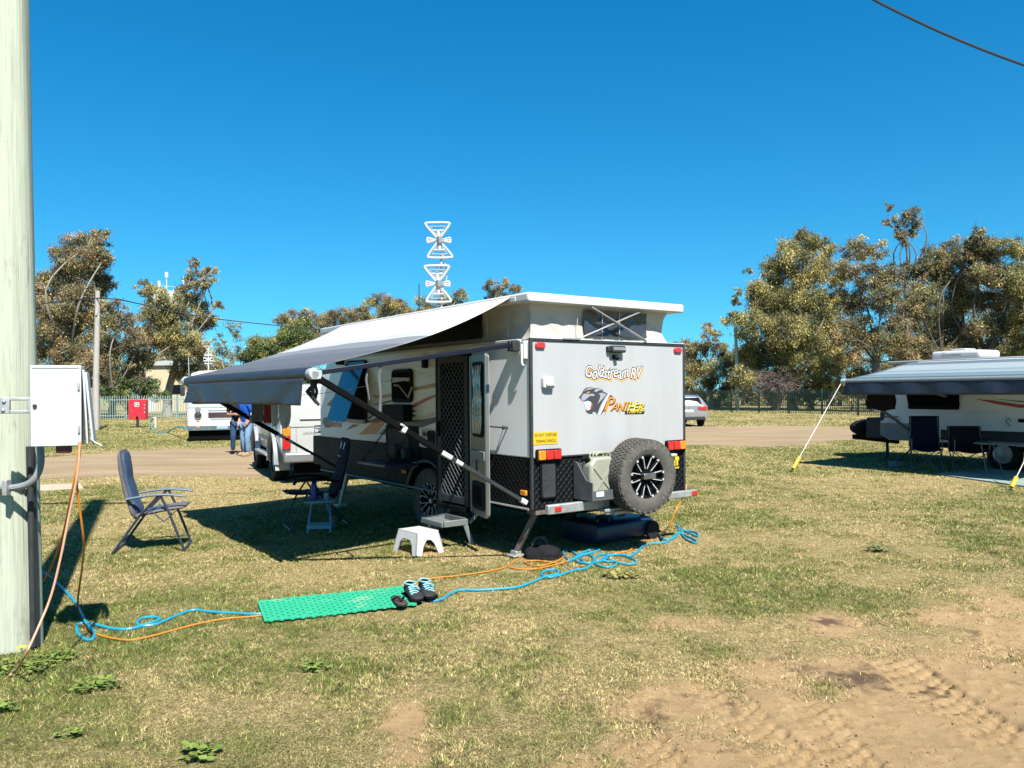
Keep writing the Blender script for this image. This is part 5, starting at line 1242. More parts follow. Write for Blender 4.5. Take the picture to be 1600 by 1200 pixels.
# ------------------------------------------------------------------ padded folding chair facing right
pA, pB = G(186, 859), G(292, 856)
ang = math.atan2((pB - pA).y, (pB - pA).x)
ch_ = thing('camping_chair', 'blue and grey padded folding armchair alone in the sun on the grass', 'chair', ((pA.x + pB.x) / 2, (pA.y + pB.y) / 2, 0), ang + R(8))
Wc = .52; D2 = (pB - pA).length / 2
for s, nm in ((-1, 0), (1, 1)):
    y = s * Wc / 2 + (.0 if s < 0 else 0)
    mb = MB(); mb.tube([(-D2, y, .01), (-.09, y, .40), (.10, y, .61)], .014, 8); mb.build('rear_leg', 'chair_frame', ch_)
    mb = MB(); mb.tube([(D2, y, .01), (.21, y, .42), (.12, y, .62)], .014, 8); mb.build('front_leg', 'chair_frame', ch_)
    mb = MB(); rows = []
    for i in range(9):
        t = i / 8; x = -.22 + .60 * t; z = .585 + .045 * math.sin(t * 2.6) - .012 * t; wd = .030 * (1 - .3 * (t > .9))
        rows.append([(x, y + wd * math.cos(q), z + .013 * math.sin(q)) for q in np.linspace(0, 6.283, 10, endpoint=False)])
    mb.grid(rows, closed=True); mb.f += [tuple(range(10)), tuple(range(80, 90))]; mb.m += [0, 0]; mb.build('armrest', 'chair_trim', ch_, smooth=60)
mb = MB(); mb.tube([(D2, -Wc / 2, .02), (D2, Wc / 2, .02)], .012, 8); mb.build('foot_bar', 'chair_frame', ch_)
mb = MB(); mb.tube([(-D2, -Wc / 2, .02), (-D2, Wc / 2, .02)], .012, 8); mb.build('foot_bar', 'chair_frame', ch_)
def pad(mb, p0, p1, wd, th, n=14, bul=.02, y0=0):
    p0, p1 = Vector(p0), Vector(p1); d = (p1 - p0).normalized(); nrm_ = Vector((-d.z, 0, d.x)); rows = []
    for i in range(n + 1):
        t = i / n; e = min(1, min(t, 1 - t) * 9 + .45); c = p0.lerp(p1, t) + nrm_ * bul * math.sin(t * math.pi); pf = 1 + .14 * math.sin(t * 6 * math.pi)
        rows.append([c + Vector((0, y0 + wd / 2 * e ** .3 * math.copysign(abs(math.cos(q)) ** .5, math.cos(q)), 0)) + nrm_ * th / 2 * e * pf * math.copysign(abs(math.sin(q)) ** .7, math.sin(q)) for q in np.linspace(0, 6.283, 18, endpoint=False)])
    mb.grid(rows, closed=True); o = len(mb.v); mb.f += [tuple(range(o - 18 * (n + 1), o - 18 * n)), tuple(range(o - 18, o))]; mb.m += [0, 0]
mb = MB(); pad(mb, (-.14, 0, .36), (-.30, 0, 1.10), Wc - .05, .055, bul=.03); bk = mb.build('backrest', 'chair_grey', ch_, smooth=60)
mb = MB(); pad(mb, (-.135 + .012, 0, .40), (-.285 + .014, 0, 1.07), Wc - .17, .06, bul=.032); mb.build('mesh_panel', 'chair_blue', bk, smooth=60)
mb = MB(); pad(mb, (-.16, 0, .385), (.36, 0, .475), Wc - .05, .045, bul=.012); s_ = mb.build('seat', 'chair_grey', ch_, smooth=60)
mb = MB(); pad(mb, (-.12, 0, .395), (.22, 0, .452), Wc - .16, .05, bul=.014); mb.build('mesh_panel', 'chair_blue', s_, smooth=60)
mb = MB(); mb.tube([(.23, -Wc / 2, .40), (.16, -Wc / 2, .33), (.02, -Wc / 2, .46)], .008, 6); mb.tube([(.23, Wc / 2, .40), (.16, Wc / 2, .33), (.02, Wc / 2, .46)], .008, 6); mb.each('brace', 'chair_frame', ch_)

# ------------------------------------------------------------------ navy folding chair in the awning's shade
cb_ = G(498, 822); 
nc = thing('camping_chair', 'navy folding chair with tall back in the shade beside the bottle table', 'chair', (cb_.x, cb_.y, 0), R(206))
def camp_recliner(par, fab, fr='chair_frame', Wd=.50):
    for s in (-1, 1):
        y = s * Wd / 2
        for nm, L in (('leg', [(-.36, y, .01), (.02, y, .42), (.12, y, .60)]), ('leg', [(.40, y, .01), (.22, y, .40), (.08, y, .60)])):
            mb = MB(); mb.tube(L, .012, 8); mb.build(nm, fr, par)
        mb = MB(); mb.tube(smooth_path([(-.20, y, .58), (.05, y, .63), (.30, y, .62), (.36, y, .57)], 4), .018, 8); mb.build('armrest', 'black', par)
    mb = MB(); mb.tube([(.40, -Wd / 2, .015), (.40, Wd / 2, .015)], .012, 8); mb.build('foot_bar', fr, par)
    mb = MB(); mb.tube([(-.36, -Wd / 2, .015), (-.36, Wd / 2, .015)], .012, 8); mb.build('foot_bar', fr, par)
    mb = MB(); pad(mb, (-.16, 0, .36), (-.36, 0, 1.12), Wd - .02, .035, bul=.03); b = mb.build('backrest', fab, par, smooth=60)
    mb = MB(); pad(mb, (-.18, 0, .40), (.42, 0, .46), Wd - .02, .035, bul=.01); mb.build('seat', fab, par, smooth=60)
    return b
bk = camp_recliner(nc, 'navy')
mb = MB(); mb.box((-.315, -.07, 1.02), (.008, .03, .09), (0, R(-14), 0)); mb.box((-.315, .09, 1.02), (.008, .03, .09), (0, R(-14), 0)); mb.each('reflective_tab', 'white_gfx', bk)
mb = MB(); mb.tube(smooth_path([(-.272, .05, .88), (-.27, .02, .895), (-.27, -.02, .88), (-.27, -.06, .892)], 4), .007, 5); mb.build('stitched_logo', 'light_grey', bk)

# small folding table with a bottle and a cup
tb0 = G(496, 832); tyaw = R(8)
ft = thing('folding_table', 'little pale blue folding table in the shade with a blue bottle', 'table', (tb0.x, tb0.y + .14, 0), tyaw)
tw, td, th2 = .33, .28, .37
mb = MB(); mb.box((0, 0, th2), (tw + .04, td + .04, .016))
mb.build('table_top', 'aqua', ft, bevel=.005)
for s in (-1, 1):
    mb = MB(); mb.bar((s * (tw / 2 - .03), -td / 2, .02), (s * (tw / 2 - .055), td / 2, th2 - .01), .022, .03); mb.build('leg', 'aqua', ft, bevel=.003)
    mb = MB(); mb.bar((s * (tw / 2 - .0), td / 2, .02), (s * (tw / 2 - .08), -td / 2, th2 - .01), .018, .026); mb.build('leg', 'aqua', ft, bevel=.003)
    mb = MB(); mb.box((s * (tw / 2 - .03), -td / 2, .012), (.03, .04, .024)); mb.build('foot', 'light_grey', ft)
mb = MB(); mb.box((0, -td / 2 + .01, .065), (tw - .03, .02, .045)); mb.box((0, td / 2 - .01, .065), (tw - .03, .02, .03)); mb.each('stretcher', 'aqua', ft)
def rotp(x, y): return (ft.location.x + x * math.cos(tyaw) - y * math.sin(tyaw), ft.location.y + x * math.sin(tyaw) + y * math.cos(tyaw))
bx_, by_ = rotp(-.075, 0.02)
bt = thing('drink_bottle', 'tall cobalt blue drink bottle standing on the folding table', 'bottle', (bx_, by_, th2 + .008))
mb = MB(); mb.lathe([(.001, 0), (.036, 0), (.038, .01), (.038, .18), (.030, .205), (.022, .215)], 20); mb.build('body', 'bottle_blue', bt)
mb = MB(); mb.lathe([(.025, .212), (.025, .245), (.016, .25), (.001, .25)], 16); mb.build('cap', 'navy', bt)
cx_, cy_ = rotp(.075, .0)
cu_ = MB(); cu_.lathe([(.001, 0), (.026, 0), (.033, .085), (.030, .085), (.024, .006), (.001, .006)], 18)
cu_ = cu_.build('cup', 'aqua', loc=(cx_, cy_, th2 + .008)); tag(cu_, 'pale cup standing on the folding table beside the blue bottle', 'cup')

# ------------------------------------------------------------------ things under and on the caravan's rear
jc = thing('jerry_can', 'pale green jerry can strapped in the holder beside the spare wheel', 'jerry can', vw((hx0 + .2, -.17, .61)), PHI)
mb = MB(); mb.prism([(-.165, 0), (.165, 0), (.165, .36), (.13, .42), (-.09, .42), (-.165, .35)], (0, .08, 0), (1, 0, 0), (0, 0, 1), .16); bd = mb.build('body', 'jerry', jc, bevel=.03, bseg=3)
mb = MB(); mb.bar((-.12, -.083, .06), (.12, -.083, .32), .028, .012, up=(0, 1, 0)); mb.bar((.12, -.084, .06), (-.12, -.084, .32), .028, .012, up=(0, 1, 0)); mb.box((0, -.083, .035), (.26, .01, .02)); mb.build('embossed_cross', 'jerry', bd)
for y in (-.05, .0, .05):
    mb = MB(); mb.tube(smooth_path([(-.06, y, .41), (-.05, y, .455), (.10, y, .455), (.12, y, .41)], 3), .012, 7); mb.build('handle', 'jerry', jc)
mb = MB(); mb.tube([(-.12, 0, .37), (-.175, 0, .425)], .032, 10); mb.build('cap', 'black', jc)
wt = thing('waste_tank', 'dark blue wheeled waste water tank on the grass under the bumper', 'tank', G(950, 843), PHI + R(3))
rows = []
for x, sc in ((-.46, .80), (-.45, .95), (-.42, 1), (.40, 1), (.45, .93), (.46, .78)):
    rows.append([(x, .30 * sc * p[0], .03 + .115 + .115 * sc * p[1]) for p in [(q[0] * 2, q[1] * 2) for q in rrect(1, 1, .22, 4)]])
mb = MB(); mb.grid(rows, closed=True); n_ = len(rows[0]); mb.f += [tuple(range(n_)), tuple(range(5 * n_, 6 * n_))]; mb.m += [0, 0]; mb.build('body', 'tank_blue', wt, smooth=50)
mb = MB(); mb.lathe([(.10, .24), (.10, .275), (.06, .285), (.001, .285)], 20, Matrix.Translation((-.05, 0, 0))); mb.lathe([(.05, .24), (.05, .28), (.001, .285)], 16, Matrix.Translation((.28, .05, 0))); mb.each('cap', 'tank_blue', wt)
mb = MB(); mb.tube(smooth_path([(-.36, -.2, .25), (-.36, -.2, .30), (-.2, -.2, .30), (-.2, -.2, .25)], 3), .014, 6); mb.build('handle', 'tank_blue', wt)
for y in (-.31, .31):
    mb = MB(); mb.lathe([(.001, -.03), (.06, -.03), (.10, -.025), (.11, 0), (.10, .025), (.06, .03), (.001, .03)], 20, Matrix.Translation((.40, y, .11)) @ Matrix.Rotation(R(90), 4, 'X')); mb.build('wheel', 'rubber_dark', wt)
# crumpled black cloth by the jack
c0 = G(848, 872); V = []; 
mb = MB(); rows = []
for j in range(15):
    r = []
    for i in range(28):
        a_ = 2 * math.pi * i / 28; t = j / 14
        rad = (1 - t ** 2.2) ** .5 if t < 1 else 0
        n_ = .75 + .5 * float(fbm(np.array([math.cos(a_) * 2 + t * 2]), np.array([math.sin(a_) * 2 - t]), 1.3, 3, 63)[0])
        r.append((c0.x + .19 * rad * n_ * math.cos(a_), c0.y + .13 * rad * n_ * math.sin(a_), .005 + .15 * t * (.7 + .5 * n_ - .3)))
    rows.append(r)
mb.grid(rows, closed=True); bgc = mb.build('cloth_bag', 'black_cloth', smooth=70); tag(bgc, 'crumpled black bag on the grass by the rear jack, cord end on it', 'bag')
mb = MB(); p = c0 + Vector((-.05, 0, .15)); mb.tube(smooth_path([p + Vector((-.05, 0, -.02)), p + Vector((-.02, .0, .05)), p + Vector((.07, .02, .05)), p + Vector((.09, .02, -.03))], 4), .014, 6); mb.build('strap', pm('mauve_webbing', (.10, .06, .07), .8), bgc)
# low concrete slab by the pole
sl = [G(55, 768), G(130, 764), G(126, 757), G(60, 759)]
mb = MB(); mb.prism([(p.x, p.y) for p in sl], (0, 0, -.02), (1, 0, 0), (0, 1, 0), .045); tag(mb.build('concrete_slab', 'concrete', bevel=.01), 'low broken concrete slab set in the grass behind the pole', 'slab')
# ------------------------------------------------------------------ vehicles
def car_shell(stn, name, mat, parent, nx=0):
    """stations along y: (y, zb, zbelt, zt, wb, wbelt, wt)"""
    rows = []
    for y, zb, zm, zt, wb, wm, wt in stn:
        h = []
        h += [(wb * .93, zb), (wb, zb + .06), (wm + .01, zb + (zm - zb) * .55), (wm, zm)]
        if zt - zm > .06: h += [(wm - .012, zm + .02), (wt + (wm - wt) * .25, zt - .09), (wt - .05, zt - .02), (wt * .6, zt + .012), (0, zt + .02)]
        else: h += [(wm - .03, zm + .02), (wm - .08, zt), (wm * .85, zt), (wm * .5, zt + .015), (0, zt + .02)]
        full = [(x, y, z) for x, z in h] + [(-x, y, z) for x, z in h[-2::-1]]
        rows.append(full)
    mb = MB(); mb.grid(rows); n = len(rows[0])
    mb.f.append(tuple(range(n))); mb.m.append(0); mb.f.append(tuple(range(len(mb.v) - n, len(mb.v)))); mb.m.append(0)
    return mb.build(name, mat, parent, smooth=32)
def simple_wheel(parent, x, y, rad, wid, rimr, tyre='rubber_dark', rim='galv', side=1):
    o = bpy.data.objects.new('wheel', None); C.objects.link(o); o.parent = parent; o.location = (x, y, rad)
    m = Matrix.Rotation(R(90 * side), 4, 'Y'); hw = wid / 2
    mb = MB(); mb.lathe([(rimr, -hw * .8), (rimr * 1.1, -hw), (rad * .95, -hw), (rad, -hw * .75), (rad, hw * .75), (rad * .95, hw), (rimr * 1.1, hw), (rimr, hw * .8)], 36, m)
    for k in range(36):
        m3 = m @ Matrix.Rotation(2 * math.pi * k / 36, 4, 'Z')
        for z in (-.5, 0, .5): mb.box(m3 @ Vector((rad, 0, z * hw)), (.018, rad * .1, hw * .4), m3.to_3x3())
    mb.build('tyre', tyre, o)
    mb = MB(); mb.lathe([(rimr, -hw * .7), (rimr, hw * .8), (rimr * .9, hw * .55), (rimr * .5, hw * .7), (rimr * .2, hw * .85), (.001, hw * .85)], 30, m); mb.build('rim', rim, o)
    return o
# white four-wheel drive hitched up in front of the caravan
suv_yaw = math.atan2(.41, .91)
suv = thing('four_wheel_drive', 'white four wheel drive wagon parked in front of the caravan', 'car', (-3.50, 15.30, 0), suv_yaw)
hb_ = .865
car_shell([(0.0, .55, 1.06, 1.80, .84, .89, .70), (.02, .50, 1.08, 1.84, .86, .905, .74), (.5, .50, 1.08, 1.87, .87, .91, .75), (2.6, .50, 1.07, 1.87, .87, .91, .75), (3.0, .50, 1.06, 1.80, .87, .91, .72), (3.55, .50, 1.05, 1.10, .87, .90, .70), (4.55, .50, .98, 1.02, .84, .86, .70), (4.75, .55, .85, .90, .78, .80, .7)], 'body', 'car_white', suv)
def sidewin(y0, y1, z0, z1, mat='glass_grey', r=.05, name='window', round_low=False):
    mb = MB(); x0, x1 = -.90, -.80; a = math.atan2(.12, .70)
    w_, h_ = y1 - y0, z1 - z0
    poly = rrect(w_, h_, r, 6, (0, h_ / 2))
    if round_low:
        poly = [(w_ / 2 * math.cos(q), h_ * .38 + h_ * .38 * math.sin(q)) for q in np.linspace(math.pi, 2 * math.pi, 14)] + [(w_ / 2, h_), (-w_ / 2, h_)]
    up_ = Vector((math.sin(a), 0, math.cos(a)))
    base = Vector((-.924 + (z0 - 1.10) * .171, (y0 + y1) / 2, z0))
    mb.prism(poly, base, (0, -1, 0), up_, .014); return mb.build(name, mat, suv, bevel=.003)
sidewin(.22, .62, 1.12, 1.70, 'glass_grey', .04, 'window', True); sidewin(.70, 1.10, 1.10, 1.70, 'glass_grey', .04, 'window', True)
sidewin(1.20, 1.85, 1.14, 1.70, 'glass_dark'); sidewin(1.95, 2.75, 1.14, 1.68, 'glass_dark')
mb = MB(); mb.prism(rrect(1.30, .46, .08, 5, (0, 1.40)), (0, .012 - .01, 0), (1, 0, 0), (0, .05, 1), .018); rw = mb.build('rear_window', 'glass_pale', suv, bevel=.006)
mb = MB(); mb.bar((-.55, -.022, 1.235), (-.12, -.022, 1.235), .014, .045); mb.build('wiper', 'white_plastic', rw)
mb = MB(); mb.bar((-.89, -.006, 1.07), (.89, -.006, 1.07), .008, .012); mb.bar((-.62, -.006, .55), (-.62, -.006, 1.05), .008, .008); mb.build('tailgate_seam', 'mid_grey', suv)
mb = MB(); mb.text('LANDCRUISER', .065, lambda x, y: (-.50 + x, -.012, .93 + y)); mb.build('tailgate_lettering', 'mid_grey', suv, fix=False, smooth=0)
mb = MB(); mb.box((0, -.015, 1.0), (.42, .03, .05)); mb.build('number_plate_lamp', 'mid_grey', suv, bevel=.01)
mb = MB(); mb.box((.25, -.008, .78), (.37, .012, .13)); mb.build('number_plate', 'white_gfx', suv)
for s in (-1, 1):
    o = MB(); o.box((s * .80, -.012, .86), (.15, .05, .46)); tl = o.build('tail_light', 'trim_grey', suv, bevel=.012)
    o = MB(); o.box((s * .80, -.034, .985), (.135, .03, .17)); o.build('amber_lens', 'amber_lens', tl, bevel=.012)
    o = MB(); o.box((s * .80, -.034, .775), (.135, .03, .24)); o.build('red_lens', 'red_lens', tl, bevel=.012)
    for y in (.88, 3.75):
        simple_wheel(suv, s * .80, y, .40, .27, .22, side=s)
        mb = MB(); pts = [Vector((s * .90, y + .47 * math.cos(q), .40 + .50 * math.sin(q))) for q in np.linspace(R(-5), R(185), 17)]
        rows = []
        for q in np.linspace(R(-8), R(188), 19):
            rows.append([(s * .86, y + .43 * math.cos(q), .42 + .43 * math.sin(q)), (s * .985, y + .45 * math.cos(q), .42 + .45 * math.sin(q)), (s * .985, y + .53 * math.cos(q), .42 + .53 * math.sin(q)), (s * .88, y + .56 * math.cos(q), .42 + .56 * math.sin(q))])
        mb.grid(rows); mb.build('wheel_arch', 'car_grey', suv, fix=False)
        mb = MB(); mb.lathe([(.001, 0), (.44, 0), (.44, .03), (.001, .03)], 28, Matrix.Translation((s * .80, y, .42)) @ Matrix.Rotation(R(90), 4, 'Y')); mb.build('wheel_well', 'matte_black', suv)
    mb = MB(); mb.box((s * .82, .38, .40), (.27, .012, .34)); mf = mb.build('mud_flap', 'car_white' if s < 0 else 'black', suv)
    mb = MB(); mb.box((s * .92, 2.3, .46), (.18, 1.9, .05)); mb.build('side_step', 'galv', suv, bevel=.015)
    mb = MB(); mb.box((s * .915, 2.2, .78), (.02, 2.0, .09)); mb.build('side_moulding', 'car_grey', suv, bevel=.006)
    mb = MB(); mb.box((s * 1.03, 2.75, 1.18), (.2, .1, .17)); mb.build('mirror', 'black', suv, bevel=.03)
mb = MB(); mb.box((0, -.06, .50), (1.72, .17, .19)); bm_ = mb.build('bumper', 'chrome', suv, bevel=.04, bseg=3)
mb = MB(); mb.box((0, .1, .30), (1.3, .1, .26)); mb.build('tow_bar', 'matte_black', suv)
mb = MB(); mb.ball((0, -.28, .52), .028); mb.bar((0, -.28, .46), (0, .1, .42), .06); mb.build('tow_ball', 'chrome', suv)
mb = MB(); mb.text('LANDCRUISER', .07, lambda x, y: (-.78 + x, .30, .24 + y)); mb.build('mud_flap_lettering', 'mid_grey', suv, fix=False, smooth=0)
# washing on a line strung from the awning's far end to the caravan wall
ln0, ln1 = vw((-2.10, 4.43, 1.83)), vw((-.01, 2.95, 1.86))
def on_line(t): p = ln0.lerp(ln1, t); p.z -= .17 * math.sin(math.pi * t); return p
mb = MB(); mb.tube([on_line(t) for t in np.linspace(0, 1, 15)], .004, 5); tag(mb.build('clothesline', 'rope'), 'thin line of washing strung behind the awning valance', 'clothesline')
lu = (ln1 - ln0).normalized()
def line_t(u):
    k = ray(u, 640)[0]; d = ln1 - ln0
    return (k * ln0.y - ln0.x) / (d.x - k * d.y)
def hang(name, label, cat, u0, u1, v1, mat, rounded):
    t0, t1 = line_t(u0), line_t(u1); tm = (t0 + t1) / 2; Y = on_line(tm).y; zb = H + ray((u0 + u1) / 2, v1)[1] * Y; rows = []; n = 15
    for j in range(n):
        s_ = j / (n - 1); f = 1.0
        if rounded: f = (max(0.02, 1 - max(0, (s_ - .45) / .55) ** 2.4)) ** .5 * (.92 + .08 * s_)
        r = []
        for i in range(13):
            q = (i / 12 - .5) * f; p = on_line(tm + (t1 - t0) * q); zt = p.z + .004
            r.append((p.x + (.006 if rounded else .016) * math.sin(i * 1.7 + s_) * s_, p.y - .012 * s_ - .02 * math.sin(math.pi * (i / 12)) * s_ * rounded, zt + (zb - zt) * s_))
        rows.append(r)
    o = MB().grid(rows).build(name, mat, fix=False, smooth=80); m_ = o.modifiers.new('t', 'SOLIDIFY'); m_.thickness = .008; return tag(o, label, cat, 'washing hung under the awning')
hang('towel', 'ribbed grey towel hanging below the awning valance', 'towel', 393, 411, 659, 'grey_cloth', 0)
hang('cloth', 'dark red cloth hanging between grey towel and pale rounded cloths', 'cloth', 412.5, 423, 661, 'red_cloth', 0)
hang('cloth', 'pale rounded cloth hanging next to the dark red one', 'cloth', 423.5, 434.5, 666, 'pale_cloth', 1)
hang('cloth', 'pale rounded cloth at the end of the washing, over the wagon rear corner', 'cloth', 436, 455, 669, 'pale_cloth', 1)

# old white bus, face on
bus_d = Vector((-10.5, 29.0, 0)); bus_yaw = math.atan2(-bus_d.y, -bus_d.x) + R(90)
bus = thing('bus', 'old white bus with a green pinstripe and round headlights facing the camera', 'bus', (bus_d.x, bus_d.y, 0), bus_yaw)
bs = F / bus_d.length
BW, BL, BT = 2.42, 7.2, 2.55
rows = []
for y, ins, zt in ((0, .10, 2.32), (.05, .03, 2.42), (.20, 0, 2.50), (1.0, 0, 2.56), (BL - .3, 0, 2.56), (BL, .08, 2.44)):
    hw = BW / 2 - ins; zz = zt
    h = [(hw, .42), (hw + .01, 1.0), (hw, 1.35), (hw - .07, zz - .30), (hw - .16, zz - .08), (hw - .40, zz), (0, zz + .05)]
    rows.append([(x, y, z) for x, z in h] + [(-x, y, z) for x, z in h[-2::-1]])
mb = MB(); mb.grid(rows); n = len(rows[0]); mb.f += [tuple(range(n)), tuple(range(len(mb.v) - n, len(mb.v)))]; mb.m += [0, 0]; mb.build('body', 'white', bus, smooth=30)
mb = MB(); mb.box((0, 1.0, .24), (BW - .12, 1.8, .36)); mb.build('underbody', 'matte_black', bus)
def bfront(name, mat, x0, x1, z0, z1, r=.03, d=.02, par=bus, off=.0, bev=.005):
    mb = MB(); mb.prism(rrect(x1 - x0, z1 - z0, r, 5, ((x0 + x1) / 2, (z0 + z1) / 2)), (0, -off + .004, 0), (1, 0, 0), (0, 0, 1), d + off * 0 + .004); return mb.build(name, mat, par, bevel=bev)
ws = bfront('windscreen', 'glass_dark', -1.05, -.02, 1.36, 2.10, .08); bfront('windscreen', 'glass_dark', .02, 1.05, 1.36, 2.10, .08)
bfront('visor', 'dark_grey', -1.08, 1.08, 2.12, 2.30, .05, .10)
bfront('pinstripe', 'green_line', -1.14, 1.14, 1.20, 1.245, .01, .006)
bfront('grille', pm('maroon_grille', (.05, .02, .025), .5, var=.5, scale=20), -.48, .46, .84, 1.04, .02, .012)
bfront('grille_rail', 'light_grey', -.50, .48, 1.10, 1.15, .01, .02); bfront('grille_rail', 'light_grey', -.40, .38, .795, .83, .01, .02)
for s in (-1, 1):
    mb = MB(); mb.lathe([(.001, .02), (.10, .02), (.12, .05), (.13, .0)], 24, Matrix.Translation((s * .83, -.0, .94)) @ Matrix.Rotation(R(90), 4, 'X')); hl = mb.build('headlight', 'chrome', bus)
    mb = MB(); mb.lathe([(.001, .045), (.07, .04), (.10, .03)], 20, Matrix.Translation((s * .83, -.0, .94)) @ Matrix.Rotation(R(90), 4, 'X')); mb.build('lens', 'dark_grey', hl)
    mb = MB(); mb.lathe([(.001, .03), (.09, .03), (.10, 0)], 20, Matrix.Translation((s * .83, 0, 1.15)) @ Matrix.Rotation(R(90), 4, 'X')); mb.build('fog_light', 'chrome', bus)
    bfront('indicator', 'amber_lens', s * .83 - .05, s * .83 + .05, .72, .765, .015, .02); bfront('indicator', 'amber_lens', s * .83 - .06, s * .83 + .06, .50, .54, .015, .085)
    mb = MB(); mb.box((s * .50, -.006, .75), (.012, .012, .60)); mb.build('panel_seam', 'mid_grey', bus)
    simple_wheel(bus, s * .98, 1.1, .40, .24, .2, side=s); simple_wheel(bus, s * .98, 5.2, .40, .24, .2, side=s)
bmp = bfront('bumper', 'alu', -1.19, 1.19, .40, .58, .03, .07); bfront('number_plate', 'aqua', -.20, .18, .44, .56, .01, .01, bmp, .072)
mb = MB(); mb.tube(smooth_path([(-1.15, -.02, 2.10), (-1.35, -.12, 2.14), (-1.45, -.15, 2.05)], 5), .018, 6); mr = mb.build('mirror_arm', 'dark_grey', bus)
mb = MB(); mb.box((-1.33, -.13, 1.82), (.16, .06, .36)); mb.build('mirror', 'dark_grey', mr, bevel=.03)
mb = MB(); mb.tube([(-1.12, .2, 2.2), (-1.14, .2, 3.05)], .014, 5); mb.build('aerial', 'light_grey', bus)
# small television antenna on the bus roof
tvb = MB(); xx = -.48
for s in (1, -1):
    for zc in (2.98, 3.33):
        tvb.tube([(xx, 1, zc), (xx - .14, 1, zc + s * .15), (xx + .14, 1, zc + s * .15), (xx, 1, zc)], .028, 6)
    tvb.tube([(xx, 1, 2.98), (xx + s * .17, 1, 2.92), (xx + s * .17, 1, 3.06), (xx, 1, 2.98)], .025, 6)
tvb.tube([(xx, 1, 2.55), (xx, 1, 3.45)], .022, 6); tvb.build('tv_antenna', 'white_plastic', bus)

# silver wagon on the road behind the caravan
wg = thing('station_wagon', 'silver station wagon seen from behind, driving off on the dirt road', 'car', G(1077, 667), R(4))
car_shell([(0, .45, .92, .98, .80, .84, .7), (.06, .30, .95, 1.06, .86, .89, .74), (.28, .28, .96, 1.36, .88, .90, .64), (.55, .28, .96, 1.44, .88, .905, .66), (2.6, .28, .95, 1.47, .88, .905, .68), (3.4, .28, .93, .99, .88, .90, .7), (4.4, .30, .80, .86, .82, .84, .7), (4.6, .38, .65, .70, .7, .72, .6)], 'body', 'car_silver', wg)
mb = MB(); mb.prism([(-.64, 0), (.64, 0), (.54, .37), (-.54, .37)], (0, .035, 1.0), (1, 0, 0), (0, .62, .95), .012); mb.build('rear_window', 'glass_dark', wg, bevel=.01)
for s in (-1, 1):
    mb = MB(); mb.prism([(s * .84, .76), (s * .84, .96), (s * .40, .92), (s * .46, .80)], (0, -.002, 0), (1, 0, 0), (0, 0, 1), .03); mb.build('tail_light', 'red_lens', wg, bevel=.01)
    for y in (.85, 3.7): simple_wheel(wg, s * .80, y, .32, .22, .2, side=s)
    mb = MB(); mb.box((s * .95, 2.75, .98), (.16, .08, .12)); mb.build('mirror', 'car_silver', wg, bevel=.03)
    mb = MB(); mb.tube([(s * .60, .5, 1.47), (s * .60, 2.5, 1.50)], .02, 6); mb.build('roof_rail', 'alu', wg)
mb = MB(); mb.prism(rrect(.40, .12, .02, 4, (0, .74)), (0, .002, 0), (1, 0, 0), (0, 0, 1), .02); mb.build('number_plate', 'white_gfx', wg)
mb = MB(); mb.box((0, .01, .40), (1.5, .12, .16)); mb.build('bumper', 'dark_grey', wg, bevel=.03)
mb = MB(); mb.lathe([(.001, .015), (.045, .012), (.05, 0)], 16, Matrix.Translation((0, .0, .90)) @ Matrix.Rotation(R(90), 4, 'X')); mb.build('badge', 'chrome', wg)

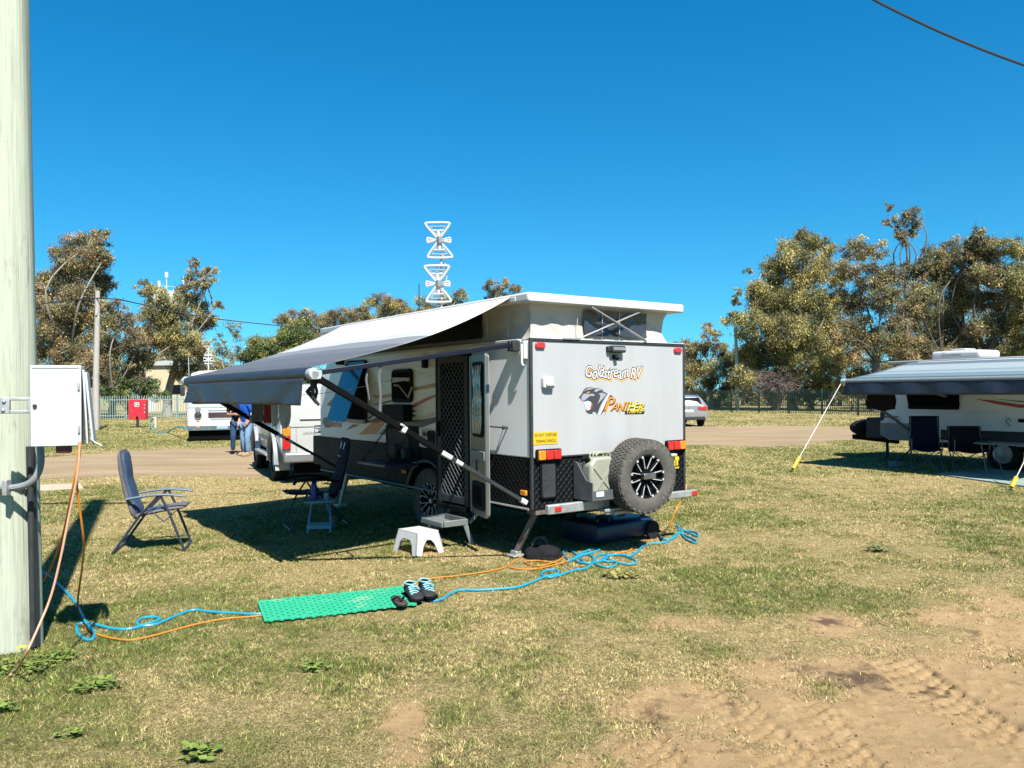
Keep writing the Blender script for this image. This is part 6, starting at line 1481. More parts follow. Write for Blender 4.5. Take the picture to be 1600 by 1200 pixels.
# ------------------------------------------------------------------ two people leaning by the wagon
def skin_body(nodes, edges, name, mat, parent, sub=2):
    me = bpy.data.meshes.new(name); keys = list(nodes); idx = {k: i for i, k in enumerate(keys)}
    me.from_pydata([nodes[k][:3] for k in keys], [(idx[a], idx[b]) for a, b in edges], []); me.materials.append(M[mat])
    o = bpy.data.objects.new(name, me); C.objects.link(o); o.parent = parent
    sk = o.modifiers.new('skin', 'SKIN'); sk.use_smooth_shade = True
    for i, k in enumerate(keys):
        r = nodes[k][3]; sv = me.skin_vertices[0].data[i]; sv.radius = r if isinstance(r, tuple) else (r, r); sv.use_root = (i == 0)
    ss = o.modifiers.new('sub', 'SUBSURF'); ss.levels = sub; ss.render_levels = sub
    return o
def person(label, loc, yaw, shirt, jeans, hair, shoe_m, fold, lean):
    p = thing('person', label, 'person', loc, yaw, 'people chatting beside the parked vehicles')
    n = {'hip': (0, 0, .92, (.15, .11)), 'waist': (0, -.02 * lean, 1.08, (.135, .10)), 'chest': (0, -.05 * lean, 1.28, (.165, .115)), 'neck0': (0, -.06 * lean, 1.42, (.08, .07)), 'neck': (0, -.05 * lean, 1.49, .052), 'jaw': (0, -.075 * lean, 1.545, (.062, .07)), 'head': (0, -.055 * lean, 1.62, (.078, .098)), 'crown': (0, -.05 * lean, 1.70, (.052, .062))}
    e = [('hip', 'waist'), ('waist', 'chest'), ('chest', 'neck0'), ('neck0', 'neck'), ('neck', 'jaw'), ('jaw', 'head'), ('head', 'crown')]
    n['nose'] = (0, -.055 * lean - .108, 1.60, .014); e.append(('head', 'nose'))
    for s, t in ((1, 'r'), (-1, 'l')):
        n['ear' + t] = (s * .085, -.04 * lean, 1.60, .014); e.append(('head', 'ear' + t))
        n['sh' + t] = (s * .19, -.05 * lean, 1.40, .062); n['el' + t] = (s * .255, .04, 1.12, .046)
        if fold: n['wr' + t] = (s * .06, -.20 + .03 * s, 1.12, .032); n['ha' + t] = (-s * .03, -.205 + .03 * s, 1.13, .036)
        else: n['wr' + t] = (s * .20, -.12, .94, .032); n['ha' + t] = (s * .17, -.15, .88, .038)
        hx_, hy_, hz_, _ = n['ha' + t]; wx_2, wy_2, wz_2, _ = n['wr' + t]; dv = Vector((hx_ - wx_2, hy_ - wy_2, hz_ - wz_2)).normalized(); sd = dv.cross(Vector((0, 1, .2))).normalized()
        prev = 'ha' + t
        for q in range(4):
            k1 = f'f{q}{t}'; L = (.05, .06, .055, .045)[q]; c = Vector((hx_, hy_, hz_)) + sd * (.016 * (q - 1.5)) + dv * .03
            n[k1] = (*(c + dv * L * .6 + Vector((0, -.008, 0))), .0095); n[k1 + 'b'] = (*(c + dv * L * 1.05 + Vector((0, .012, -.012))), .008); e += [(prev, k1), (k1, k1 + 'b')]
        c = Vector((wx_2, wy_2, wz_2)).lerp(Vector((hx_, hy_, hz_)), .5) + sd * .04; n['th' + t] = (*c, .012); n['thb' + t] = (*(c + dv * .04 + sd * .01), .010); e += [('wr' + t, 'th' + t), ('th' + t, 'thb' + t)]
        n['th0' + t] = (s * .10, .0, .86, .10); n['kn' + t] = (s * .11 + (.05 if s > 0 else 0), -.06 - (.05 if s > 0 else 0), .48, .062); n['an' + t] = (s * .12 + (.03 if s > 0 else 0), .03 - (.10 if s > 0 else 0), .09, .042); n['to' + t] = (s * .14 + (.03 if s > 0 else 0), -.13 - (.10 if s > 0 else 0), .04, .04)
        e += [('neck0', 'sh' + t), ('sh' + t, 'el' + t), ('el' + t, 'wr' + t), ('wr' + t, 'ha' + t), ('hip', 'th0' + t), ('th0' + t, 'kn' + t), ('kn' + t, 'an' + t), ('an' + t, 'to' + t)]
    skin_body(n, e, 'body', 'skin', p)
    sc = lambda k, f=1.13, ad=.006: (*n[k][:3], tuple(x * f + ad for x in (n[k][3] if isinstance(n[k][3], tuple) else (n[k][3],) * 2)))
    def mid(a, b, t): return tuple(n[a][i] + (n[b][i] - n[a][i]) * t for i in range(3))
    g = {'waist': sc('waist', 1.16), 'hip2': (0, 0, .90, (.165, .125)), 'chest': sc('chest', 1.1), 'neck0': sc('neck0', 1.1)}; ge = [('waist', 'hip2'), ('waist', 'chest'), ('chest', 'neck0')]
    for t in 'rl': g['sh' + t] = sc('sh' + t, 1.15); g['sl' + t] = (*mid('sh' + t, 'el' + t, .75), .068); ge += [('neck0', 'sh' + t), ('sh' + t, 'sl' + t)]
    skin_body(g, ge, 'shirt', shirt, p)
    g = {'hip': (0, 0, .94, (.155, .118))}; ge = []
    for t in 'rl':
        g['th0' + t] = sc('th0' + t, 1.08); g['kn' + t] = sc('kn' + t, 1.18); g['an' + t] = (*n['an' + t][:3], .062); ge += [('hip', 'th0' + t), ('th0' + t, 'kn' + t), ('kn' + t, 'an' + t)]
    skin_body(g, ge, 'jeans', jeans, p)
    for t in 'rl':
        a, b = Vector(n['an' + t][:3]), Vector(n['to' + t][:3]); mb = MB(); mb.ball((a + b) / 2 + Vector((0, -.01, -.012)), (.05, .145, .05)); mb.box((a + b) / 2 + Vector((0, -.01, -.038)), (.095, .27, .03)); mb.build('shoe', shoe_m, p, bevel=.006)
    mb = MB(); hc = Vector(n['head'][:3]) + Vector((0, .022, .035)); mb.ball(hc, (.098, .108, .095)); mb.ball(hc + Vector((0, .06, -.09)), (.085, .05, .12 if fold else .05)); mb.build('hair', hair, p)
    hd = Vector(n['head'][:3])
    mb = MB()
    for s in (-1, 1): mb.ball(hd + Vector((s * .032, -.10, .012)), (.014, .008, .008), 8, 6)
    mb.each('eye', 'black', p); mb = MB(); mb.ball(hd + Vector((0, -.095, -.055)), (.026, .008, .007), 8, 6); mb.build('mouth', pm('lips', (.35, .12, .10), .5), p)
    return p
person('person in a black top and dark jeans with arms folded in front of the bus', G(371, 709), R(15), 'shirt_black', 'denim', 'hair2', 'black', True, 1.)
person('person in a bright blue shirt and pale jeans, hands low, by the white wagon', G(386, 712), R(-35), 'shirt_blue', 'denim_pale', 'hair', 'boot', False, 1.2)

# ------------------------------------------------------------------ second caravan with blue striped awning
c2 = Vector((9.09, 18.3, 0)); yaw2 = math.atan2(.5, .865)
van2 = thing('caravan', 'white touring caravan at the right edge under a blue and white awning', 'caravan', c2, yaw2)
# local: x right of travel, y forward; left wall x = 0 ; the nose is at y = +.75
A2 = 2.2; Y0, Y1 = -4.8, .75
mb = MB(); prof = [(Y0, .50), (Y0, 2.30), (-.2, 2.30), (.35, 2.02), (.62, 1.45), (.75, .95), (.75, .62), (.55, .50)]
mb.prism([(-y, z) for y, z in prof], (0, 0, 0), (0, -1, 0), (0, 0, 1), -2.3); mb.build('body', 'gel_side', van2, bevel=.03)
mb = MB(); mb.prism([(-y, z) for y, z in [(.77, .93), (.66, 1.45), (.40, 2.02), (.05, 2.20), (-.02, 2.16), (.30, 1.98), (.55, 1.42), (.66, .95)]], (-.008, 0, 0), (0, -1, 0), (0, 0, 1), -2.3); mb.build('nose_trim', 'dark_grey', van2)
mb = MB(); mb.prism([(-y, z) for y, z in [(.74, .62), (.74, .90), (.02, .90), (.02, .52), (.55, .52)]], (-.008, 0, 0), (0, -1, 0), (0, 0, 1), .01); mb.build('lower_panel', 'mid_grey', van2)
mb = MB(); mb.prism([(-y, z) for y, z in [(-.0, .52), (-.0, .88), (-4.75, .92), (-4.75, .52)]], (-.006, 0, 0), (0, -1, 0), (0, 0, 1), .008); mb.build('skirt_panel', 'gel_side', van2)
mb = MB(); mb.prism([(-y, z) for y, z in [(-.12, .60), (-.12, .84), (-.62, .84), (-.62, .60)]], (-.012, 0, 0), (0, -1, 0), (0, 0, 1), .01); mb.prism([(-y, z) for y, z in [(-.75, .56), (-.75, .79), (-4.7, .82), (-4.7, .56)]], (-.012, 0, 0), (0, -1, 0), (0, 0, 1), .01); mb.each('dark_panel', 'dark_grey', van2)
mb = MB(); mb.prism([(p[0], p[1]) for p in rrect(1.18, .66, .04, 4, (.57, 1.56))], (-.004, 0, 0), (0, -1, 0), (0, 0, 1), .03); w2_ = mb.build('window', 'black', van2, bevel=.006)
mb = MB(); mb.prism([(p[0], p[1]) for p in rrect(1.08, .54, .04, 4, (.57, 1.58))], (-.035, 0, 0), (0, -1, 0), (0, 0, 1), .004); mb.build('pane', 'matte_black', w2_)
mb = MB(); mb.prism([(p[0], p[1]) for p in rrect(1.2, .60, .03, 4, (.57, 0))], (-.06, 0, 1.56), (0, -1, 0), (-.30, 0, 1), .012); mb.build('pane', 'matte_black', w2_)
mb = MB(); mb.prism([(p[0], p[1]) for p in rrect(.80, .42, .03, 4, (1.72, .98))], (-.004, 0, 0), (0, -1, 0), (0, 0, 1), .014); bt2 = mb.build('boot_hatch', 'gel_side', van2, bevel=.004)
mb = MB(); mb.prism([(p[0], p[1]) for p in rrect(.72, .35, .03, 4, (1.72, .98))], (-.019, 0, 0), (0, -1, 0), (0, 0, 1), .006); mb.build('lid', 'gel_side', bt2, bevel=.004)
def s2poly(name, mat, pts, off=.01):
    mb = MB(); mb.prism([(a, b) for a, b in pts], (-off, 0, 0), (0, -1, 0), (0, 0, 1), .002); return mb.build(name, mat, van2, smooth=0)
s2poly('side_stripe', 'red_gfx', [(1.50, 1.47), (1.85, 1.44), (2.4, 1.36), (3.2, 1.35), (4.4, 1.44), (4.4, 1.42), (3.2, 1.30), (2.4, 1.29), (1.95, 1.36)])
s2poly('side_stripe', 'black_gfx', [(1.85, 1.475), (2.4, 1.43), (3.2, 1.40), (4.4, 1.48), (4.4, 1.465), (3.2, 1.38), (2.4, 1.41)], .0115)
mb = MB(); mb.text('newgazer', .115, lambda x, y: (-.012, .66 - x * .9, 1.01 + y), shear=.15, offset=.002); mb.build('lettering', 'dgrey_gfx', van2, smooth=0, fix=False)
s2poly('lettering_swoosh', 'red_gfx', [(-.60, .99), (-.4, .965), (-.2, .98), (-.2, .99), (-.4, .978)], .012)
mb = MB(); mb.text('by jewella', .05, lambda x, y: (-.012, .58 - x * .9, .915 + y)); mb.build('lettering', 'dgrey_gfx', van2, smooth=0, fix=False)
mb = MB(); mb.box((-.02, .62, .84), (.03, .08, .05)); mb.build('side_marker', 'amber_lens', van2, bevel=.01)
mb = MB(); mb.box((-.03, -2.45, 1.03), (.05, .12, .07)); mb.build('water_inlet', 'black', van2, bevel=.01)
mb = MB(); mb.tube([(-.04, -2.25, 1.02), (-.05, -2.2, 1.08), (-.05, -2.15, 1.02), (-.05, -2.23, .93)], .012, 6); mb.build('tap', 'chrome', van2)
for y in (-2.05, -2.85): simple_wheel(van2, .10, y, .33, .22, .2, side=-1); simple_wheel(van2, 2.2, y, .33, .22, .2, side=1)
mb = MB(); mb.box((1.15, -2.2, .44), (1.8, 4.8, .14)); mb.bar((.3, .5, .46), (1.10, 2.3, .46), .08, .12); mb.bar((2.0, .5, .46), (1.2, 2.3, .46), .08, .12); mb.build('chassis', 'matte_black', van2)
mb = MB(); mb.box((1.1, 1.1, .75), (1.6, .5, .5)); mb.build('front_box', 'dark_grey', van2, bevel=.03)
mb = MB(); mb.ball((.9, 1.75, .72), (.45, .40, .22), 14, 9); mb.build('hitch_cover', 'black_cloth', van2)
jf = G(1371, 712); mb = MB(); mb.tube([(.55, .95, .5), (.55, .95, .02)], .035, 8); mb.tube([(.28, -.05, .5), (.1, .35, .02)], .02, 6); mb.each('corner_jack', 'dark_grey', van2)
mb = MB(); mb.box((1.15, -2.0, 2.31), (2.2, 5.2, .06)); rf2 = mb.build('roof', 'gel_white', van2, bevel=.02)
mb = MB(); mb.box((0, 0, 0), (.82, 1.15, .20)); ac = mb.build('air_conditioner', 'white_plastic', van2, bevel=.075, bseg=4); ac.location = (1.1, -.65, 2.45)
mb = MB(); mb.box((0, .05, .125), (.4, .36, .05)); mb.build('cover', 'white_plastic', ac, bevel=.02)
mb = MB(); mb.text('Dometic', .13, lambda x, y: (-.414, .30 - x, -.03 + y)); mb.build('lettering', 'mid_grey', ac, smooth=0, fix=False)
# its awning
R2Z, A2Z = 1.865, 2.29; rows = []
for i in range(31):
    y = .02 - 4.75 * i / 30; rows.append([(-.03 - (A2 - .03) * t, y, A2Z + (R2Z + .05 - A2Z) * t - .03 * math.sin(math.pi * t)) for t in np.linspace(0, 1, 15)])
mb = MB(); mb.grid(rows); aw2 = mb.build('awning', 'awning2', van2, smooth=80, fix=False); m_ = aw2.modifiers.new('t', 'SOLIDIFY'); m_.thickness = .003
mb = MB(); mb.tube([(-A2, .04, R2Z), (-A2, -4.75, R2Z)], .05, 12); mb.build('roller', 'mid_grey', aw2)
mb = MB(); mb.tube([(-A2, .10, R2Z), (-A2, .0, R2Z)], .058, 12); mb.build('roller_end_cap', 'light_grey', aw2)
rows = []
for i in range(41):
    y = -.04 - 4.65 * i / 40; rows.append([(-A2 - .04 - .02 * s + .03 * s * math.sin(i * .9), y + (.10 * s if i == 0 else 0), R2Z - .02 - .27 * s) for s in np.linspace(0, 1, 7)])
mb = MB(); mb.grid(rows); v2 = mb.build('valance', 'valance_navy', aw2, smooth=80, fix=False); m_ = v2.modifiers.new('t', 'SOLIDIFY'); m_.thickness = .003
for y in (.06,):
    mb = MB(); mb.bar((-A2 + .05, y, R2Z - .04), (-.05, y - .35, .58), .05, .05); mb.build('support_arm', 'mid_grey', aw2, bevel=.006)
    mb = MB(); mb.bar((-A2 + .05, y - .05, R2Z), (-.05, y - .05, A2Z - .1), .04, .04); mb.build('rafter_arm', 'light_grey', aw2, bevel=.006)
mb = MB(); mb.bar((-A2 + .3, -.9, R2Z - .02), (-.06, -.9, R2Z - .35), .04, .04); mb.build('brace', 'galv', aw2)
# dark bag hanging at the awning's front corner
mb = MB(); rows = []
for j in range(9):
    t = j / 8; rows.append([(-1.55 + .02 * math.sin(i + j), -.02 - .7 * i / 10, R2Z - .26 - .36 * t + .02 * math.sin(i * .8)) for i in range(11)])
mb.grid(rows); hg = mb.build('hanging_cloth', 'black_cloth', fix=False, smooth=80); m_ = hg.modifiers.new('t', 'SOLIDIFY'); m_.thickness = .02
hg.location = c2; hg.rotation_euler = (0, 0, yaw2); tag(hg, 'black cloth hanging under the front corner of the right awning', 'cloth')
# guy ropes with yellow pegs
def w2(x, y, z): return c2 + Vector((math.cos(yaw2) * x - math.sin(yaw2) * y, math.sin(yaw2) * x + math.cos(yaw2) * y, z))
def guy(label, top, peg):
    g = thing('guy_rope', label, 'guy rope', (peg.x, peg.y, 0), 0, 'guy ropes of the right caravan'); t = top - Vector((peg.x, peg.y, 0))
    mb = MB(); mb.tube([t, t * .05], .008, 6); mb.build('rope', 'rope', g)
    mb = MB(); mb.tube([t * .16, t * .04], .036, 10); mb.build('yellow_cover', 'peg_yellow', g)
    mb = MB(); mb.tube([t * .04, (-.02, .02, -.05)], .008, 5); mb.tube([(-.10, .0, .01), (0, 0, .03), (.05, .02, .01)], .010, 5); mb.build('peg', 'dark_grey', g)
guy('white guy rope with yellow peg cover at the front corner of the right awning', w2(-A2, .10, R2Z), G(1236, 738))
rt = G(1578, 766); guy('white guy rope with yellow peg cover cut by the right edge', at(1612, 690, rt.y + .55), rt) if False else guy('white guy rope with yellow peg cover cut by the right edge', at(1640, 640, rt.y + .35), rt)
# chairs, table and mat under it
ch2 = thing('camping_chair', 'navy high-backed folding chair with crossed legs under the right awning', 'chair', G(1447, 735), R(-160))
def quad_chair(par, back_h, Wd, fab, logo=True, fr='trim_grey'):
    x = Wd / 2
    for sx in (-1, 1):
        mb = MB(); mb.tube([(sx * x, -.25, .01), (sx * x, .22, .46)], .011, 6); mb.build('leg', fr, par)
        mb = MB(); mb.tube([(sx * x, .25, .01), (sx * x, -.22, .46), (sx * x, -.22, .68)], .011, 6); mb.build('leg', fr, par)
        mb = MB(); mb.tube([(sx * x, .24, .44), (sx * (x - .03), .34, back_h)], .011, 6); mb.build('back_post', fr, par)
        mb = MB(); mb.bar((sx * x, -.28, .68), (sx * x, .24, .66), .06, .02); mb.build('armrest', 'black_cloth', par)
    for yy in (-.25, .25):
        mb = MB(); mb.tube([(-x, yy, .02), (x, yy, .44)], .010, 6); mb.build('crossbar', fr, par)
        mb = MB(); mb.tube([(x, yy, .02), (-x, yy, .44)], .010, 6); mb.build('crossbar', fr, par)
    mb = MB(); mb.grid([[(Wd * (i / 8 - .5), -.26 + .5 * j / 6, .46 - .05 * math.sin(math.pi * i / 8)) for i in range(9)] for j in range(7)]); s = mb.build('seat', fab, par, fix=False, smooth=80); m_ = s.modifiers.new('t', 'SOLIDIFY'); m_.thickness = .015
    mb = MB(); mb.grid([[(Wd * (i / 8 - .5), .24 + .10 * j / 8 - .0 + .03 * math.sin(math.pi * i / 8), .40 + (back_h - .40) * j / 8) for i in range(9)] for j in range(9)]); b = mb.build('backrest', fab, par, fix=False, smooth=80); m_ = b.modifiers.new('t', 'SOLIDIFY'); m_.thickness = .015
    if logo:
        mb = MB(); mb.tube([(-.06, .372, back_h - .07), (-.02, .378, back_h - .055), (.02, .378, back_h - .07), (.06, .374, back_h - .06)], .010, 5); mb.build('stitched_logo', 'light_grey', b)
quad_chair(ch2, 1.12, .56, 'navy'); ch2.rotation_euler = (0, 0, R(-22))
ch3 = thing('camping_chair', 'black low folding chair deep in the shade beside the navy one', 'chair', G(1514, 738), R(-15))
quad_chair(ch3, .92, .62, 'black_cloth', False)
tb2 = thing('folding_table', 'white topped folding table under the right awning by the wheels', 'table', G(1583, 742), yaw2)
mb = MB(); mb.box((0, 0, .60), (.6, 1.2, .03)); mb.build('table_top', 'mid_grey', tb2, bevel=.006)
for sx in (-1, 1):
    for sy in (-1, 1): mb = MB(); mb.tube([(sx * .2, sy * .5, .58), (sx * .28, sy * .35, .01)], .011, 6); mb.build('leg', 'mid_grey', tb2)
P = [G(1460, 742), G(1700, 775), G(1720, 752), G(1540, 733)]
mb = MB(); mb.prism([(p.x, p.y) for p in P], (0, 0, .012), (1, 0, 0), (0, 1, 0), .012)
mt2 = pm('aqua_white_mat', (.22, .34, .30), .7, col2=(.42, .47, .44), thr=.52, scale=3.5, stretch=(1, 5, 1)); tag(mb.build('ground_mat', mt2), 'pale aqua patterned mat under the right awning', 'mat')
mb = MB(); g0 = G(1400, 729); mb.box((g0.x, g0.y, .05), (.26, .18, .09), (0, 0, .4)); mb.box((g0.x, g0.y, .10), (.27, .19, .02), (0, 0, .4)); tag(mb.build('storage_tub', 'aqua_shade', bevel=.01), 'small pale tub on the grass in the right awning\'s shade', 'tub')
# ------------------------------------------------------------------ fences, poles, cabinet, tap, building, water tower, wires
def fence(name, label, pa, pb, h, mat, nposts, pitch, rail_z):
    f = thing(name, label, 'fence', pa); d = pb - pa; L = d.length; u = d / L; ang = math.atan2(u.y, u.x); f.rotation_euler = (0, 0, ang)
    for i in range(nposts + 1):
        mb = MB(); mb.box((L * i / nposts, 0, h / 2), (.09, .09, h + .12)); mb.build('post', mat, f)
    for i in range(nposts):
        mb = MB(); x0, x1 = L * i / nposts + .05, L * (i + 1) / nposts - .05; n = int((x1 - x0) / pitch)
        for z in rail_z: mb.box(((x0 + x1) / 2, 0, z), (x1 - x0 + .02, .045, .05))
        for k in range(n):
            x = x0 + (k + .5) * (x1 - x0) / n
            mb.prism([(-.024, .06), (.024, .06), (.024, h - .04), (0, h + .03), (-.024, h - .04)], (x, -.03, 0), (1, 0, 0), (0, 0, 1), .012)
        mb.build('picket_panel', mat, f, smooth=0, fix=False)
    return f
fence('palisade_fence', 'pale green picket fence behind the red cabinet and the bus', Vector((-52, 55, 0)), Vector((-4, 53.5, 0)), 1.62, 'fence_pale', 18, .16, (.28, 1.36))
ra, rb_2 = G(1040, 638), G(1345, 650)
ra = Vector((13.2, 68.5, 0)); rb_2 = Vector((21.4, 52.6, 0)); dd = (rb_2 - ra).normalized()
fence('palisade_fence', 'dark green picket fence along the far edge behind the silver wagon', ra - dd * 18, rb_2 + dd * 16, 1.66, 'fence_green', 18, .15, (.25, 1.42))
pb2 = G(150, 672)
tp = thing('timber_pole', 'grey weathered timber pole behind the meter box, wire at its top', 'pole', pb2)
mb = MB(); mb.tube([(0, 0, -.1), (.02, 0, 2.5), (.10, 0, 5), (.14, 0, 6.75)], [.16, .145, .125, .11], 14); mb.build('shaft', 'pole_old', tp)
mb = MB(); mb.box((-.34, -.15, 1.55), (.42, .25, 1.0)); mb.build('switch_box', 'box_white', tp, bevel=.02)
mb = MB(); mb.tube([(-.45, -.1, 1.1), (-.45, -.1, .02)], .05, 8); mb.build('conduit', 'light_grey', tp)
mb = MB(); mb.box((.14, -.14, 5.65), (.08, .1, .22)); mb.build('insulator', 'light_grey', tp, bevel=.02)
pr = Vector((18.55, 66, 0)); tp2 = thing('timber_pole', 'slim pale green pole beyond the silver wagon at the right trees', 'pole', pr)
mb = MB(); mb.tube([(0, 0, -.1), (0, 0, 4), (-.08, 0, 7.4)], [.17, .15, .12], 12); mb.build('shaft', 'pole', tp2)
ca = G(215, 668); fc = thing('fire_cabinet', 'red fire hose cabinet on a post in front of the pale fence', 'cabinet', ca)
sx = ca.y / F
mb = MB(); mb.box((0, .1, .85), (27 * sx, .30, 31 * sx)); cb2 = mb.build('cabinet', 'red_box', fc, bevel=.02); zc0 = at(215, 640, ca.y).z; cb2.location = (0, 0, zc0 - .85)
mb = MB(); mb.box((0, 0, .2), (.10, .10, .75)); mb.build('post', 'dark_grey', fc)
zc = at(215, 632, ca.y).z
mb = MB(); a = 3.2 * sx
for p in ((0, a), (0, -a)): mb.box((p[0], -.06, zc + p[1]), (2 * a, .01, .03))
for p in ((-a, 0), (a, 0)): mb.box((p[0], -.06, zc + p[1]), (.03, .01, 2 * a - .04))
mb.box((-.04, -.062, zc - .01), (.035, .01, .16)); mb.box((.02, -.062, zc + .055), (.10, .01, .03)); mb.box((.02, -.062, zc - .01), (.08, .01, .03)); mb.build('pictogram', 'white_gfx', fc)
mb = MB()
for v in (633, 638, 644): mb.box((12 * sx, -.06, at(215, v, ca.y).z), (.05, .03, .06))
mb.each('latch', 'light_grey', fc)
ta = G(243, 668); tap = thing('garden_tap', 'white standpipe tap on the grass between red cabinet and bus', 'tap', ta)
mb = MB(); mb.tube([(0, 0, 0), (0, 0, .55)], .05, 8); mb.build('standpipe', 'rope', tap); mb = MB(); mb.tube([(0, 0, .5), (-.1, -.05, .5), (-.12, -.06, .42)], .03, 6); mb.build('spout', pm('tap_brass', (.5, .36, .12), .4, .8), tap)
th = [Vector((ta.x - .12, ta.y - .06, .42)), Vector((ta.x - .22, ta.y - .1, .2))] + [G(238, 671, .03), G(248, 676, .03), G(262, 675, .03)] + [at(272, 669, 33), at(282, 667, 31), at(290, 669, 30.2)]
cord('garden_hose', 'hose_blue', th, .03, 'pale blue hose running from the standpipe tap to the bus', 'hose')
# cream building and white water tower behind the left trees
cbd = thing('building', 'cream walled building glimpsed behind the left gum trees', 'building', (-34.5, 80, 0))
mb = MB(); mb.box((0, 4, 2.3), (5.6, 8, 4.6)); mb.build('wall', 'cream_wall', cbd); mb = MB(); mb.prism([(-2.95, 4.6), (2.95, 4.6), (2.95, 4.75), (0, 5.1), (-2.95, 4.75)], (0, 8.3, 0), (1, 0, 0), (0, 0, 1), 8.6); mb.build('roof', 'light_grey', cbd)
mb = MB(); mb.box((-1.6, -.03, 1.05), (1.0, .06, 2.1)); mb.build('door', 'white', cbd); mb = MB(); mb.box((1.0, -.03, 2.2), (1.3, .06, .9)); mb.build('window', 'glass_dark', cbd)
wtc = at(262, 448, 150); wtw = thing('water_tower', 'white round water tower rising over the left gum trees', 'water tower', (wtc.x, wtc.y, 0))
mb = MB(); mb.lathe([(.001, 15), (2.0, 15), (3.3, 17.5), (3.3, 20.6), (.001, 21.2)], 36); mb.build('tank', 'tower_white', wtw)
mb = MB(); mb.lathe([(1.5, 0), (1.3, 15.2)], 24); mb.build('stem', 'tower_white', wtw)
mb = MB(); pts = [(3.2 * math.cos(q), 3.2 * math.sin(q), 21.6) for q in np.linspace(0, 6.28, 30, endpoint=False)]; mb.tube(pts, .035, 5, closed=True)
for p in pts[::2]: mb.tube([p, (p[0], p[1], 20.6)], .03, 4)
mb.build('railing', 'tower_white', wtw)
mb = MB(); mb.tube([(-1.6, 0, 21), (-1.6, 0, 23)], .25, 8); mb.tube([(-.2, 0, 21), (-.2, 0, 24.6)], .08, 6); mb.tube([(-.2, 0, 23.6), (-.2, 0, 24.6)], .3, 8); mb.tube([(3.0, 0, 21), (3.0, 0, 24)], .06, 5); mb.each('antenna', 'tower_white', wtw)
def wire(label, pts, r):
    mb = MB(); mb.tube(smooth_path(pts, 10), r, 6); tag(mb.build('power_line', 'wire'), label, 'cable')
wire('thin power line sagging from the weathered pole to behind the striped awning', [at(40, 478, 46), at(152, 466, pb2.y - .15), at(220, 475, 40), at(330, 497, 42.2), at(500, 515, 46), at(560, 520, 49)], .03)
_A, _M, _B = at(1370, 0, 10.0), at(1485, 57, 10.1), at(1600, 100, 10.2)
_q = np.polyfit([_A.x, _M.x, _B.x, -3.4], [_A.z, _M.z, _B.z, 10.0], 2, w=[9, 9, 9, .3]); _l = np.polyfit([-3.4, _A.x, _B.x], [5.42, _A.y, _B.y], 2)
cable_pts = [Vector((x, _l[0] * x * x + _l[1] * x + _l[2], _q[0] * x * x + _q[1] * x + _q[2])) for x in np.linspace(-3.35, 8.2, 26)]
wire('thick black cable crossing the top right corner of the sky', cable_pts, .0165)

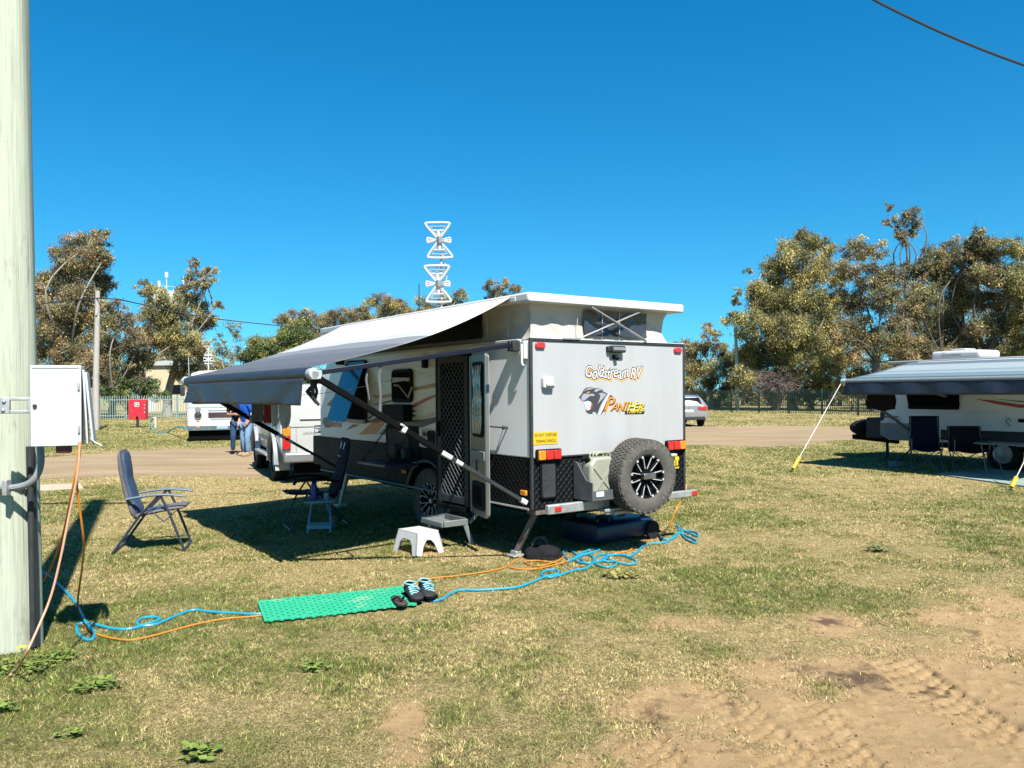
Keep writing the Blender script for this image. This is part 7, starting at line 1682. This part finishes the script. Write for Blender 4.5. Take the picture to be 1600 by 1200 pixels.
# ------------------------------------------------------------------ trees: tapered trunk and limbs, leaves in hanging clumps
OL = [(.10, .095, .042), (.14, .125, .055), (.175, .15, .065), (.075, .075, .036)]      # olive
BR = [(.145, .105, .052), (.12, .09, .050), (.18, .125, .058), (.09, .075, .042)]      # brown
YG = [(.20, .168, .055), (.16, .142, .050), (.24, .195, .07), (.11, .105, .042)]         # yellow green
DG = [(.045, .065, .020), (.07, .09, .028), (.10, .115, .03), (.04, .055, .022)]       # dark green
def tree(name, label, base, Y, blobs, cols, dens=1., leaf=.17, bark='bark', tr=.34, fork=.28, cat='tree', group='gum trees around the showground', limbs=True, dep=.85, droop=.9, gap=1.):
    b = base if isinstance(base, Vector) else Vector((ray(base, 640)[0] * Y, Y, 0)); o = thing(name, label, cat, b, 0, group)
    V = []; Cc = []; s = Y / F; cen = []
    rg = np.random.default_rng(int(abs(b.x * 91) + Y * 7 + len(blobs) * 13))
    for u, v, r in blobs:
        rad = r * s; yy = Y + rg.uniform(-1, 1) * min(3.0, rad * 1.1) * dep; c = at(u, v, yy); cen.append((c - b, rad))
        nc = max(8, int(20 * min(2.4, (rad / 1.0) ** 1.3) * dens))
        for k in range(nc):
            d = rg.normal(size=3); d /= np.linalg.norm(d); q = rad * rg.uniform(.25, 1.0) ** .6
            cc = np.array(c) + d * np.array([1, dep, .88]) * q; cr = rad * rg.uniform(.16, .36)
            col = np.array(cols[rg.integers(len(cols))]) * rg.uniform(1.0, 2.7)
            n = int(100 * dens * min(3.2, (cr / .35) ** 1.5) * (.22 / leaf) ** 1.5) + 14
            p = cc + rg.normal(size=(n, 3)) * cr * np.array([.62, .62, .55])
            yaw = rg.uniform(0, 6.283, n); pit = rg.uniform(.2, 1.35, n) * droop
            ax = np.stack([np.cos(yaw) * np.cos(pit), np.sin(yaw) * np.cos(pit), -np.sin(pit)], 1)
            sd = np.cross(ax, rg.normal(size=(n, 3))); sd /= np.linalg.norm(sd, axis=1)[:, None] + 1e-9
            L = (leaf * rg.uniform(.7, 1.9, n))[:, None]; W = L * rg.uniform(.20, .36, n)[:, None]
            q4 = np.stack([p, p + ax * L * .5 + sd * W * .5, p + ax * L, p + ax * L * .5 - sd * W * .5], 1)
            V.append(q4.reshape(-1, 3)); cl = np.clip(col * KB * rg.uniform(.5, 1.75, (n, 1)) * np.array([.97, .98, .97]), 0, .6); Cc.append(np.repeat(cl, 4, 0))
    V = np.concatenate(V) - np.array(b); Cc = np.concatenate(Cc)
    np_mesh('crown', V, np.arange(len(V)).reshape(-1, 4), 'leaf', Cc, o)
    mb = MB(); top = max(c.z for c, _ in cen); mx = sum(c.x for c, _ in cen) / len(cen)
    fz = top * fork; f = Vector((mx * .35, 0, fz)); wob = lambda a: Vector((rg.uniform(-a, a), rg.uniform(-a, a), rg.uniform(-a, a) * .4))
    mb.tube(smooth_path([Vector((0, 0, -.1)), Vector((mx * .08, 0, fz * .35)) + wob(.15), f], 5), [tr * (1.2 - .75 * i / 10) for i in range(11)], 10)
    if limbs:
        cs = sorted(cen, key=lambda x: x[0].z); 
        for c, rad in cs:
            if rg.random() < .15: continue
            m1 = f.lerp(c, .45) + wob(.24 * (c - f).length) + Vector((0, 0, .08 * (c - f).length)); L = (c - f).length; r0 = min(tr * .36, .025 + L * .009)
            pth = smooth_path([f - Vector((0, 0, .1)), m1, c], 5); mb.tube(pth, [r0 * (1 - .8 * i / (len(pth) - 1)) + .012 for i in range(len(pth))], 7)
            for _ in range(3):
                e_ = c + Vector(tuple(rg.normal(size=3))) * rad * .6; mb.tube(smooth_path([c.lerp(m1, .25), c.lerp(e_, .5) + wob(.2), e_], 3), [.035, .03, .026, .022, .018, .014, .01][:7], 5)
    mb.build('trunk', bark, o, smooth=60, fix=False)
    return o
G1 = 'gum trees at the left'
tree('gum_tree', 'tallest gum tree at the left with dark brown green crown', 108, 64, [(150, 374, 20), (163, 362, 10), (120, 384, 22), (97, 398, 20), (140, 410, 30), (165, 400, 18), (100, 430, 32), (72, 445, 24), (150, 445, 26), (122, 470, 36), (68, 485, 26), (100, 512, 34), (150, 500, 26), (70, 540, 24), (110, 555, 30), (168, 440, 14), (60, 590, 22), (95, 590, 26)], BR + OL, 1., .145, 'bark_white', .42, .3, group=G1)
tree('gum_tree', 'reddish brown gum tree between the two left gums, behind the weathered pole', 172, 58, [(190, 500, 22), (172, 545, 28), (203, 530, 24), (215, 562, 22), (188, 590, 24), (158, 590, 22), (180, 480, 16), (225, 515, 14), (150, 535, 24), (140, 575, 24), (214, 592, 18)], BR + BR + OL, 1., .145, 'bark_white', .30, .22, group=G1)
tree('gum_tree', 'yellow green gum tree with two pale trunks right of the red cabinet', 214, 60, [(222, 448, 16), (245, 458, 18), (232, 490, 24), (270, 492, 28), (250, 525, 28), (285, 528, 26), (228, 560, 18), (262, 470, 20), (225, 520, 18)], YG + OL, 1., .145, 'bark_white', .34, .35, group=G1)
tree('gum_tree', 'open crowned gum tree leaning towards the bus', 262, 62, [(300, 432, 14), (322, 426, 10), (303, 410, 9), (333, 422, 9), (313, 442, 13), (328, 438, 11), (296, 448, 13), (340, 475, 9), (305, 470, 20), (312, 500, 24), (335, 497, 13), (295, 545, 26), (322, 548, 18), (285, 575, 22), (310, 585, 20), (345, 588, 14), (282, 455, 12)], OL + YG + BR, 1., .145, 'bark_white', .36, .42, group=G1)
tree('gum_tree', 'thin wispy gum tree between the bus aerial and the green tree', 366, 70, [(365, 520, 18), (352, 552, 18), (376, 552, 18), (360, 585, 20), (385, 580, 14), (345, 530, 10)], OL, .55, .145, 'bark_white', .16, .4, group=G1)
tree('bush', 'dark green bush low behind the pale fence beside the red cabinet', 196, 57, [(232, 598, 14), (246, 612, 13), (200, 605, 18), (178, 615, 16), (222, 610, 14), (160, 612, 14), (205, 628, 14)], DG, 1.2, .145, 'bark', .12, .2, cat='bush', group='bushes behind the fences')
tree('broadleaf_tree', 'dense dark green round tree rising just above the awning', 455, 66, [(400, 545, 20), (430, 545, 24), (460, 522, 22), (476, 508, 14), (445, 520, 16), (480, 535, 22), (415, 570, 22), (450, 560, 24), (385, 560, 14), (500, 550, 20)], DG + DG + YG[:2], 1.3, .145, 'bark', .25, .25, group=G1)
for lab, bu, bl, cl in (('small sparse gum crown left of the row above the awning', 470, [(440, 502, 13), (455, 494, 14), (480, 494, 14), (470, 512, 16), (500, 502, 15), (490, 520, 16)], OL + BR),
                        ('broad gum crown behind the top of the awning below the sky', 540, [(515, 500, 17), (540, 496, 17), (562, 490, 16), (550, 512, 20), (525, 518, 18), (575, 505, 16)], OL + BR),
                        ('golden gum crown left of the tall antenna', 602, [(585, 472, 14), (602, 475, 18), (622, 480, 17), (640, 488, 14), (600, 498, 20), (630, 505, 18), (570, 480, 10)], YG + BR),
                        ('gum crown directly behind the tall antenna', 690, [(660, 478, 15), (690, 468, 15), (720, 460, 14), (705, 482, 18), (675, 490, 18), (735, 478, 12), (650, 495, 12), (745, 490, 10)], YG + OL),
                        ('gum crown peeping over the pop-top roof', 785, [(768, 450, 13), (787, 444, 10), (806, 452, 11), (780, 466, 17), (800, 470, 14), (760, 470, 10), (785, 490, 20)], OL + BR)):
    tree('gum_tree', lab, bu, 92, bl, cl, .9, .145, 'bark_white', .3, .5, group='gum crowns above the awning')
G2 = 'gum trees at the right'
tree('gum_tree', 'broad yellow green gum tree, the leftmost tall one at the right', 1238, 66, [(1255, 376, 22), (1232, 390, 20), (1285, 388, 20), (1212, 425, 28), (1258, 420, 34), (1296, 430, 22), (1180, 452, 18), (1152, 457, 9), (1168, 422, 7), (1150, 470, 8), (1200, 470, 34), (1250, 470, 38), (1292, 478, 28), (1145, 497, 16), (1180, 510, 30), (1230, 520, 38), (1280, 530, 34), (1200, 560, 34), (1250, 570, 34), (1170, 555, 24), (1160, 590, 20), (1290, 580, 26), (1215, 595, 24)], YG + YG + OL, 1.05, .145, 'bark_white', .40, .22, group=G2, dep=1.)
tree('gum_tree', 'brown crowned gum tree with forked white limbs left of the right caravan', 1372, 60, [(1340, 388, 22), (1368, 392, 18), (1330, 420, 22), (1365, 430, 28), (1395, 422, 17), (1340, 468, 28), (1382, 470, 27), (1350, 518, 30), (1316, 520, 20), (1392, 528, 28), (1325, 560, 22), (1415, 560, 22), (1400, 500, 18)], BR + OL + YG[:1], .95, .145, 'bark', .5, .30, group=G2)
tree('gum_tree', 'tall thin gum tree standing up above the others at the right', 1418, 72, [(1389, 322, 7), (1386, 345, 7), (1410, 340, 14), (1427, 330, 12), (1405, 362, 14), (1428, 358, 14), (1412, 376, 9), (1435, 345, 8), (1418, 420, 14), (1405, 440, 14), (1430, 450, 16)], BR + OL, .9, .145, 'bark', .26, .62, group=G2)
tree('gum_tree', 'wide dark olive gum tree behind the right caravan roof', 1470, 64, [(1462, 402, 24), (1490, 392, 22), (1442, 422, 22), (1482, 432, 32), (1512, 412, 16), (1440, 470, 30), (1500, 470, 32), (1470, 512, 30), (1440, 548, 26), (1500, 530, 24), (1475, 560, 22)], OL + BR + OL, 1., .145, 'bark', .36, .34, group=G2)
tree('gum_tree', 'brown topped gum tree with dark spreading limbs behind the air conditioner', 1540, 62, [(1527, 364, 15), (1530, 385, 20), (1512, 392, 15), (1520, 376, 14), (1546, 380, 15), (1536, 405, 20), (1520, 420, 18), (1552, 396, 18), (1535, 425, 24), (1565, 430, 26), (1545, 470, 26), (1575, 500, 26), (1535, 510, 22), (1555, 545, 22), (1520, 550, 20)], BR + OL, .95, .145, 'bark', .34, .30, group=G2)
tree('gum_tree', 'pale olive gum tree cut by the right edge of the photo', 1612, 60, [(1582, 384, 22), (1610, 392, 28), (1640, 400, 28), (1595, 440, 34), (1630, 450, 36), (1600, 500, 34), (1640, 510, 34), (1590, 545, 24), (1620, 560, 30), (1660, 470, 30)], YG + OL, 1., .145, 'bark_white', .36, .26, group=G2)
tree('gum_tree', 'low golden gum tree beyond the silver wagon', 1112, 74, [(1110, 524, 14), (1092, 545, 16), (1122, 545, 16), (1085, 575, 20), (1115, 580, 22), (1140, 560, 18), (1150, 598, 18), (1075, 600, 16), (1100, 605, 18), (1130, 612, 14), (1105, 510, 8)], YG + BR, 1., .145, 'bark_white', .28, .2, group=G2)
for k, (lab, bu, Y, bl, cl) in enumerate((('dark bush behind the green fence just right of the silver wagon', 1120, 78, [(1090, 625, 16), (1120, 628, 15), (1070, 622, 14), (1140, 625, 12)], DG + BR),
        ('olive bush behind the green fence under the broad gum tree', 1270, 66, [(1255, 610, 18), (1285, 605, 18), (1270, 625, 14), (1300, 618, 14), (1245, 628, 10)], OL + BR),
        ('golden bush behind the green fence left of the guy rope', 1330, 62, [(1318, 600, 16), (1340, 590, 18), (1330, 618, 14), (1360, 605, 16)], YG + BR),
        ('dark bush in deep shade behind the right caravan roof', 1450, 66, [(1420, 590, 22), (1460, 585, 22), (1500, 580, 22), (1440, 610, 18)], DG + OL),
        ('olive bush at the right edge behind the blue striped awning', 1570, 66, [(1540, 585, 20), (1580, 580, 22), (1620, 585, 24)], OL + DG),
        ('dark bush behind the pale fence next to the green pole', 95, 62, [(75, 610, 20), (110, 615, 18), (135, 605, 18), (55, 625, 16)], DG + BR),
        ('brown bush behind the bus roof', 330, 66, [(310, 605, 16), (340, 600, 18), (365, 605, 16), (385, 600, 14)], BR + OL),
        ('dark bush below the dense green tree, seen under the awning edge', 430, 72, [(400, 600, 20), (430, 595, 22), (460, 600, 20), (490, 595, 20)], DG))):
    tree('bush', lab, bu, Y, bl, cl, 1.1, .145, 'bark', .10, .25, cat='bush', group='bushes behind the fences')
for lab, bu, Y, bl, cl in (
    ('far gum tree filling the gap between the broad gum and the brown gum', 1312, 82, [(1300, 500, 24), (1318, 470, 20), (1330, 540, 28), (1300, 560, 28), (1325, 600, 26), (1290, 610, 24), (1310, 445, 14)], OL + BR),
    ('far gum tree between the brown gum and the tall thin gum', 1412, 84, [(1405, 470, 22), (1420, 500, 26), (1408, 540, 28), (1430, 570, 26), (1400, 590, 26), (1425, 440, 14)], OL + BR),
    ('far gum tree low behind the left end of the right awning', 1372, 80, [(1350, 560, 26), (1380, 580, 26), (1360, 610, 24), (1392, 612, 22), (1345, 590, 22)], OL + BR),
    ('far gum tree filling the gap under the tall thin gum', 1455, 86, [(1440, 500, 26), (1460, 540, 28), (1450, 570, 26), (1480, 575, 24), (1430, 530, 22)], DG + OL),
    ('far gum tree between the two gums over the air conditioner', 1515, 84, [(1510, 450, 24), (1518, 490, 28), (1505, 530, 28), (1525, 565, 26), (1500, 575, 24)], OL + BR),
    ('far gum tree behind the right edge of the photo', 1580, 84, [(1570, 440, 26), (1590, 470, 28), (1565, 530, 30), (1600, 550, 30), (1625, 480, 30), (1560, 570, 26)], OL + YG),
    ('far gum tree left of the slim green pole', 1160, 86, [(1150, 560, 22), (1165, 590, 24), (1145, 610, 22), (1175, 615, 22), (1185, 580, 22)], BR + YG),
    ('far gum tree low between the slim green pole and the broad gum', 1200, 84, [(1200, 600, 24), (1225, 610, 24), (1190, 620, 20), (1240, 600, 22)], BR + OL),
    ('far gum tree behind the left brown gums, just right of the green pole', 90, 84, [(80, 560, 26), (110, 580, 28), (70, 600, 24), (130, 600, 26), (60, 520, 20), (135, 560, 22)], BR + OL),
    ('far gum tree closing the gap beside the weathered pole', 175, 82, [(165, 560, 24), (190, 580, 24), (150, 600, 24), (180, 610, 22), (205, 600, 22)], OL + BR),
    ('far gum tree behind the two pale trunks', 245, 84, [(240, 545, 24), (262, 560, 22), (235, 585, 16), (275, 545, 22), (300, 560, 22)], OL + YG),
    ('far gum tree behind the bus roof and its aerial', 325, 84, [(315, 560, 22), (340, 575, 22), (300, 590, 20), (330, 600, 22), (360, 605, 20), (385, 590, 18)], OL + BR)):
    tree('gum_tree', lab, bu, Y, bl, cl, .62, .2, 'bark_white', .22, .3, group='far gum trees behind the others')
# the tree line goes on behind the caravan
tl = tree('treeline', None, 950, 88, [(u_, v_, 25) for u_ in range(640, 1075, 24) for v_ in (535 + (u_ * 7) % 23, 580, 618)], OL + BR + YG, .6, .24, 'bark_white', .3, .3, cat=None, group=None)
tl['kind'] = 'stuff'
# leafless grey shrub behind the fence
def bare_shrub(label, u, Y, hw, h):
    b = Vector((ray(u, 640)[0] * Y, Y, 0)); o = thing('bare_shrub', label, 'shrub', b, 0, 'bushes behind the fences'); mb = MB(); rg = random.Random(5)
    for i in range(190):
        a = rg.uniform(0, 6.283); e = Vector((hw * math.cos(a) * rg.uniform(.2, 1), hw * .6 * math.sin(a), h * rg.uniform(.45, 1))); m_ = e * .5 + Vector((rg.uniform(-.3, .3), rg.uniform(-.3, .3), h * .22)); e.z -= .12 * h
        mb.tube(smooth_path([Vector((rg.uniform(-.2, .2), 0, 0)), m_, e], 3), [.035, .03, .028, .024, .02, .015, .01], 4)
        for _ in range(4):
            q = m_.lerp(e, rg.uniform(.2, 1)); mb.tube([q, q + Vector((rg.uniform(-.5, .5), rg.uniform(-.5, .5), rg.uniform(-.35, .35)))], [.014, .007], 3)
    mb.build('branches', 'twig', o, fix=False)
bare_shrub('leafless grey shrub behind the green fence beside the slim green pole', 1212, 64.5, 2.6, 3.9)
